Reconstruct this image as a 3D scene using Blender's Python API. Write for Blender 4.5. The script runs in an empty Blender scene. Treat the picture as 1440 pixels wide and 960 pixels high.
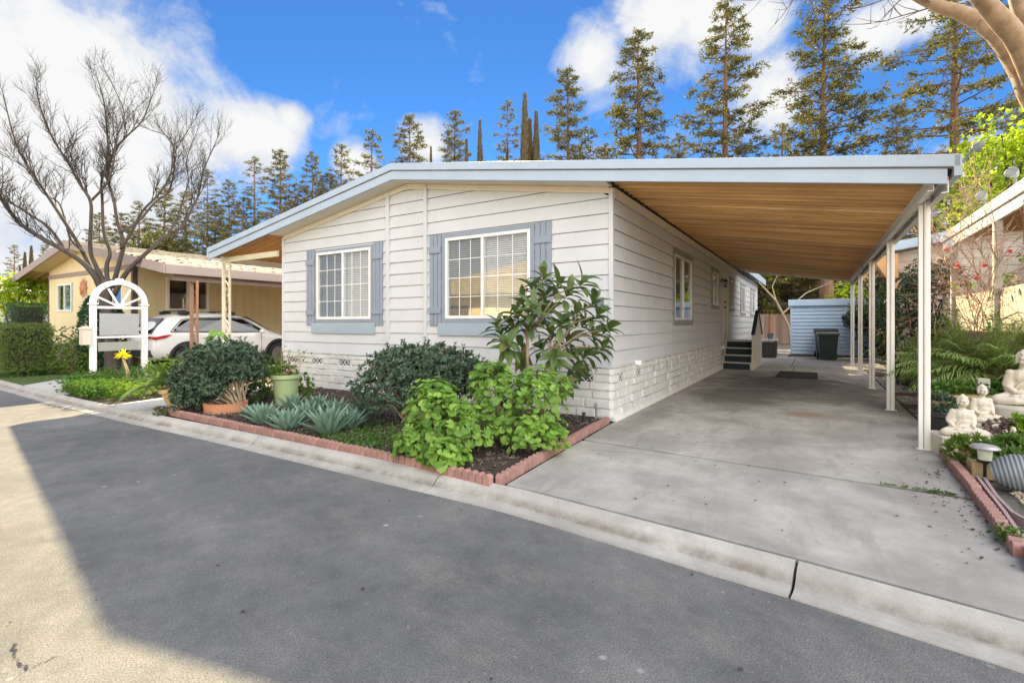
import bpy, bmesh, math, random
from mathutils import Vector, Matrix, noise
R = math.radians
PI = math.pi
rnd = random.Random(11)
SC = bpy.context.scene
COL = SC.collection
V = Vector

# ------------------------------------------------------------------ frames
F = 688.0; HZ = 454.0; CAMZ = 1.36          # focal length in photo pixels, horizon row, eye height over the driveway
ROT = -math.atan2(.5269, .8499)             # all the homes of the street stand parallel
EX = V((.8499, -.5269, 0)); EY = V((.5269, .8499, 0))
CORNER = V((1.38, 6.78, 0))
def P(px, py, Y): return V(((px - 720) / F * Y, Y, CAMZ - (py - HZ) / F * Y))
def G(px, py, z=0.0):
    Y = (CAMZ - z) * F / (py - HZ)
    return V(((px - 720) / F * Y, Y, z))
def H(x, y, z=0): return CORNER + EX * x + EY * y + V((0, 0, z))
def front(px, py, root=CORNER, y0=0.0):
    """local (x, z) of a point on a wall parallel to the fronts of the homes"""
    o = root + EY * y0
    r = (px - 720) / F
    t = (o.x - r * o.y) / (r * EX.y - EX.x)
    Y = o.y + t * EX.y
    return t, CAMZ - (py - HZ) / F * Y
def side(px, py, root=CORNER, x0=0.0):
    o = root + EX * x0
    r = (px - 720) / F
    t = (o.x - r * o.y) / (r * EY.y - EY.x)
    Y = o.y + t * EY.y
    return t, CAMZ - (py - HZ) / F * Y

# ------------------------------------------------------------------ scene objects
def setp(o, label=None, cat=None, group=None, kind=None):
    if label: o['label'] = label
    if cat: o['category'] = cat
    if group: o['group'] = group
    if kind: o['kind'] = kind
    return o
def thing(name, label, cat, loc=(0, 0, 0), rz=0.0, group=None):
    o = bpy.data.objects.new(name, None)
    o.empty_display_size = .2
    COL.objects.link(o)
    o.location = loc; o.rotation_euler = (0, 0, rz)
    return setp(o, label, cat, group)
def copy_tree(o, parent=None):
    c = o.copy(); COL.objects.link(c)
    if parent: c.parent = parent
    for ch in [x for x in o.children]:
        copy_tree(ch, c)
    return c
def dup(o, label, loc, rz=0, sc=1.0):
    c = copy_tree(o)
    c['label'] = label
    c.location = loc; c.rotation_euler = (0, 0, rz)
    c.scale = (sc, sc, sc) if not isinstance(sc, tuple) else sc
    return c

class MB:
    def __init__(s): s.v = []; s.f = []; s.mi = []; s.m = 0
    def face(s, pts):
        b = len(s.v); s.v.extend([tuple(p) for p in pts]); s.f.append(tuple(range(b, b + len(pts)))); s.mi.append(s.m)
    def addf(s, idx): s.f.append(tuple(idx)); s.mi.append(s.m)
    def box(s, x0, x1, y0, y1, z0, z1, M=None):
        c = [V((x, y, z)) for z in (z0, z1) for y in (y0, y1) for x in (x0, x1)]
        if M is not None: c = [M @ p for p in c]
        b = len(s.v); s.v.extend([tuple(p) for p in c])
        for q in ((0, 2, 3, 1), (4, 5, 7, 6), (0, 1, 5, 4), (2, 6, 7, 3), (0, 4, 6, 2), (1, 3, 7, 5)):
            s.addf([b + i for i in q])
    def prism(s, poly, a, b, axis='z', M=None):
        """polygon extruded from a to b; axis z: (x,y), axis y: (x,z), axis x: (y,z)"""
        n = len(poly)
        def mk(p, h):
            q = V((p[0], p[1], h)) if axis == 'z' else (V((p[0], h, p[1])) if axis == 'y' else V((h, p[0], p[1])))
            return M @ q if M is not None else q
        base = len(s.v)
        s.v.extend([tuple(mk(p, a)) for p in poly]); s.v.extend([tuple(mk(p, b)) for p in poly])
        s.addf([base + i for i in range(n)][::-1]); s.addf([base + n + i for i in range(n)])
        for i in range(n):
            j = (i + 1) % n
            s.addf((base + i, base + j, base + n + j, base + n + i))
    def tube(s, pts, rad, n=8, cap=True):
        pts = [V(p) for p in pts]
        if not isinstance(rad, (list, tuple)): rad = [rad] * len(pts)
        up = V((0, 0, 1)); rings = []
        prev = None
        for i, p in enumerate(pts):
            d = (pts[min(i + 1, len(pts) - 1)] - pts[max(i - 1, 0)])
            if d.length < 1e-9: d = V((0, 0, 1))
            d.normalize()
            if prev is None:
                a = d.cross(up if abs(d.z) < .95 else V((1, 0, 0))).normalized()
            else:
                a = (prev - d * prev.dot(d))
                if a.length < 1e-6: a = d.cross(V((1, 0, 0)))
                a.normalize()
            prev = a
            c = d.cross(a)
            b = len(s.v)
            for k in range(n):
                t = 2 * PI * k / n
                s.v.append(tuple(p + (a * math.cos(t) + c * math.sin(t)) * rad[i]))
            rings.append(b)
        for r0, r1 in zip(rings, rings[1:]):
            for k in range(n):
                k2 = (k + 1) % n
                s.addf((r0 + k, r0 + k2, r1 + k2, r1 + k))
        if cap:
            s.addf([rings[0] + k for k in range(n)][::-1]); s.addf([rings[-1] + k for k in range(n)])
    def lathe(s, prof, n=24, c=(0, 0, 0), sx=1, sy=1, M=None):
        c = V(c); rings = []
        for r, z in prof:
            b = len(s.v)
            for k in range(n):
                t = 2 * PI * k / n
                p = V((r * math.cos(t) * sx, r * math.sin(t) * sy, z)) + c
                if M is not None: p = M @ p
                s.v.append(tuple(p))
            rings.append(b)
        for r0, r1 in zip(rings, rings[1:]):
            for k in range(n):
                k2 = (k + 1) % n
                s.addf((r0 + k, r0 + k2, r1 + k2, r1 + k))
        s.addf([rings[0] + k for k in range(n)][::-1]); s.addf([rings[-1] + k for k in range(n)])
    def ell(s, c, r, nu=12, nv=8, M=None):
        c = V(c)
        if not isinstance(r, (list, tuple)): r = (r, r, r)
        prof = [(math.sin(PI * i / nv), -math.cos(PI * i / nv)) for i in range(nv + 1)]
        rings = []
        for q, z in prof:
            b = len(s.v)
            for k in range(nu):
                t = 2 * PI * k / nu
                p = V((q * math.cos(t) * r[0], q * math.sin(t) * r[1], z * r[2]))
                if M is not None: p = M @ p
                s.v.append(tuple(p + c))
            rings.append(b)
        for r0, r1 in zip(rings, rings[1:]):
            for k in range(nu):
                k2 = (k + 1) % nu
                s.addf((r0 + k, r0 + k2, r1 + k2, r1 + k))
    def leaf(s, p, d, nrm, l, w, fold=.25):
        """small folded leaf of two triangles"""
        sd = d.cross(nrm)
        if sd.length < 1e-4: sd = d.cross(V((.3, .8, .5)))
        sd.normalize(); n2 = sd.cross(d)
        b = len(s.v)
        m = p + d * (l * .48)
        s.v.extend([tuple(p), tuple(m + sd * (w / 2) + n2 * (w * fold)), tuple(p + d * l), tuple(m - sd * (w / 2) + n2 * (w * fold))])
        s.addf((b, b + 1, b + 2)); s.addf((b, b + 2, b + 3))
    def blade(s, p, d, nrm, l, w, prof, droop=.3, fold=.2, thick=0.0, wave=0):
        """long leaf: a bent strip with a folded midrib; prof = widths along the length"""
        d = d.normalized()
        sd = d.cross(nrm)
        if sd.length < 1e-4: sd = d.cross(V((.3, .8, .5)))
        sd.normalize()
        n = len(prof); q = V(p); step = l / (n - 1); rows = []
        for i, wp in enumerate(prof):
            n2 = sd.cross(d).normalized()
            h = w * wp / 2
            b = len(s.v)
            s.v.extend([tuple(q - sd * h + n2 * h * fold), tuple(q - n2 * thick * wp), tuple(q + sd * h + n2 * h * fold)])
            rows.append(b)
            d = (d + V((0, 0, -droop / (n - 1)))).normalized()
            q = q + d * step
        for a, b in zip(rows, rows[1:]):
            s.addf((a, a + 1, b + 1, b)); s.addf((a + 1, a + 2, b + 2, b + 1))
    def build(s, name, mats, parent=None, smooth=False, bevel=0, loc=None, rz=0, weld=False):
        me = bpy.data.meshes.new(name)
        me.from_pydata(s.v, [], s.f)
        if not isinstance(mats, (list, tuple)): mats = [mats]
        for m in mats: me.materials.append(m)
        if len(mats) > 1: me.polygons.foreach_set('material_index', s.mi)
        if smooth: me.polygons.foreach_set('use_smooth', [True] * len(me.polygons))
        me.update()
        o = bpy.data.objects.new(name, me); COL.objects.link(o)
        if parent: o.parent = parent
        if loc is not None: o.location = loc
        if rz: o.rotation_euler = (0, 0, rz)
        if bevel:
            b = o.modifiers.new('bevel', 'BEVEL'); b.width = bevel; b.segments = 2; b.limit_method = 'ANGLE'; b.angle_limit = R(40)
            b.harden_normals = False
        return o

def structure(o): return setp(o, kind='structure')
def u3():
    while True:
        p = V((rnd.uniform(-1, 1), rnd.uniform(-1, 1), rnd.uniform(-1, 1)))
        if .05 < p.length < 1: return p.normalized()

# ------------------------------------------------------------------ materials
def nd(nt, t, **kw):
    n = nt.nodes.new(t)
    for k, v in kw.items(): setattr(n, k, v)
    return n
def L(nt, a, b): nt.links.new(a, b)
def mixc(nt, fac, a, b, blend='MIX'):
    n = nd(nt, 'ShaderNodeMix', data_type='RGBA', blend_type=blend)
    for s, v in ((n.inputs[0], fac), (n.inputs[6], a), (n.inputs[7], b)):
        if hasattr(v, 'is_linked'): L(nt, v, s)
        elif isinstance(v, (int, float)): s.default_value = v
        else: s.default_value = (*v, 1) if len(v) == 3 else v
    return n.outputs[2]
def mth(nt, op, a, b=0.0, c=None, clamp=False):
    n = nd(nt, 'ShaderNodeMath', operation=op, use_clamp=clamp)
    for s, v in zip(n.inputs, (a, b, c)):
        if v is None: continue
        if hasattr(v, 'is_linked'): L(nt, v, s)
        else: s.default_value = v
    return n.outputs[0]
def noi(nt, vec, scale, detail=4, rough=.55, dist=0):
    n = nd(nt, 'ShaderNodeTexNoise'); n.inputs['Scale'].default_value = scale; n.inputs['Detail'].default_value = detail
    n.inputs['Roughness'].default_value = rough; n.inputs['Distortion'].default_value = dist
    L(nt, vec, n.inputs['Vector']); return n.outputs['Fac']
def ramp(nt, fac, stops):
    n = nd(nt, 'ShaderNodeValToRGB'); e = n.color_ramp.elements
    while len(e) < len(stops): e.new(.5)
    for el, (p, c) in zip(e, stops):
        el.position = p; el.color = (*c, 1) if not isinstance(c, (int, float)) else (c, c, c, 1)
    L(nt, fac, n.inputs[0]); return n.outputs[0]
def mscale(nt, vec, sc):
    n = nd(nt, 'ShaderNodeMapping'); n.inputs['Scale'].default_value = sc; L(nt, vec, n.inputs[0]); return n.outputs[0]
def start(name):
    m = bpy.data.materials.new(name); m.use_nodes = True; nt = m.node_tree
    bs = nt.nodes['Principled BSDF']; tc = nd(nt, 'ShaderNodeTexCoord')
    return m, nt, bs, tc.outputs['Object']
def bumped(nt, bs, h, strength, dist=.01):
    b = nd(nt, 'ShaderNodeBump'); b.inputs['Strength'].default_value = strength; b.inputs['Distance'].default_value = dist
    L(nt, h, b.inputs['Height']); L(nt, b.outputs[0], bs.inputs['Normal'])
def mat(name, col, rough=.6, var=.15, scale=3.0, bump=0.0, bscale=60.0, metal=0.0, spec=.5, col2=None, stretch=(1, 1, 1), coat=0.0, dirt=0.0, dist=.004):
    m, nt, bs, ob = start(name)
    vec = mscale(nt, ob, stretch)
    a = noi(nt, vec, scale, 6, .6)
    lo = tuple(c * (1 - var) for c in col) if col2 is None else col
    hi = tuple(min(1, c * (1 + var)) for c in col) if col2 is None else col2
    c = mixc(nt, ramp(nt, a, [(.3, 0.0), (.7, 1.0)]), lo, hi)
    if dirt:
        d = ramp(nt, noi(nt, mscale(nt, ob, (1, 1, .35)), 1.7, 8, .65), [(.45, 0.0), (.75, 1.0)])
        c = mixc(nt, mth(nt, 'MULTIPLY', d, dirt), c, tuple(x * .45 for x in col))
    L(nt, c, bs.inputs['Base Color'])
    bs.inputs['Roughness'].default_value = rough; bs.inputs['Metallic'].default_value = metal
    bs.inputs['Specular IOR Level'].default_value = spec; bs.inputs['Coat Weight'].default_value = coat
    if bump: bumped(nt, bs, noi(nt, vec, bscale, 4, .6), bump, dist)
    return m
def leafmat(name, c1, c2, trans=.3, rough=.45, c3=None):
    m, nt, bs, ob = start(name)
    g = nd(nt, 'ShaderNodeNewGeometry')
    ri = g.outputs['Random Per Island']
    c = mixc(nt, ri, c1, c2)
    if c3: c = mixc(nt, ramp(nt, ri, [(.86, 0.0), (.95, 1.0)]), c, c3)
    c = mixc(nt, ramp(nt, noi(nt, ob, 3.0, 2), [(.35, 0.0), (.65, .35)]), c, tuple(x * 1.5 for x in c2))
    L(nt, c, bs.inputs['Base Color']); bs.inputs['Roughness'].default_value = rough
    bs.inputs['Specular IOR Level'].default_value = .35
    t = nd(nt, 'ShaderNodeBsdfTranslucent'); L(nt, mixc(nt, 1.0, c, (1.5, 1.5, .7), 'MULTIPLY'), t.inputs[0])
    mx = nd(nt, 'ShaderNodeMixShader'); mx.inputs[0].default_value = trans
    L(nt, bs.outputs[0], mx.inputs[1]); L(nt, t.outputs[0], mx.inputs[2])
    L(nt, mx.outputs[0], nt.nodes['Material Output'].inputs[0])
    return m
def glassmat(name, tint=(.9, .95, .95), refl=.12):
    m, nt, bs, ob = start(name)
    tr = nd(nt, 'ShaderNodeBsdfTransparent'); tr.inputs[0].default_value = (*tint, 1)
    gl = nd(nt, 'ShaderNodeBsdfGlossy'); gl.inputs['Roughness'].default_value = .015
    b = nd(nt, 'ShaderNodeBump'); b.inputs['Strength'].default_value = .06; b.inputs['Distance'].default_value = .01
    L(nt, noi(nt, ob, 2.2, 1), b.inputs['Height']); L(nt, b.outputs[0], gl.inputs['Normal'])
    fr = nd(nt, 'ShaderNodeFresnel'); fr.inputs[0].default_value = 1.5
    mx = nd(nt, 'ShaderNodeMixShader')
    ge = nd(nt, 'ShaderNodeNewGeometry')        # the inner face of the pane must not reflect a second time
    L(nt, mth(nt, 'MULTIPLY', mth(nt, 'ADD', fr.outputs[0], refl, clamp=True), mth(nt, 'SUBTRACT', 1.0, ge.outputs['Backfacing'])), mx.inputs[0])
    L(nt, tr.outputs[0], mx.inputs[1]); L(nt, gl.outputs[0], mx.inputs[2])
    L(nt, mx.outputs[0], nt.nodes['Material Output'].inputs[0])
    return m

M_SIDING = mat('white_siding_paint', (.595, .61, .635), .55, .045, 1.5, .12, 30, dirt=.10)
M_SKIRT = mat('white_stone_panel', (.66, .655, .635), .75, .09, 5, .55, 28, dirt=.22, dist=.012)
M_TRIM = mat('slate_blue_trim', (.255, .300, .375), .6, .06, 4, .15, 60)
M_TRIM2 = mat('pale_blue_board', (.33, .41, .485), .6, .05, 4, .1, 60)
M_GREYTRIM = mat('grey_window_trim', (.27, .28, .28), .6, .06, 4, .1, 60)
M_FASCIA = mat('pale_blue_fascia', (.38, .475, .585), .5, .04, 2, .06, 40, dirt=.08)
M_WHITE = mat('white_vinyl', (.82, .82, .80), .4, .03, 4)
M_WHITEPAINT = mat('white_post_paint', (.80, .79, .76), .5, .05, 3, .08, 50, dirt=.14)
M_SOFFIT = mat('cream_soffit', (.70, .65, .56), .7, .06, 3, .05, 40)
M_BLIND = mat('blind_slat', (.85, .84, .81), .6, .04, 5)
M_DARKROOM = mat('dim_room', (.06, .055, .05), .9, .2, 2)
M_CURTAIN = mat('pale_curtain', (.55, .5, .42), .8, .1, 5, stretch=(6, 6, .4))
M_GLASS = glassmat('window_glass', (.97, .985, .985), .27)
M_GLASSDK = glassmat('screened_glass', (.70, .73, .74), .24)
M_BLACK = mat('black_metal', (.02, .02, .022), .45, .2, 8)
M_BLACKPL = mat('black_plastic', (.025, .028, .03), .5, .2, 5, .1, 80)
M_DKGREEN = mat('dark_bin_plastic', (.012, .03, .032), .45, .15, 4, .1, 60)
M_ROOFW = mat('pale_roof_coating', (.62, .62, .60), .7, .1, 2, .2, 30, dirt=.15)
M_BEIGE = mat('beige_paint', (.68, .64, .55), .6, .06, 3, .1, 40, dirt=.1)
M_STEPDK = mat('dark_step_carpet', (.03, .045, .055), .9, .2, 12, .3, 200)
M_SHED = mat('pale_blue_shed_paint', (.52, .68, .88), .55, .05, 2, .1, 30, dirt=.06)
M_YELLOW = mat('cream_yellow_siding', (.80, .66, .40), .65, .05, 2, .12, 40, dirt=.04)
M_BROWN = mat('brown_fascia', (.23, .165, .14), .6, .08, 4, .1, 40)
M_DKBROWN = mat('dark_brown_trim', (.12, .08, .065), .6, .1, 4, .1, 40)
M_RUST = mat('rust_brown_post', (.36, .20, .12), .55, .1, 4)
M_TILE = mat('weathered_shake', (.36, .31, .24), .85, .3, 3, .5, 30, stretch=(1, 1, 1), dist=.01)
M_CREAMTILE = mat('pale_metal_tile', (.62, .53, .42), .6, .1, 3, .2, 30)
M_TAN = mat('tan_vertical_siding', (.50, .44, .34), .7, .06, 2, .1, 40, dirt=.1)
M_PINKW = mat('pale_pink_siding', (.66, .57, .50), .7, .06, 2, .1, 40, dirt=.1)
M_TERRA = mat('terracotta', (.50, .23, .13), .75, .12, 6, .2, 50, dirt=.15)
M_BRICK = mat('pink_scalloped_brick', (.32, .185, .16), .85, .2, 9, .5, 60, dirt=.25, dist=.006)
M_POTGREEN = mat('sage_green_plastic', (.33, .42, .22), .45, .06, 4)
M_POTBEIGE = mat('yellow_beige_pot', (.58, .44, .22), .7, .15, 6, .2, 40, dirt=.1)
M_STATUE = mat('cast_white_stone', (.62, .565, .475), .7, .08, 9, .3, 90, dirt=.28)
M_PEDESTAL = mat('cast_grey_stone', (.55, .53, .46), .8, .12, 5, .3, 60, dirt=.3)
M_WHITEWOOD = mat('white_painted_wood', (.84, .84, .83), .5, .03, 5, .1, 50)
M_SIGNGREY = mat('blank_grey_board', (.38, .39, .40), .6, .03, 3)
M_SIGNGREY2 = mat('blank_olive_grey_board', (.34, .35, .31), .6, .03, 3)
M_FENCE0 = mat('weathered_fence_boards', (.27, .21, .19), .85, .3, 2.5, .4, 30, stretch=(5, 5, .5), dirt=.3)
M_WOODPOST = mat('orange_redwood_post', (.48, .20, .09), .8, .2, 4, .2, 30, stretch=(4, 4, .5))
M_BARK = mat('grey_brown_bark', (.062, .050, .042), .9, .35, 7, .6, 30, stretch=(1, 1, .4), dist=.02)
M_BARKRED = mat('redwood_bark', (.20, .115, .07), .9, .35, 6, .6, 20, stretch=(2, 2, .2), dist=.03)
M_BARKSYC = mat('pale_mottled_bark', (.20, .125, .068), .75, .25, 9, .4, 20, col2=(.42, .30, .185), dist=.01)
M_STEM = mat('green_brown_stem', (.20, .16, .09), .8, .3, 8)
M_GREYPL = mat('grey_corrugated_hose', (.20, .235, .26), .5, .08, 5)
M_MAUVE = mat('mauve_edging_strip', (.34, .25, .25), .6, .1, 5)
M_TRUNKLT = mat('pale_stem', (.36, .28, .19), .85, .25, 9, .3, 40)

# carport ceiling: brown ribbed panels whose boards differ a little
def ceilmat():
    m, nt, bs, ob = start('brown_ribbed_ceiling')
    s = nd(nt, 'ShaderNodeSeparateXYZ'); L(nt, ob, s.inputs[0])
    st = noi(nt, mscale(nt, ob, (.08, 5.5, 0)), 1.0, 4, .8)
    bl = noi(nt, ob, .9, 4, .6)
    c = ramp(nt, st, [(.34, (.36, .19, .075)), (.5, (.68, .41, .17)), (.64, (.88, .62, .31))])
    c = mixc(nt, ramp(nt, bl, [(.4, 0.0), (.75, .6)]), c, (.40, .23, .10))
    L(nt, c, bs.inputs['Base Color']); bs.inputs['Roughness'].default_value = .5
    return m
M_CEIL = ceilmat()
M_ORANGEWOOD = mat('orange_brown_panels', (.62, .33, .13), .55, .2, 2, stretch=(.3, 4, 1))

def asphalt():
    m, nt, bs, ob = start('worn_asphalt')
    rot = nd(nt, 'ShaderNodeMapping'); rot.inputs['Rotation'].default_value = (0, 0, R(-38)); rot.inputs['Scale'].default_value = (1, 1, 1); L(nt, ob, rot.inputs[0])
    v = rot.outputs[0]
    big = noi(nt, v, .7, 5, .6)
    streak = noi(nt, mscale(nt, v, (1.6, .8, 1)), 1.6, 10, .78, .15)
    fine = noi(nt, v, 120, 3, .7)
    gr = noi(nt, v, 45, 3, .7)
    c = ramp(nt, mth(nt, 'ADD', mth(nt, 'MULTIPLY', big, .6), mth(nt, 'MULTIPLY', noi(nt, v, 4.5, 8, .72), .4)), [(.36, (.100, .105, .112)), (.5, (.16, .165, .170)), (.64, (.245, .248, .248))])
    c = mixc(nt, ramp(nt, streak, [(.50, 0.0), (.70, .7)]), c, (.26, .25, .235))
    c = mixc(nt, ramp(nt, fine, [(.36, .75), (.58, 0.0)]), c, (.055, .053, .05))
    c = mixc(nt, ramp(nt, gr, [(.62, 0.0), (.74, .6)]), c, (.33, .32, .30))
    vo = nd(nt, 'ShaderNodeTexVoronoi'); vo.inputs['Scale'].default_value = 3.1; L(nt, v, vo.inputs['Vector'])
    sp = ramp(nt, mth(nt, 'ADD', vo.outputs['Distance'], mth(nt, 'MULTIPLY', noi(nt, v, 30, 3), .05)), [(.05, .9), (.10, 0.0)])
    pick = ramp(nt, noi(nt, v, 1.3, 2), [(.47, 0.0), (.55, 1.0)])
    c = mixc(nt, mth(nt, 'MULTIPLY', sp, pick), c, (.42, .41, .39))
    L(nt, c, bs.inputs['Base Color']); bs.inputs['Roughness'].default_value = .85
    h = mth(nt, 'ADD', mth(nt, 'MULTIPLY', fine, .6), mth(nt, 'MULTIPLY', gr, .6))
    bumped(nt, bs, h, .9, .007)
    return m
M_ASPHALT = asphalt()
def concrete(name, base, dark, stains=(), dirt=.5, bright=None):
    """stains: (x, y, radius, colour, amount) in the object's own frame"""
    m, nt, bs, ob = start(name)
    big = noi(nt, ob, .8, 7, .65, .4); mid = noi(nt, ob, 4.5, 6, .7); fine = noi(nt, ob, 130, 2, .6)
    c = mixc(nt, ramp(nt, mid, [(.35, 0.0), (.7, 1.0)]), tuple(x * .85 for x in base), tuple(x * 1.1 for x in base))
    c = mixc(nt, ramp(nt, big, [(.42, 0.0), (.66, dirt)]), c, dark)
    st = noi(nt, mscale(nt, ob, (3.2, .7, 1)), 1.3, 6, .7, .5)
    c = mixc(nt, ramp(nt, st, [(.52, 0.0), (.74, dirt * .8)]), c, dark)
    for (x, y, r, col, amt) in stains:
        mp = nd(nt, 'ShaderNodeMapping'); mp.inputs['Location'].default_value = (-x / r[0], -y / r[1], 0); mp.inputs['Scale'].default_value = (1 / r[0], 1 / r[1], 0)
        L(nt, ob, mp.inputs[0])
        ln = nd(nt, 'ShaderNodeVectorMath', operation='LENGTH'); L(nt, mp.outputs[0], ln.inputs[0])
        dd = mth(nt, 'ADD', ln.outputs['Value'], mth(nt, 'MULTIPLY', mth(nt, 'SUBTRACT', noi(nt, ob, 1.9, 6, .7), .5), 1.5))
        k = ramp(nt, dd, [(.35, amt), (1.15, 0.0)])
        c = mixc(nt, k, c, col)
    c = mixc(nt, ramp(nt, fine, [(.3, .35), (.55, 0.0)]), c, tuple(x * .5 for x in base))
    L(nt, c, bs.inputs['Base Color']); bs.inputs['Roughness'].default_value = .85
    bumped(nt, bs, mth(nt, 'ADD', fine, mid), .25, .004)
    return m
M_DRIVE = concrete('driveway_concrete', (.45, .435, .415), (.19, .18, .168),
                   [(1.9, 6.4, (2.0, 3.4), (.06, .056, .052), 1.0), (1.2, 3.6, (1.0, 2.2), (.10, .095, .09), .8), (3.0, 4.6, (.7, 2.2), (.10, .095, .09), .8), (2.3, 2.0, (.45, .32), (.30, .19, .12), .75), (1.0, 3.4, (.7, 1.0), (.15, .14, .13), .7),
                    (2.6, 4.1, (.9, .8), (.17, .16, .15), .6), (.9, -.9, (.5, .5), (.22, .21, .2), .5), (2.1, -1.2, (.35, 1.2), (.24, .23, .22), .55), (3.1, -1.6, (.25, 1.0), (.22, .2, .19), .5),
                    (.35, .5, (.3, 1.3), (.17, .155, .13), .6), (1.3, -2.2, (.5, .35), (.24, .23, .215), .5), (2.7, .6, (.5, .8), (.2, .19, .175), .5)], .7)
M_CURB0 = concrete('curb_concrete', (.46, .445, .42), (.25, .235, .215), [], .6)
def curbmat():
    m = M_CURB0; nt = m.node_tree; bs = nt.nodes['Principled BSDF']; tc = nd(nt, 'ShaderNodeTexCoord'); ob = tc.outputs['Object']
    sp = nd(nt, 'ShaderNodeSeparateXYZ'); L(nt, ob, sp.inputs[0])
    band = ramp(nt, mth(nt, 'ADD', mth(nt, 'MULTIPLY', sp.outputs['Z'], 6.0), .9), [(.32, 0.0), (.42, .8), (.55, .55), (.72, 0.0)])     # dirt caught in the gutter crease
    k = mth(nt, 'MULTIPLY', band, ramp(nt, noi(nt, ob, 2.6, 8, .75), [(.36, 0.0), (.6, 1.0)]))
    src = bs.inputs['Base Color'].links[0].from_socket
    L(nt, mixc(nt, k, src, (.11, .09, .07)), bs.inputs['Base Color']); return m
M_CURB = curbmat()
M_SLAB = concrete('pale_slab_concrete', (.58, .56, .53), (.38, .36, .33), [], .35)
def soilmat(name, a, b, sc=9):
    m, nt, bs, ob = start(name)
    n1 = noi(nt, ob, sc, 8, .7); n2 = noi(nt, ob, sc * 7, 3, .6)
    c = mixc(nt, ramp(nt, n1, [(.3, 0.0), (.7, 1.0)]), a, b)
    c = mixc(nt, ramp(nt, n2, [(.3, .6), (.6, 0.0)]), c, tuple(x * .3 for x in a))
    L(nt, c, bs.inputs['Base Color']); bs.inputs['Roughness'].default_value = .95
    bumped(nt, bs, mth(nt, 'ADD', n1, n2), .8, .02); return m
M_SOIL = soilmat('dark_mulch_soil', (.035, .025, .02), (.10, .075, .06))
M_JOINT = soilmat('dark_joint_dirt', (.012, .010, .008), (.03, .025, .02))
M_GROUND = soilmat('dry_ground', (.17, .14, .10), (.30, .26, .19), 2)
M_GRASS = soilmat('grass_ground', (.05, .09, .02), (.10, .16, .035), 5)
M_GRAVELBED = soilmat('grey_gravel_base', (.12, .11, .10), (.28, .27, .25), 25)

def islandmat(name, cols, rough=.8, bump=.2):
    m, nt, bs, ob = start(name)
    g = nd(nt, 'ShaderNodeNewGeometry')
    n = len(cols)
    c = ramp(nt, g.outputs['Random Per Island'], [(i / max(1, n - 1), cc) for i, cc in enumerate(cols)])
    c = mixc(nt, ramp(nt, noi(nt, ob, 40, 3), [(.35, .35), (.6, 0.0)]), c, tuple(x * .4 for x in cols[0]))
    L(nt, c, bs.inputs['Base Color']); bs.inputs['Roughness'].default_value = rough
    return m
M_CHIPS = islandmat('bark_chips', [(.03, .02, .018), (.09, .06, .05), (.20, .15, .12), (.055, .04, .035), (.30, .25, .22)])
M_PEBBLE = islandmat('mixed_pebbles', [(.14, .13, .12), (.38, .37, .35), (.24, .22, .20), (.55, .53, .50), (.18, .17, .17)])
M_PEBBLETAN = islandmat('tan_pebbles', [(.40, .32, .20), (.60, .52, .38), (.50, .40, .26), (.68, .62, .5)])
M_DEBRIS = islandmat('fallen_leaf_bits', [(.03, .022, .016), (.07, .05, .03), (.05, .04, .03)])

LF_DARK = leafmat('dark_glossy_leaf', (.035, .075, .045), (.095, .15, .095), .16, .32)
LF_DARK2 = leafmat('deep_green_leaf', (.030, .058, .024), (.075, .125, .05), .15, .4)
LF_GERAN = leafmat('bright_geranium_leaf', (.05, .135, .022), (.23, .39, .07), .36, .5, c3=(.30, .44, .09))
LF_LOQUAT = leafmat('large_olive_leaf', (.055, .10, .034), (.125, .185, .068), .26, .36, c3=(.16, .17, .05))
LF_AGAVE = leafmat('blue_green_agave', (.105, .19, .145), (.19, .29, .22), .06, .5)
LF_STRAP = leafmat('pale_green_strap', (.12, .21, .05), (.23, .32, .10), .2, .4)
LF_COVER = leafmat('ground_cover_green', (.04, .10, .02), (.10, .20, .035), .3, .5)
LF_COVERY = leafmat('lime_ground_cover', (.12, .25, .02), (.24, .38, .04), .35, .5)
LF_HEDGE = leafmat('clipped_hedge_leaf', (.06, .11, .03), (.16, .23, .06), .3, .5, c3=(.20, .17, .07))
LF_HEDGEDK = leafmat('dark_hedge_leaf', (.022, .065, .036), (.050, .115, .062), .12, .5)
LF_BUSH = leafmat('mid_green_leaf', (.055, .12, .02), (.14, .22, .04), .3, .45)
LF_LIME = leafmat('backlit_lime_leaf', (.15, .25, .02), (.34, .42, .04), .5, .5)
LF_CONIFER = leafmat('redwood_needles', (.045, .060, .026), (.110, .110, .045), .42, .6, c3=(.20, .14, .055))
LF_CYPRESS = leafmat('cypress_needles', (.09, .085, .045), (.17, .13, .065), .2, .7)
LF_PALM = leafmat('fine_palm_leaflet', (.14, .24, .07), (.32, .44, .16), .3, .45)
LF_SUCC = leafmat('purple_grey_succulent', (.09, .065, .065), (.18, .13, .12), .1, .5)
LF_FLOWER = leafmat('yellow_petal', (.85, .68, .03), (.9, .80, .12), .3, .6)
LF_PINK = leafmat('pink_petal', (.62, .12, .16), (.75, .25, .26), .3, .6)
LF_DRY = leafmat('dry_twig_leaf', (.16, .15, .05), (.30, .27, .10), .3, .6)
M_TWIGPINK = mat('pinkish_bare_cane', (.42, .26, .18), .7, .25, 8)

M_FENCE = islandmat('weathered_boards', [(.24, .16, .12), (.42, .30, .23), (.32, .22, .17), (.50, .37, .29), (.20, .13, .10)])
# ================================================================== SETTING
g = MB(); g.face([(-300, -200, -.17), (300, -200, -.17), (300, 420, -.17), (-300, 420, -.17)])
structure(g.build('ground', M_GROUND))

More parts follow.
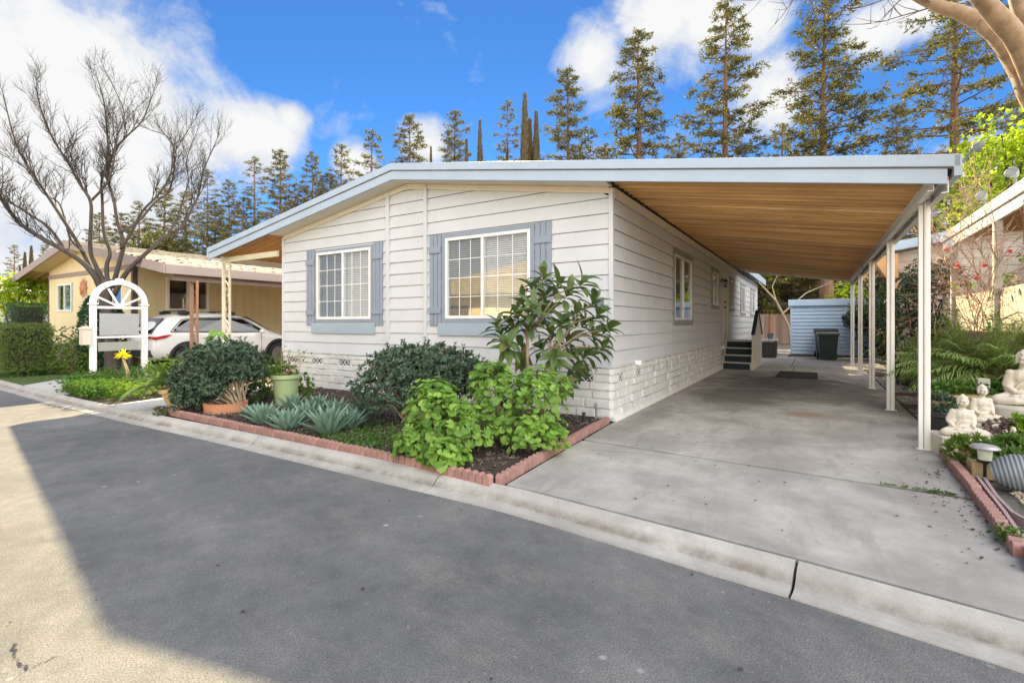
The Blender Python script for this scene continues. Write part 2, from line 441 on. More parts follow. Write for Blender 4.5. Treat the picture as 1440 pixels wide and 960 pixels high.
# back line of the rolled curb, from right to left (world x, y)
CB = [V(p) for p in ((9.5, -4.0, 0), (5.6, -.62, 0), (3.45, 1.25, 0), (2.33, 2.22, 0), (1.62, 2.82, 0), (.087, 4.0, 0), (-1.80, 5.17, 0), (-3.7, 6.33, 0),
                     (-5.65, 7.48, 0), (-8.46, 9.22, 0), (-12.1, 11.6, 0), (-20, 16.9, 0), (-45, 34, 0))]
def curb_normal(i):
    a = CB[max(0, i - 1)]; b = CB[min(len(CB) - 1, i + 1)]
    d = (b - a).normalized(); return V((-d.y, d.x, 0)) * -1       # towards the house
def inward(i):
    n = curb_normal(i)
    return n if n.y > 0 else -n
# road sheet
rd = MB()
ROADZ = -.10
for i in range(len(CB) - 1):
    a = CB[i] - inward(i) * .26; b = CB[i + 1] - inward(i + 1) * .26
    a2 = CB[i] - inward(i) * 8.2; b2 = CB[i + 1] - inward(i + 1) * 8.2
    rd.face([(a.x, a.y, ROADZ), (b.x, b.y, ROADZ), (b2.x, b2.y, ROADZ), (a2.x, a2.y, ROADZ)])
road = structure(rd.build('road', M_ASPHALT))
# crack in the sunlit asphalt
ck = MB(); rnd.seed(5)
def crack(pts, w):
    ps = []
    for a, b in zip(pts, pts[1:]):
        for k in range(9):
            q = a.lerp(b, k / 9); ps.append(q + V((rnd.uniform(-.009, .009), rnd.uniform(-.009, .009), 0)))
    ps.append(pts[-1])
    for a, b in zip(ps, ps[1:]):
        d = (b - a).normalized(); s = V((-d.y, d.x, 0)) * w * rnd.uniform(.15, 1.7)
        ck.face([a - s + V((0, 0, .004)), b - s + V((0, 0, .004)), b + s + V((0, 0, .004)), a + s + V((0, 0, .004))])
crack([G(16, 905, ROADZ), G(24, 928, ROADZ), G(38, 942, ROADZ)], .0035)
crack([G(38, 942, ROADZ), G(62, 932, ROADZ), G(82, 922, ROADZ)], .0012)
crack([G(128, 607, ROADZ), G(162, 607, ROADZ)], .005)
ck.build('road_crack', M_BLACKPL, road)
# opposite verge (behind the camera), lit by the sun
ov = MB()
for i in range(len(CB) - 1):
    a2 = CB[i] - inward(i) * 8.2; b2 = CB[i + 1] - inward(i + 1) * 8.2
    a3 = CB[i] - inward(i) * 22; b3 = CB[i + 1] - inward(i + 1) * 22
    ov.face([(a2.x, a2.y, -.08), (b2.x, b2.y, -.08), (b3.x, b3.y, -.08), (a3.x, a3.y, -.08)])
structure(ov.build('pavement', M_SLAB))

# rolled curb with open joints
prof = [(.27, -.125), (.27, -.094), (.20, -.098), (.15, -.092), (.115, -.070), (.085, -.038), (.045, -.012), (.004, 0.004), (.004, -.11)]
cum = [0]
for a, b in zip(CB, CB[1:]): cum.append(cum[-1] + (b - a).length)
def curb_at(s):
    for i in range(len(CB) - 1):
        if s <= cum[i + 1] + 1e-6:
            t = (s - cum[i]) / (cum[i + 1] - cum[i])
            return CB[i].lerp(CB[i + 1], t), inward(i).lerp(inward(i + 1), t).normalized()
    return CB[-1], inward(len(CB) - 1)
def s_of(pt):
    best = min(((curb_at(s * .05)[0] - pt).length, s * .05) for s in range(int(cum[-1] / .05)))
    return best[1]
cb = MB()
j1 = s_of(G(1115, 786)); j2 = s_of(G(612, 668)); step = abs(j2 - j1)
joints = [j1 + k * step for k in range(-3, 14)]
joints = [max(0, j) for j in joints if -step < j < cum[-1]]
for a, b in zip(joints, joints[1:]):
    a += .008; b -= .008
    n = max(2, int((b - a) / .35))
    rings = []
    for k in range(n + 1):
        s = a + (b - a) * k / n
        c, nrm = curb_at(s)
        base = len(cb.v)
        for o, z in prof:
            q = c - nrm * o
            jz = 0 if z < -.1 else .004 * noise.noise(V((s * 1.3, o * 9, 3)))
            jo = .012 * noise.noise(V((s * 3.1, 0, 7))) if o > .26 else 0
            q = q + nrm * jo
            cb.v.append((q.x, q.y, z + jz))
        rings.append(base)
    m = len(prof)
    for r0, r1 in zip(rings, rings[1:]):
        for k in range(m - 1): cb.addf((r0 + k, r0 + k + 1, r1 + k + 1, r1 + k))
    for r0 in (rings[0], rings[-1]): cb.addf([r0 + k for k in range(m)])
structure(cb.build('curb', M_CURB, smooth=False))

# driveway slabs in the frame of the home (x right, y back)
def toH(p): d = V(p) - CORNER; return V((d.dot(EX), d.dot(EY), 0))
DX1 = 3.62
def clipx(a, b, x):    # point on the line a-b at local x
    t = (x - a.x) / (b.x - a.x); return a.lerp(b, t)
cA, cB_ = toH(CB[5]), toH(CB[3])
# left edge of the driveway follows the brick edging from the wall corner to the curb
eL = toH(G(700, 686))
front_line = [toH(CB[6]), toH(CB[5]), toH(CB[4]), toH(CB[3]), toH(CB[2]), toH(CB[1])]
def curb_y(x):
    for a, b in zip(front_line, front_line[1:]):
        if min(a.x, b.x) <= x <= max(a.x, b.x): return clipx(a, b, x).y
    return front_line[0].y
jA = [toH(G(811, 616.5)), toH(G(1340, 697))]
jB = [toH(G(934, 556)), toH(G(1250, 590))]
def jy(j, x): return clipx(j[0], j[1], x).y
dv = MB()
def slab(poly, z=0.0):
    c = V((0, 0, 0))
    for p in poly: c += V((p[0], p[1], 0))
    c /= len(poly)
    ins = [V((p[0] + math.copysign(.009, c.x - p[0]), p[1] + math.copysign(.033, c.y - p[1]), 0)) for p in poly]
    dv.prism([(p.x, p.y) for p in ins], -.12, z)
xl = .03
def lx(y): return xl if y >= 0 else xl + (y / eL.y) * (eL.x - xl)
def left_on(j):
    # intersection of joint with the left edge
    best = min(range(400), key=lambda i: abs(jy(j, lx(-i * .01)) + i * .01) if True else 0)
    return -best * .01
yA = left_on(jA)
xs = [eL.x + (DX1 - eL.x) * k / 6 for k in range(7)]
slab([(x, curb_y(x) + .012) for x in xs] + [(DX1, jy(jA, DX1)), (lx(yA), yA)])
yB0 = jy(jB, xl)
slab([(lx(yA), yA), (DX1, jy(jA, DX1)), (DX1, jy(jB, DX1)), (xl, yB0), (xl, 0)])
def rect(a, b, c, d): slab([(a, b), (c, b), (c, d), (a, d)])
slab([(xl, yB0), (DX1, jy(jB, DX1)), (DX1, 7.0), (xl, 7.0)])
rect(xl, 7.0, 1.85, 11.2); rect(1.85, 7.0, DX1, 11.2)
rect(xl, 11.2, 1.75, 16.2); rect(1.75, 11.2, DX1 + .6, 16.2)
rect(xl, 16.2, 1.45, 22.0)
dv.m = 1
for q in ([(eL.x - .1, eL.y + .15), (DX1 - .02, curb_y(DX1 - .02) + .05), (DX1 - .02, 0), (xl + .03, 0)], [(xl + .02, 0), (DX1 - .02, 0), (DX1 - .02, 16), (xl + .02, 16)]):
    dv.face([(x, y, -.032) for x, y in q])
drive = structure(dv.build('driveway', [M_DRIVE, M_JOINT], loc=CORNER, rz=ROT, bevel=.006))

# planting bed in front of the home
BEDP = [G(690, 681), G(553, 649), G(480, 634), G(350, 606), G(215, 577)]
bed = MB(); rnd.seed(3)
bl = [toH(p) for p in BEDP]
nx = 60; ny = 22
x0, x1 = bl[-1].x + .05, bl[0].x
def bedfront(x):
    pts = sorted([(p.x, p.y) for p in bl])
    for (ax, ay), (bx, by) in zip(pts, pts[1:]):
        if ax <= x <= bx: return ay + (by - ay) * (x - ax) / max(1e-6, bx - ax)
    return pts[0][1]
for i in range(nx + 1):
    x = x0 + (x1 - x0) * i / nx
    for j in range(ny + 1):
        yf = bedfront(x); y = yf + .02 + (-.012 - yf) * j / ny
        if x > 0: y = yf + .02 + (bl[0].y * x / bl[0].x - yf - .02) * j / ny
        z = .03 + .035 * noise.noise(V((x * 3, y * 3, 0))) + .02 * noise.noise(V((x * 11, y * 11, 4)))
        bed.v.append((x, y, z))
for i in range(nx):
    for j in range(ny):
        a = i * (ny + 1) + j
        bed.addf((a, a + ny + 1, a + ny + 2, a + 1))
structure(bed.build('garden_soil', M_SOIL, loc=CORNER, rz=ROT, smooth=True))
# bark chips
ch = MB()
for i in range(5200):
    x = rnd.uniform(x0, -.05); yf = bedfront(x); y = rnd.uniform(yf + .06, -.05)
    if x < -5.6 and y > -1.2 and rnd.random() < .5: continue
    z = .045 + .035 * noise.noise(V((x * 3, y * 3, 0)))
    Mx = Matrix.Translation((x, y, z)) @ Matrix.Rotation(rnd.uniform(0, 6.3), 4, 'Z') @ Matrix.Rotation(rnd.gauss(0, .5), 4, 'X') @ Matrix.Rotation(rnd.gauss(0, .5), 4, 'Y')
    a = rnd.uniform(.008, .028); b = rnd.uniform(.004, .011); ch.box(-a, a, -b, b, -.003, .003, Mx)
setp(ch.build('bark_mulch', M_CHIPS, loc=CORNER, rz=ROT), 'dark brown bark chips spread over the front planting bed', 'mulch', kind='stuff')

# ground left of the awning: strip of concrete, neighbour's pale slab, lawn
def flat(name, pts, z, m, th=.1):
    b = MB(); b.prism([(p.x, p.y) for p in pts], z - th, z); return structure(b.build(name, m))
cl = lambda s: curb_at(s)[0] + curb_at(s)[1] * .01
sE = s_of(V((-5.45, 7.36, 0))); 
def off(s, d): c, n = curb_at(s); return c + n * d
flat('walkway', [off(sE, .01), off(sE + .35, .01), off(sE + 1.45, .01), H(-8.9, 3.6), H(-8.35, 13), H(-7.62, 13), H(-7.62, -.2), off(sE + .1, .9)], -.003, M_SLAB)
s1 = s_of(V((-8.55, 9.2, 0))); s2 = s_of(V((-10.4, 10.5, 0)))
flat('neighbour_driveway', [off(s1, .01), off(s2 + .35, .01), V((-11.35, 13.2, 0)), V((-11.2, 15.0, 0)), V((-5, 25.2, 0)), V((-2.4, 23.6, 0)), V((-8.0, 13.6, 0)), V((-8.2, 12.0, 0))], -.006, M_SLAB)
fl = [off(sE + 1.5, .02), off(s1, .02), V((-8.3, 12.0, 0)), V((-8.1, 13.5, 0)), V((-6.4, 16.2, 0)), H(-8.95, 4.0)]
flat('planting_strip', fl, -.012, M_SOIL)
flat('lawn', [off(s2 + .4, .02), off(s2 + 14, .02), V((-24, 24, 0)), V((-18.6, 19.0, 0)), V((-11.5, 15.0, 0)), V((-11.4, 13.2, 0))], -.01, M_GRASS)
# right-hand bed: gravel base and pebbles
flat('gravel_bed', [H(DX1 + .02, -4.2), H(DX1 + 2.2, -4.2), H(DX1 + 2.2, 15), H(DX1 + .02, 15)], -.03, M_GRAVELBED)
pb = MB(); rnd.seed(8)
def pebble(b, c, r):
    Mx = Matrix.Translation(c) @ Matrix.Rotation(rnd.uniform(0, 6.3), 4, 'Z') @ Matrix.Rotation(rnd.gauss(0, .3), 4, 'X')
    rr = (r * rnd.uniform(.8, 1.4), r * rnd.uniform(.6, 1), r * rnd.uniform(.4, .7))
    base = len(b.v)
    pts = [(1, 0, 0), (.5, .8, .1), (-.5, .8, 0), (-1, 0, .1), (-.5, -.8, 0), (.5, -.8, .1), (.3, .1, .9), (-.4, -.1, .85), (0, 0, -.8)]
    for p in pts: b.v.append(tuple(Mx @ V((p[0] * rr[0], p[1] * rr[1], p[2] * rr[2]))))
    for q in ((0, 1, 6), (1, 2, 7, 6), (2, 3, 7), (3, 4, 7), (4, 5, 6, 7), (5, 0, 6), (1, 0, 8), (2, 1, 8), (3, 2, 8), (4, 3, 8), (5, 4, 8), (0, 5, 8)):
        b.addf([base + i for i in q])
for i in range(7500):
    x = DX1 + .06 + abs(rnd.gauss(0, .75)); y = rnd.uniform(-.2, 9.5) if i % 3 else rnd.uniform(-.5, 5)
    if x > DX1 + 1.9: continue
    pebble(pb, H(x, y, -.02), rnd.uniform(.012, .038))
setp(pb.build('gravel', M_PEBBLE), 'loose grey gravel in the bed beside the carport posts', 'gravel', kind='stuff')
pt = MB()
for i in range(4200):
    x = DX1 + .12 + rnd.random() * 1.0; y = rnd.uniform(-2.6, -.3)
    pebble(pt, H(x, y, -.01), rnd.uniform(.008, .02))
setp(pt.build('tan_gravel', M_PEBBLETAN), 'pale tan pebbles around the grey hose jar', 'gravel', kind='stuff')
# bits of leaf and dirt blown on to the driveway
db = MB()
for i in range(430):
    if rnd.random() < .62:
        x = DX1 - .08 - abs(rnd.gauss(0, .22)); y = rnd.gauss(-1.55, .55)
    else:
        x = rnd.uniform(.2, 3.5); y = rnd.uniform(-2.9, 7)
    if y < curb_y(x) + .05: continue
    p = H(x, y, .006); l = rnd.uniform(.006, .022)
    db.leaf(p, V((rnd.uniform(-1, 1), rnd.uniform(-1, 1), rnd.uniform(-.1, .3))).normalized(), V((0, 0, 1)), l * 1.6, l)
for i in range(50):
    p = V((rnd.uniform(-3, 2), rnd.uniform(1.2, 5), ROADZ + .006))
    if toH(p).y > curb_y(min(2.9, max(-2.9, toH(p).x))) - .35: continue
    l = rnd.uniform(.008, .02)
    db.leaf(p, V((rnd.uniform(-1, 1), rnd.uniform(-1, 1), .1)).normalized(), V((0, 0, 1)), l * 1.6, l)
setp(db.build('leaf_litter', M_DEBRIS), 'dark bits of fallen leaf scattered along the driveway edge', 'leaf litter', kind='stuff')

# ================================================================== SKY, SUN, CAMERA
SUN = V((-.031, 1.0, .685)).normalized()
w = bpy.data.worlds.new('World'); SC.world = w; w.use_nodes = True
nt = w.node_tree; bg = nt.nodes['Background']
sky = nd(nt, 'ShaderNodeTexSky', sky_type='NISHITA'); sky.sun_disc = False
sky.sun_elevation = math.asin(SUN.z); sky.sun_rotation = math.atan2(SUN.x, SUN.y)
sky.air_density = .75; sky.dust_density = .0; sky.ozone_density = 3.0; sky.altitude = 1500
tc = nd(nt, 'ShaderNodeTexCoord'); dv_ = tc.outputs['Generated']
hs = nd(nt, 'ShaderNodeHueSaturation'); hs.inputs['Saturation'].default_value = 1.0; L(nt, mixc(nt, 1.0, sky.outputs[0], (.165, .315, .42), 'MULTIPLY'), hs.inputs['Color'])
# clouds: banks placed by direction in the sky, broken up by noise
def blob(px, py, r):
    c = (P(px, py, 1) - V((0, 0, CAMZ))).normalized()
    s = nd(nt, 'ShaderNodeVectorMath', operation='DISTANCE'); L(nt, dv_, s.inputs[0]); s.inputs[1].default_value = c
    return mth(nt, 'SUBTRACT', 1.0, mth(nt, 'DIVIDE', s.outputs['Value'], r / F))
val = None
for px, py, r in ((85, 130, 170), (-10, 210, 200), (-150, 200, 260), (190, 190, 130), (265, 200, 110), (330, 200, 80), (370, 185, 55), (130, 290, 130), (285, 225, 70), (598, 205, 48), (500, 228, 36), (930, 30, 85), (835, 80, 62), (990, 35, 70), (1060, 30, 48), (1085, 130, 60), (1230, 40, 48), (1285, 12, 50), (408, 165, 28), (1400, 260, 70)):
    b = blob(px, py, r)
    val = b if val is None else mth(nt, 'SMOOTH_MAX', val, b, .15)
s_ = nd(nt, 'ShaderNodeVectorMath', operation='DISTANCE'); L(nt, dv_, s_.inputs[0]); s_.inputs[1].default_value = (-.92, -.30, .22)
val = mth(nt, 'SMOOTH_MAX', val, mth(nt, 'SUBTRACT', 1.0, mth(nt, 'DIVIDE', s_.outputs['Value'], .62)), .15)      # unseen bank added at the left to pale the front window reflections
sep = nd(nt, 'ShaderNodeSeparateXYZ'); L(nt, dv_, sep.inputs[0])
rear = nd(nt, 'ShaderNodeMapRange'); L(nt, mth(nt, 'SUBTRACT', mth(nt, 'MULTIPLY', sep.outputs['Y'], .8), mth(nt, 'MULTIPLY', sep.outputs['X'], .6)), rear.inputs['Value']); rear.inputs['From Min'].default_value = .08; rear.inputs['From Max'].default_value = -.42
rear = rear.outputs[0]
back = mth(nt, 'MULTIPLY', rear, .62)       # unseen cloud cover added behind and to the right as fill light
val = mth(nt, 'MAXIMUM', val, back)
n1 = noi(nt, mscale(nt, dv_, (1, 1, 1.5)), 4.2, 12, .62, .55); n2 = noi(nt, dv_, 15, 8, .65, .3)
dens = mth(nt, 'ADD', mth(nt, 'MULTIPLY', val, 1.75), mth(nt, 'MULTIPLY', mth(nt, 'SUBTRACT', n1, .5), 2.3))
dens = mth(nt, 'ADD', dens, mth(nt, 'MULTIPLY', mth(nt, 'SUBTRACT', n2, .5), .9))
cf = ramp(nt, dens, [(.16, 0.0), (.80, 1.0)])
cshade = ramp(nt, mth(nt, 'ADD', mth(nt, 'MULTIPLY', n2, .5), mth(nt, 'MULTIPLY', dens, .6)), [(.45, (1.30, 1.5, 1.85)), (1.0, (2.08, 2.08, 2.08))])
cshade = mixc(nt, rear, cshade, (8.4, 8.2, 7.9))  # added rear clouds are made far brighter to lift the shaded walls
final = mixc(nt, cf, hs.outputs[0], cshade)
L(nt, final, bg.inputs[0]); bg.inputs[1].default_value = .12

sl = bpy.data.lights.new('sun', 'SUN'); sl.energy = 4.4; sl.angle = R(.53); sl.color = (1, .80, .45)
so = bpy.data.objects.new('sun', sl); COL.objects.link(so); so.rotation_euler = SUN.to_track_quat('Z', 'Y').to_euler(); so.location = SUN * 60

cam = bpy.data.cameras.new('camera'); co = bpy.data.objects.new('camera', cam); COL.objects.link(co)
cam.sensor_width = 36; cam.lens = F / 1440 * 36; cam.shift_y = -26 / 1440; cam.clip_end = 1500; cam.clip_start = .05
co.location = (0, 0, CAMZ); co.rotation_euler = (R(90), 0, 0); SC.camera = co
SC.view_settings.view_transform = 'Standard'; SC.view_settings.look = 'None'; SC.view_settings.exposure = 1.93; SC.view_settings.gamma = 1
SC.view_settings.use_curve_mapping = False
SC.cycles.use_denoising = True
SC.cycles.max_bounces = 10; SC.cycles.diffuse_bounces = 5; SC.cycles.glossy_bounces = 4; SC.cycles.transparent_max_bounces = 12
SC.cycles.caustics_reflective = False; SC.cycles.caustics_refractive = False; SC.cycles.sample_clamp_indirect = 8
# ================================================================== BUILDING HELPERS
MI = Matrix.Identity(4)
MS = Matrix.Rotation(R(90), 4, 'Z')                 # (u, depth, z) on a wall that faces +x
MW = Matrix.Rotation(R(-90), 4, 'Z')                # on a wall that faces -x
def Mat_at(M, x, y): return Matrix.Translation((x, y, 0)) @ M
def siding(mb, xr, z0, z1, sp, holes, M, d=.018, gap=.009):
    z = z0
    while z < z1 - 1e-4:
        zb = min(z + sp, z1)
        cuts = sorted({z, zb} | {h[k] for h in holes for k in (2, 3) if z < h[k] < zb})
        for a, b in zip(cuts, cuts[1:]):
            ra = xr(a); rb = xr(b)
            if ra[1] - ra[0] < .01: continue
            da = -d + (d - .002) * (a - z) / sp; db_ = -d + (d - .002) * (b - z) / sp
            hs_ = sorted([(h[0], h[1]) for h in holes if h[2] < (a + b) / 2 < h[3]])
            segs = []; cur = None
            edges = [None] + [e for h in hs_ for e in h] + [None]
            for k in range(0, len(edges), 2):
                l = edges[k]; r = edges[k + 1]
                la = ra[0] if l is None else max(l, ra[0]); lb = rb[0] if l is None else max(l, rb[0])
                rra = ra[1] if r is None else min(r, ra[1]); rrb = rb[1] if r is None else min(r, rb[1])
                if rra - la < .003: continue
                # long boards get a gentle unevenness like real hardboard siding
                n = max(1, int((rra - la) / .6))
                for q in range(n):
                    t0 = q / n; t1 = (q + 1) / n
                    xa0 = la + (rra - la) * t0; xa1 = la + (rra - la) * t1; xb0 = lb + (rrb - lb) * t0; xb1 = lb + (rrb - lb) * t1
                    w0 = .0035 * noise.noise(V((xa0 * 1.7, z * 5.1, 1))); w1 = .0035 * noise.noise(V((xa1 * 1.7, z * 5.1, 1)))
                    lo = a + (gap if a == z else 0)
                    mb.face([M @ V((xa0, da + w0, lo)), M @ V((xa1, da + w1, lo)), M @ V((xb1, db_ + w1 * .3, b)), M @ V((xb0, db_ + w0 * .3, b))])
                    if a == z:      # open shadow gap under each board
                        mb.face([M @ V((xa0, .024, lo)), M @ V((xa1, .024, lo)), M @ V((xa1, da + w1, lo)), M @ V((xa0, da + w0, lo))])
                        mb.face([M @ V((xa0, .024, a - .004)), M @ V((xa1, .024, a - .004)), M @ V((xa1, .024, lo)), M @ V((xa0, .024, lo))])
                        mb.face([M @ V((xa0, -.003, a - .004)), M @ V((xa1, -.003, a - .004)), M @ V((xa1, .024, a - .004)), M @ V((xa0, .024, a - .004))])
        z = zb
def boards(mb, xr, z0, z1, pitch, holes, M, d=.012, groove=.012):
    """vertical grooved siding; xr(z) gives the horizontal range, ztop by bisection"""
    u0, u1 = xr(z0)
    n = int((u1 - u0) / pitch + .999)
    def top(u):
        a = z0; b = z1
        if xr(b)[0] <= u <= xr(b)[1]: return b
        for _ in range(24):
            m = (a + b) / 2
            if xr(m)[0] <= u <= xr(m)[1]: a = m
            else: b = m
        return a
    for i in range(n):
        a = u0 + i * pitch; b = min(u1, a + pitch)
        for (p, q, dd) in ((a, b - groove, -d), (b - groove, b, 0.0)):
            hs_ = [h for h in holes if h[0] < (p + q) / 2 < h[1]]
            zz = [z0] + [e for h in sorted(hs_, key=lambda h: h[2]) for e in (h[2], h[3])] + [None]
            for k in range(0, len(zz), 2):
                lo = zz[k]; tp = zz[k + 1] if zz[k + 1] is not None else None
                ta = top(p) if tp is None else tp; tb = top(q) if tp is None else tp
                if ta - lo < .01 and tb - lo < .01: continue
                mb.face([M @ V((p, dd, lo)), M @ V((q, dd, lo)), M @ V((q, dd, tb)), M @ V((p, dd, ta))])
                if dd == 0.0: continue
                mb.face([M @ V((q, dd, lo)), M @ V((q, 0, lo)), M @ V((q, 0, tb)), M @ V((q, dd, tb))])
                mb.face([M @ V((p, 0, lo)), M @ V((p, dd, lo)), M @ V((p, dd, ta)), M @ V((p, 0, ta))])
def ashlar(mb, u0, u1, rows, holes, M):
    mb.face([M @ V(p) for p in ((u0, .004, 0), (u1, .004, 0), (u1, .004, rows[-1]), (u0, .004, rows[-1]))])
    for a, b in zip(rows, rows[1:]):
        u = u0
        while u < u1 - .01:
            w = rnd.uniform(.16, .5); e = min(u1, u + w)
            if u1 - e < .1: e = u1
            spans = [(u, e)]
            for h in holes:
                if h[2] < b - .01 and h[3] > a + .01:
                    ns = []
                    for (p, q) in spans:
                        if h[1] <= p or h[0] >= q: ns.append((p, q)); continue
                        if h[0] - p > .03: ns.append((p, h[0]))
                        if q - h[1] > .03: ns.append((h[1], q))
                    spans = ns
            for (p, q) in spans:
                dp = rnd.uniform(.012, .042); gp = .005; c = rnd.uniform(.008, .018)
                o = [(p + gp, .004, a + gp), (q - gp, .004, a + gp), (q - gp, .004, b - gp), (p + gp, .004, b - gp)]
                i_ = [(p + gp + c, -dp * rnd.uniform(.8, 1.1), a + gp + c), (q - gp - c, -dp * rnd.uniform(.7, 1.1), a + gp + c), (q - gp - c, -dp * rnd.uniform(.7, 1.1), b - gp - c * .7), (p + gp + c, -dp * rnd.uniform(.8, 1.1), b - gp - c * .7)]
                o = [M @ V(x) for x in o]; i_ = [M @ V(x) for x in i_]
                mb.face(i_)
                for k in range(4): mb.face([o[k], o[(k + 1) % 4], i_[(k + 1) % 4], i_[k]])
            u = e
def frame_boxes(b, u0, u1, z0, z1, w, d0, d1, M):
    b.box(u0, u0 + w, d0, d1, z0, z1, M); b.box(u1 - w, u1, d0, d1, z0, z1, M)
    b.box(u0 + w, u1 - w, d0, d1, z0, z0 + w, M); b.box(u0 + w, u1 - w, d0, d1, z1 - w, z1, M)
def window(parent, M, u0, u1, z0, z1, split=.5, grid=(3, 4), blind=True, frame=M_WHITE, fw=.05, trim=None, tw=.06, dark_left=True, curtain=False, grids=True):
    """sliding window set in a hole of the wall"""
    b = MB()
    frame_boxes(b, u0, u1, z0, z1, fw, -.035, .06, M)
    um = u0 + (u1 - u0) * split if split else None
    if um: b.box(um - fw * .5, um + fw * .5, -.028, .05, z0 + fw, z1 - fw, M)
    f = b.build('window', frame, parent, bevel=.003)
    if trim:
        t = MB(); frame_boxes(t, u0 - tw, u1 + tw, z0 - tw, z1 + tw, tw - .001, -.03, -.001, M); t.build('frame', trim, f, bevel=.003)
    spans = [(u0 + fw, um - fw * .5), (um + fw * .5, u1 - fw)] if um else [(u0 + fw, u1 - fw)]
    for k, (a, c) in enumerate(spans):
        p = MB(); p.box(a, c, .012 - .02 * (k % 2), .017 - .02 * (k % 2), z0 + fw, z1 - fw, M)
        p.build('pane', M_GLASSDK if (dark_left and k == 0) else M_GLASS, f)
        if grids:
            q = MB(); w = .0055
            for i in range(1, grid[0]):
                x = a + (c - a) * i / grid[0]; q.box(x - w, x + w, .004 - .02 * (k % 2), .011 - .02 * (k % 2), z0 + fw, z1 - fw, M)
            for i in range(1, grid[1]):
                z = z0 + fw + (z1 - z0 - 2 * fw) * i / grid[1]; q.box(a, c, .0045 - .02 * (k % 2), .0105 - .02 * (k % 2), z - w, z + w, M)
            q.build('grille', M_WHITE, f)
        if blind:
            s = MB(); zz = z1 - fw - .02; tilt = Matrix.Rotation(R(48), 4, 'X')
            while zz > z0 + fw + .01:
                T = M @ Matrix.Translation((0, .085, zz)) @ tilt
                s.box(a - .02, c + .02, -.0195, .0195, -.0012, .0012, T); zz -= .034
            s.build('blind', M_BLIND, f)
    if curtain:
        s = MB(); n = 40; a, c = u0 + fw, u1 - fw
        for side_ in (0, 1):
            lo, hi = (a, a + (c - a) * .42) if side_ == 0 else (c - (c - a) * .34, c)
            for i in range(n):
                xa = lo + (hi - lo) * i / n; xb = lo + (hi - lo) * (i + 1) / n
                s.face([M @ V((xa, .12 + .02 * math.sin(i * 1.3), z0)), M @ V((xb, .12 + .02 * math.sin((i + 1) * 1.3), z0)), M @ V((xb, .12 + .02 * math.sin((i + 1) * 1.3), z1)), M @ V((xa, .12 + .02 * math.sin(i * 1.3), z1))])
        s.build('curtain', M_CURTAIN, f)
    r = MB(); r.box(u0 - .3, u1 + .3, .40, .44, z0 - .3, z1 + .3, M); r.build('dark_backing', M_DARKROOM, f)  # dark panel added so the room behind the glass looks unlit
    return f
def shutter(parent, M, u0, u1, z0, z1):
    b = MB(); n = 3 if u1 - u0 < .34 else 3; w = (u1 - u0) / n
    for i in range(n): b.box(u0 + w * i + .006, u0 + w * (i + 1) - .006, -.036, -.016, z0, z1, M)
    h = z1 - z0
    for zc in (z0 + h * .17, z0 + h * .83): b.box(u0 + .004, u1 - .004, -.056, -.0365, zc - .055, zc + .055, M)
    return b.build('shutter', M_TRIM, parent, bevel=.004)
def rect_range(u0, u1): return lambda z: (u0, u1)

# ================================================================== THE WHITE HOME
home = thing('mobile_home', 'white single storey home with slate blue shutters, stone-look skirting and an attached carport', 'house', CORNER, ROT)
WX0, LEN = -7.52, 20.0; RX, RZ, SL = -3.82, 4.11, .16
def zr(x): return RZ - SL * abs(x - RX)
ZSK = .745; SP = .2135
# front windows measured on the wall
a0, zt1 = front(446.7, 352); a1, _ = front(522.5, 348.3); W1 = (a0, a1, front(447, 449)[1], (front(446.7, 355.8)[1] + front(522.5, 348.3)[1]) / 2)
b0, _ = front(627.5, 335); b1, _ = front(746.7, 322.5); W2 = (b0, b1, front(640, 448)[1], (front(627.5, 335)[1] + front(746.7, 322.5)[1]) / 2)
zs = lambda x: zr(x) - .25
def fr(z):
    if z <= zs(0): return (WX0, -.004)
    k = (RZ - .25 - z) / SL; return (max(WX0, RX - k), min(-.004, RX + k))
b = MB()
siding(b, fr, ZSK, 3.84, SP, [W1, W2], MI)
b.build('front_wall', M_SIDING, home)
# side wall under the carport
SW = []
s0, s1_ = side(945, 400)[0] + .12, side(973, 400)[0] - .12
SW.append((s0, s1_, 1.42, 2.74)); SW.append((7.72, 8.62, 1.86, 2.78)); SW.append((11.0, 11.75, 1.86, 2.78)); SW.append((13.7, 15.0, 1.75, 2.75)); SW.append((17.0, 18.7, 1.75, 2.75))
DOOR = (9.55, 10.5, .84, 2.86)
b = MB()
siding(b, rect_range(.004, LEN), ZSK, zs(0) - .02, SP, SW + [DOOR], MS)
b.build('side_wall', M_SIDING, home)
b = MB(); siding(b, rect_range(-LEN, -.004), ZSK, zs(WX0) - .02, SP, [], Mat_at(MW, WX0, 0)); 
b.box(WX0 + .02, -.02, LEN - .05, LEN, 0, zs(0)); b.build('side_wall', M_SIDING, home)
for xa, xb in ((-.034, .028), (WX0 - .028, WX0 + .034)):
    b = MB(); b.box(xa, xb, -.028, .034, ZSK, zs(0) - .02); b.build('corner_trim', M_SIDING, home, bevel=.004)
for px in (547, 600):
    x = front(px, 400)[0]; b = MB(); b.box(x - .036, x + .036, -.05, -.012, ZSK - .02, zs(x) - .015); b.build('batten', M_SIDING, home, bevel=.004)
# cream frieze under the soffit, front and side
b = MB()
for (xa, xb) in ((WX0 + .03, RX), (RX, -.03)):
    b.prism([(xa, zs(xa) - .10), (xb, zs(xb) - .10), (xb, zs(xb) - .012), (xa, zs(xa) - .012)], -.034, -.017, 'y')
b.box(.019, .036, .03, 12.6, zs(0) - .15, zs(0) - .012)
b.build('frieze_board', M_SOFFIT, home)
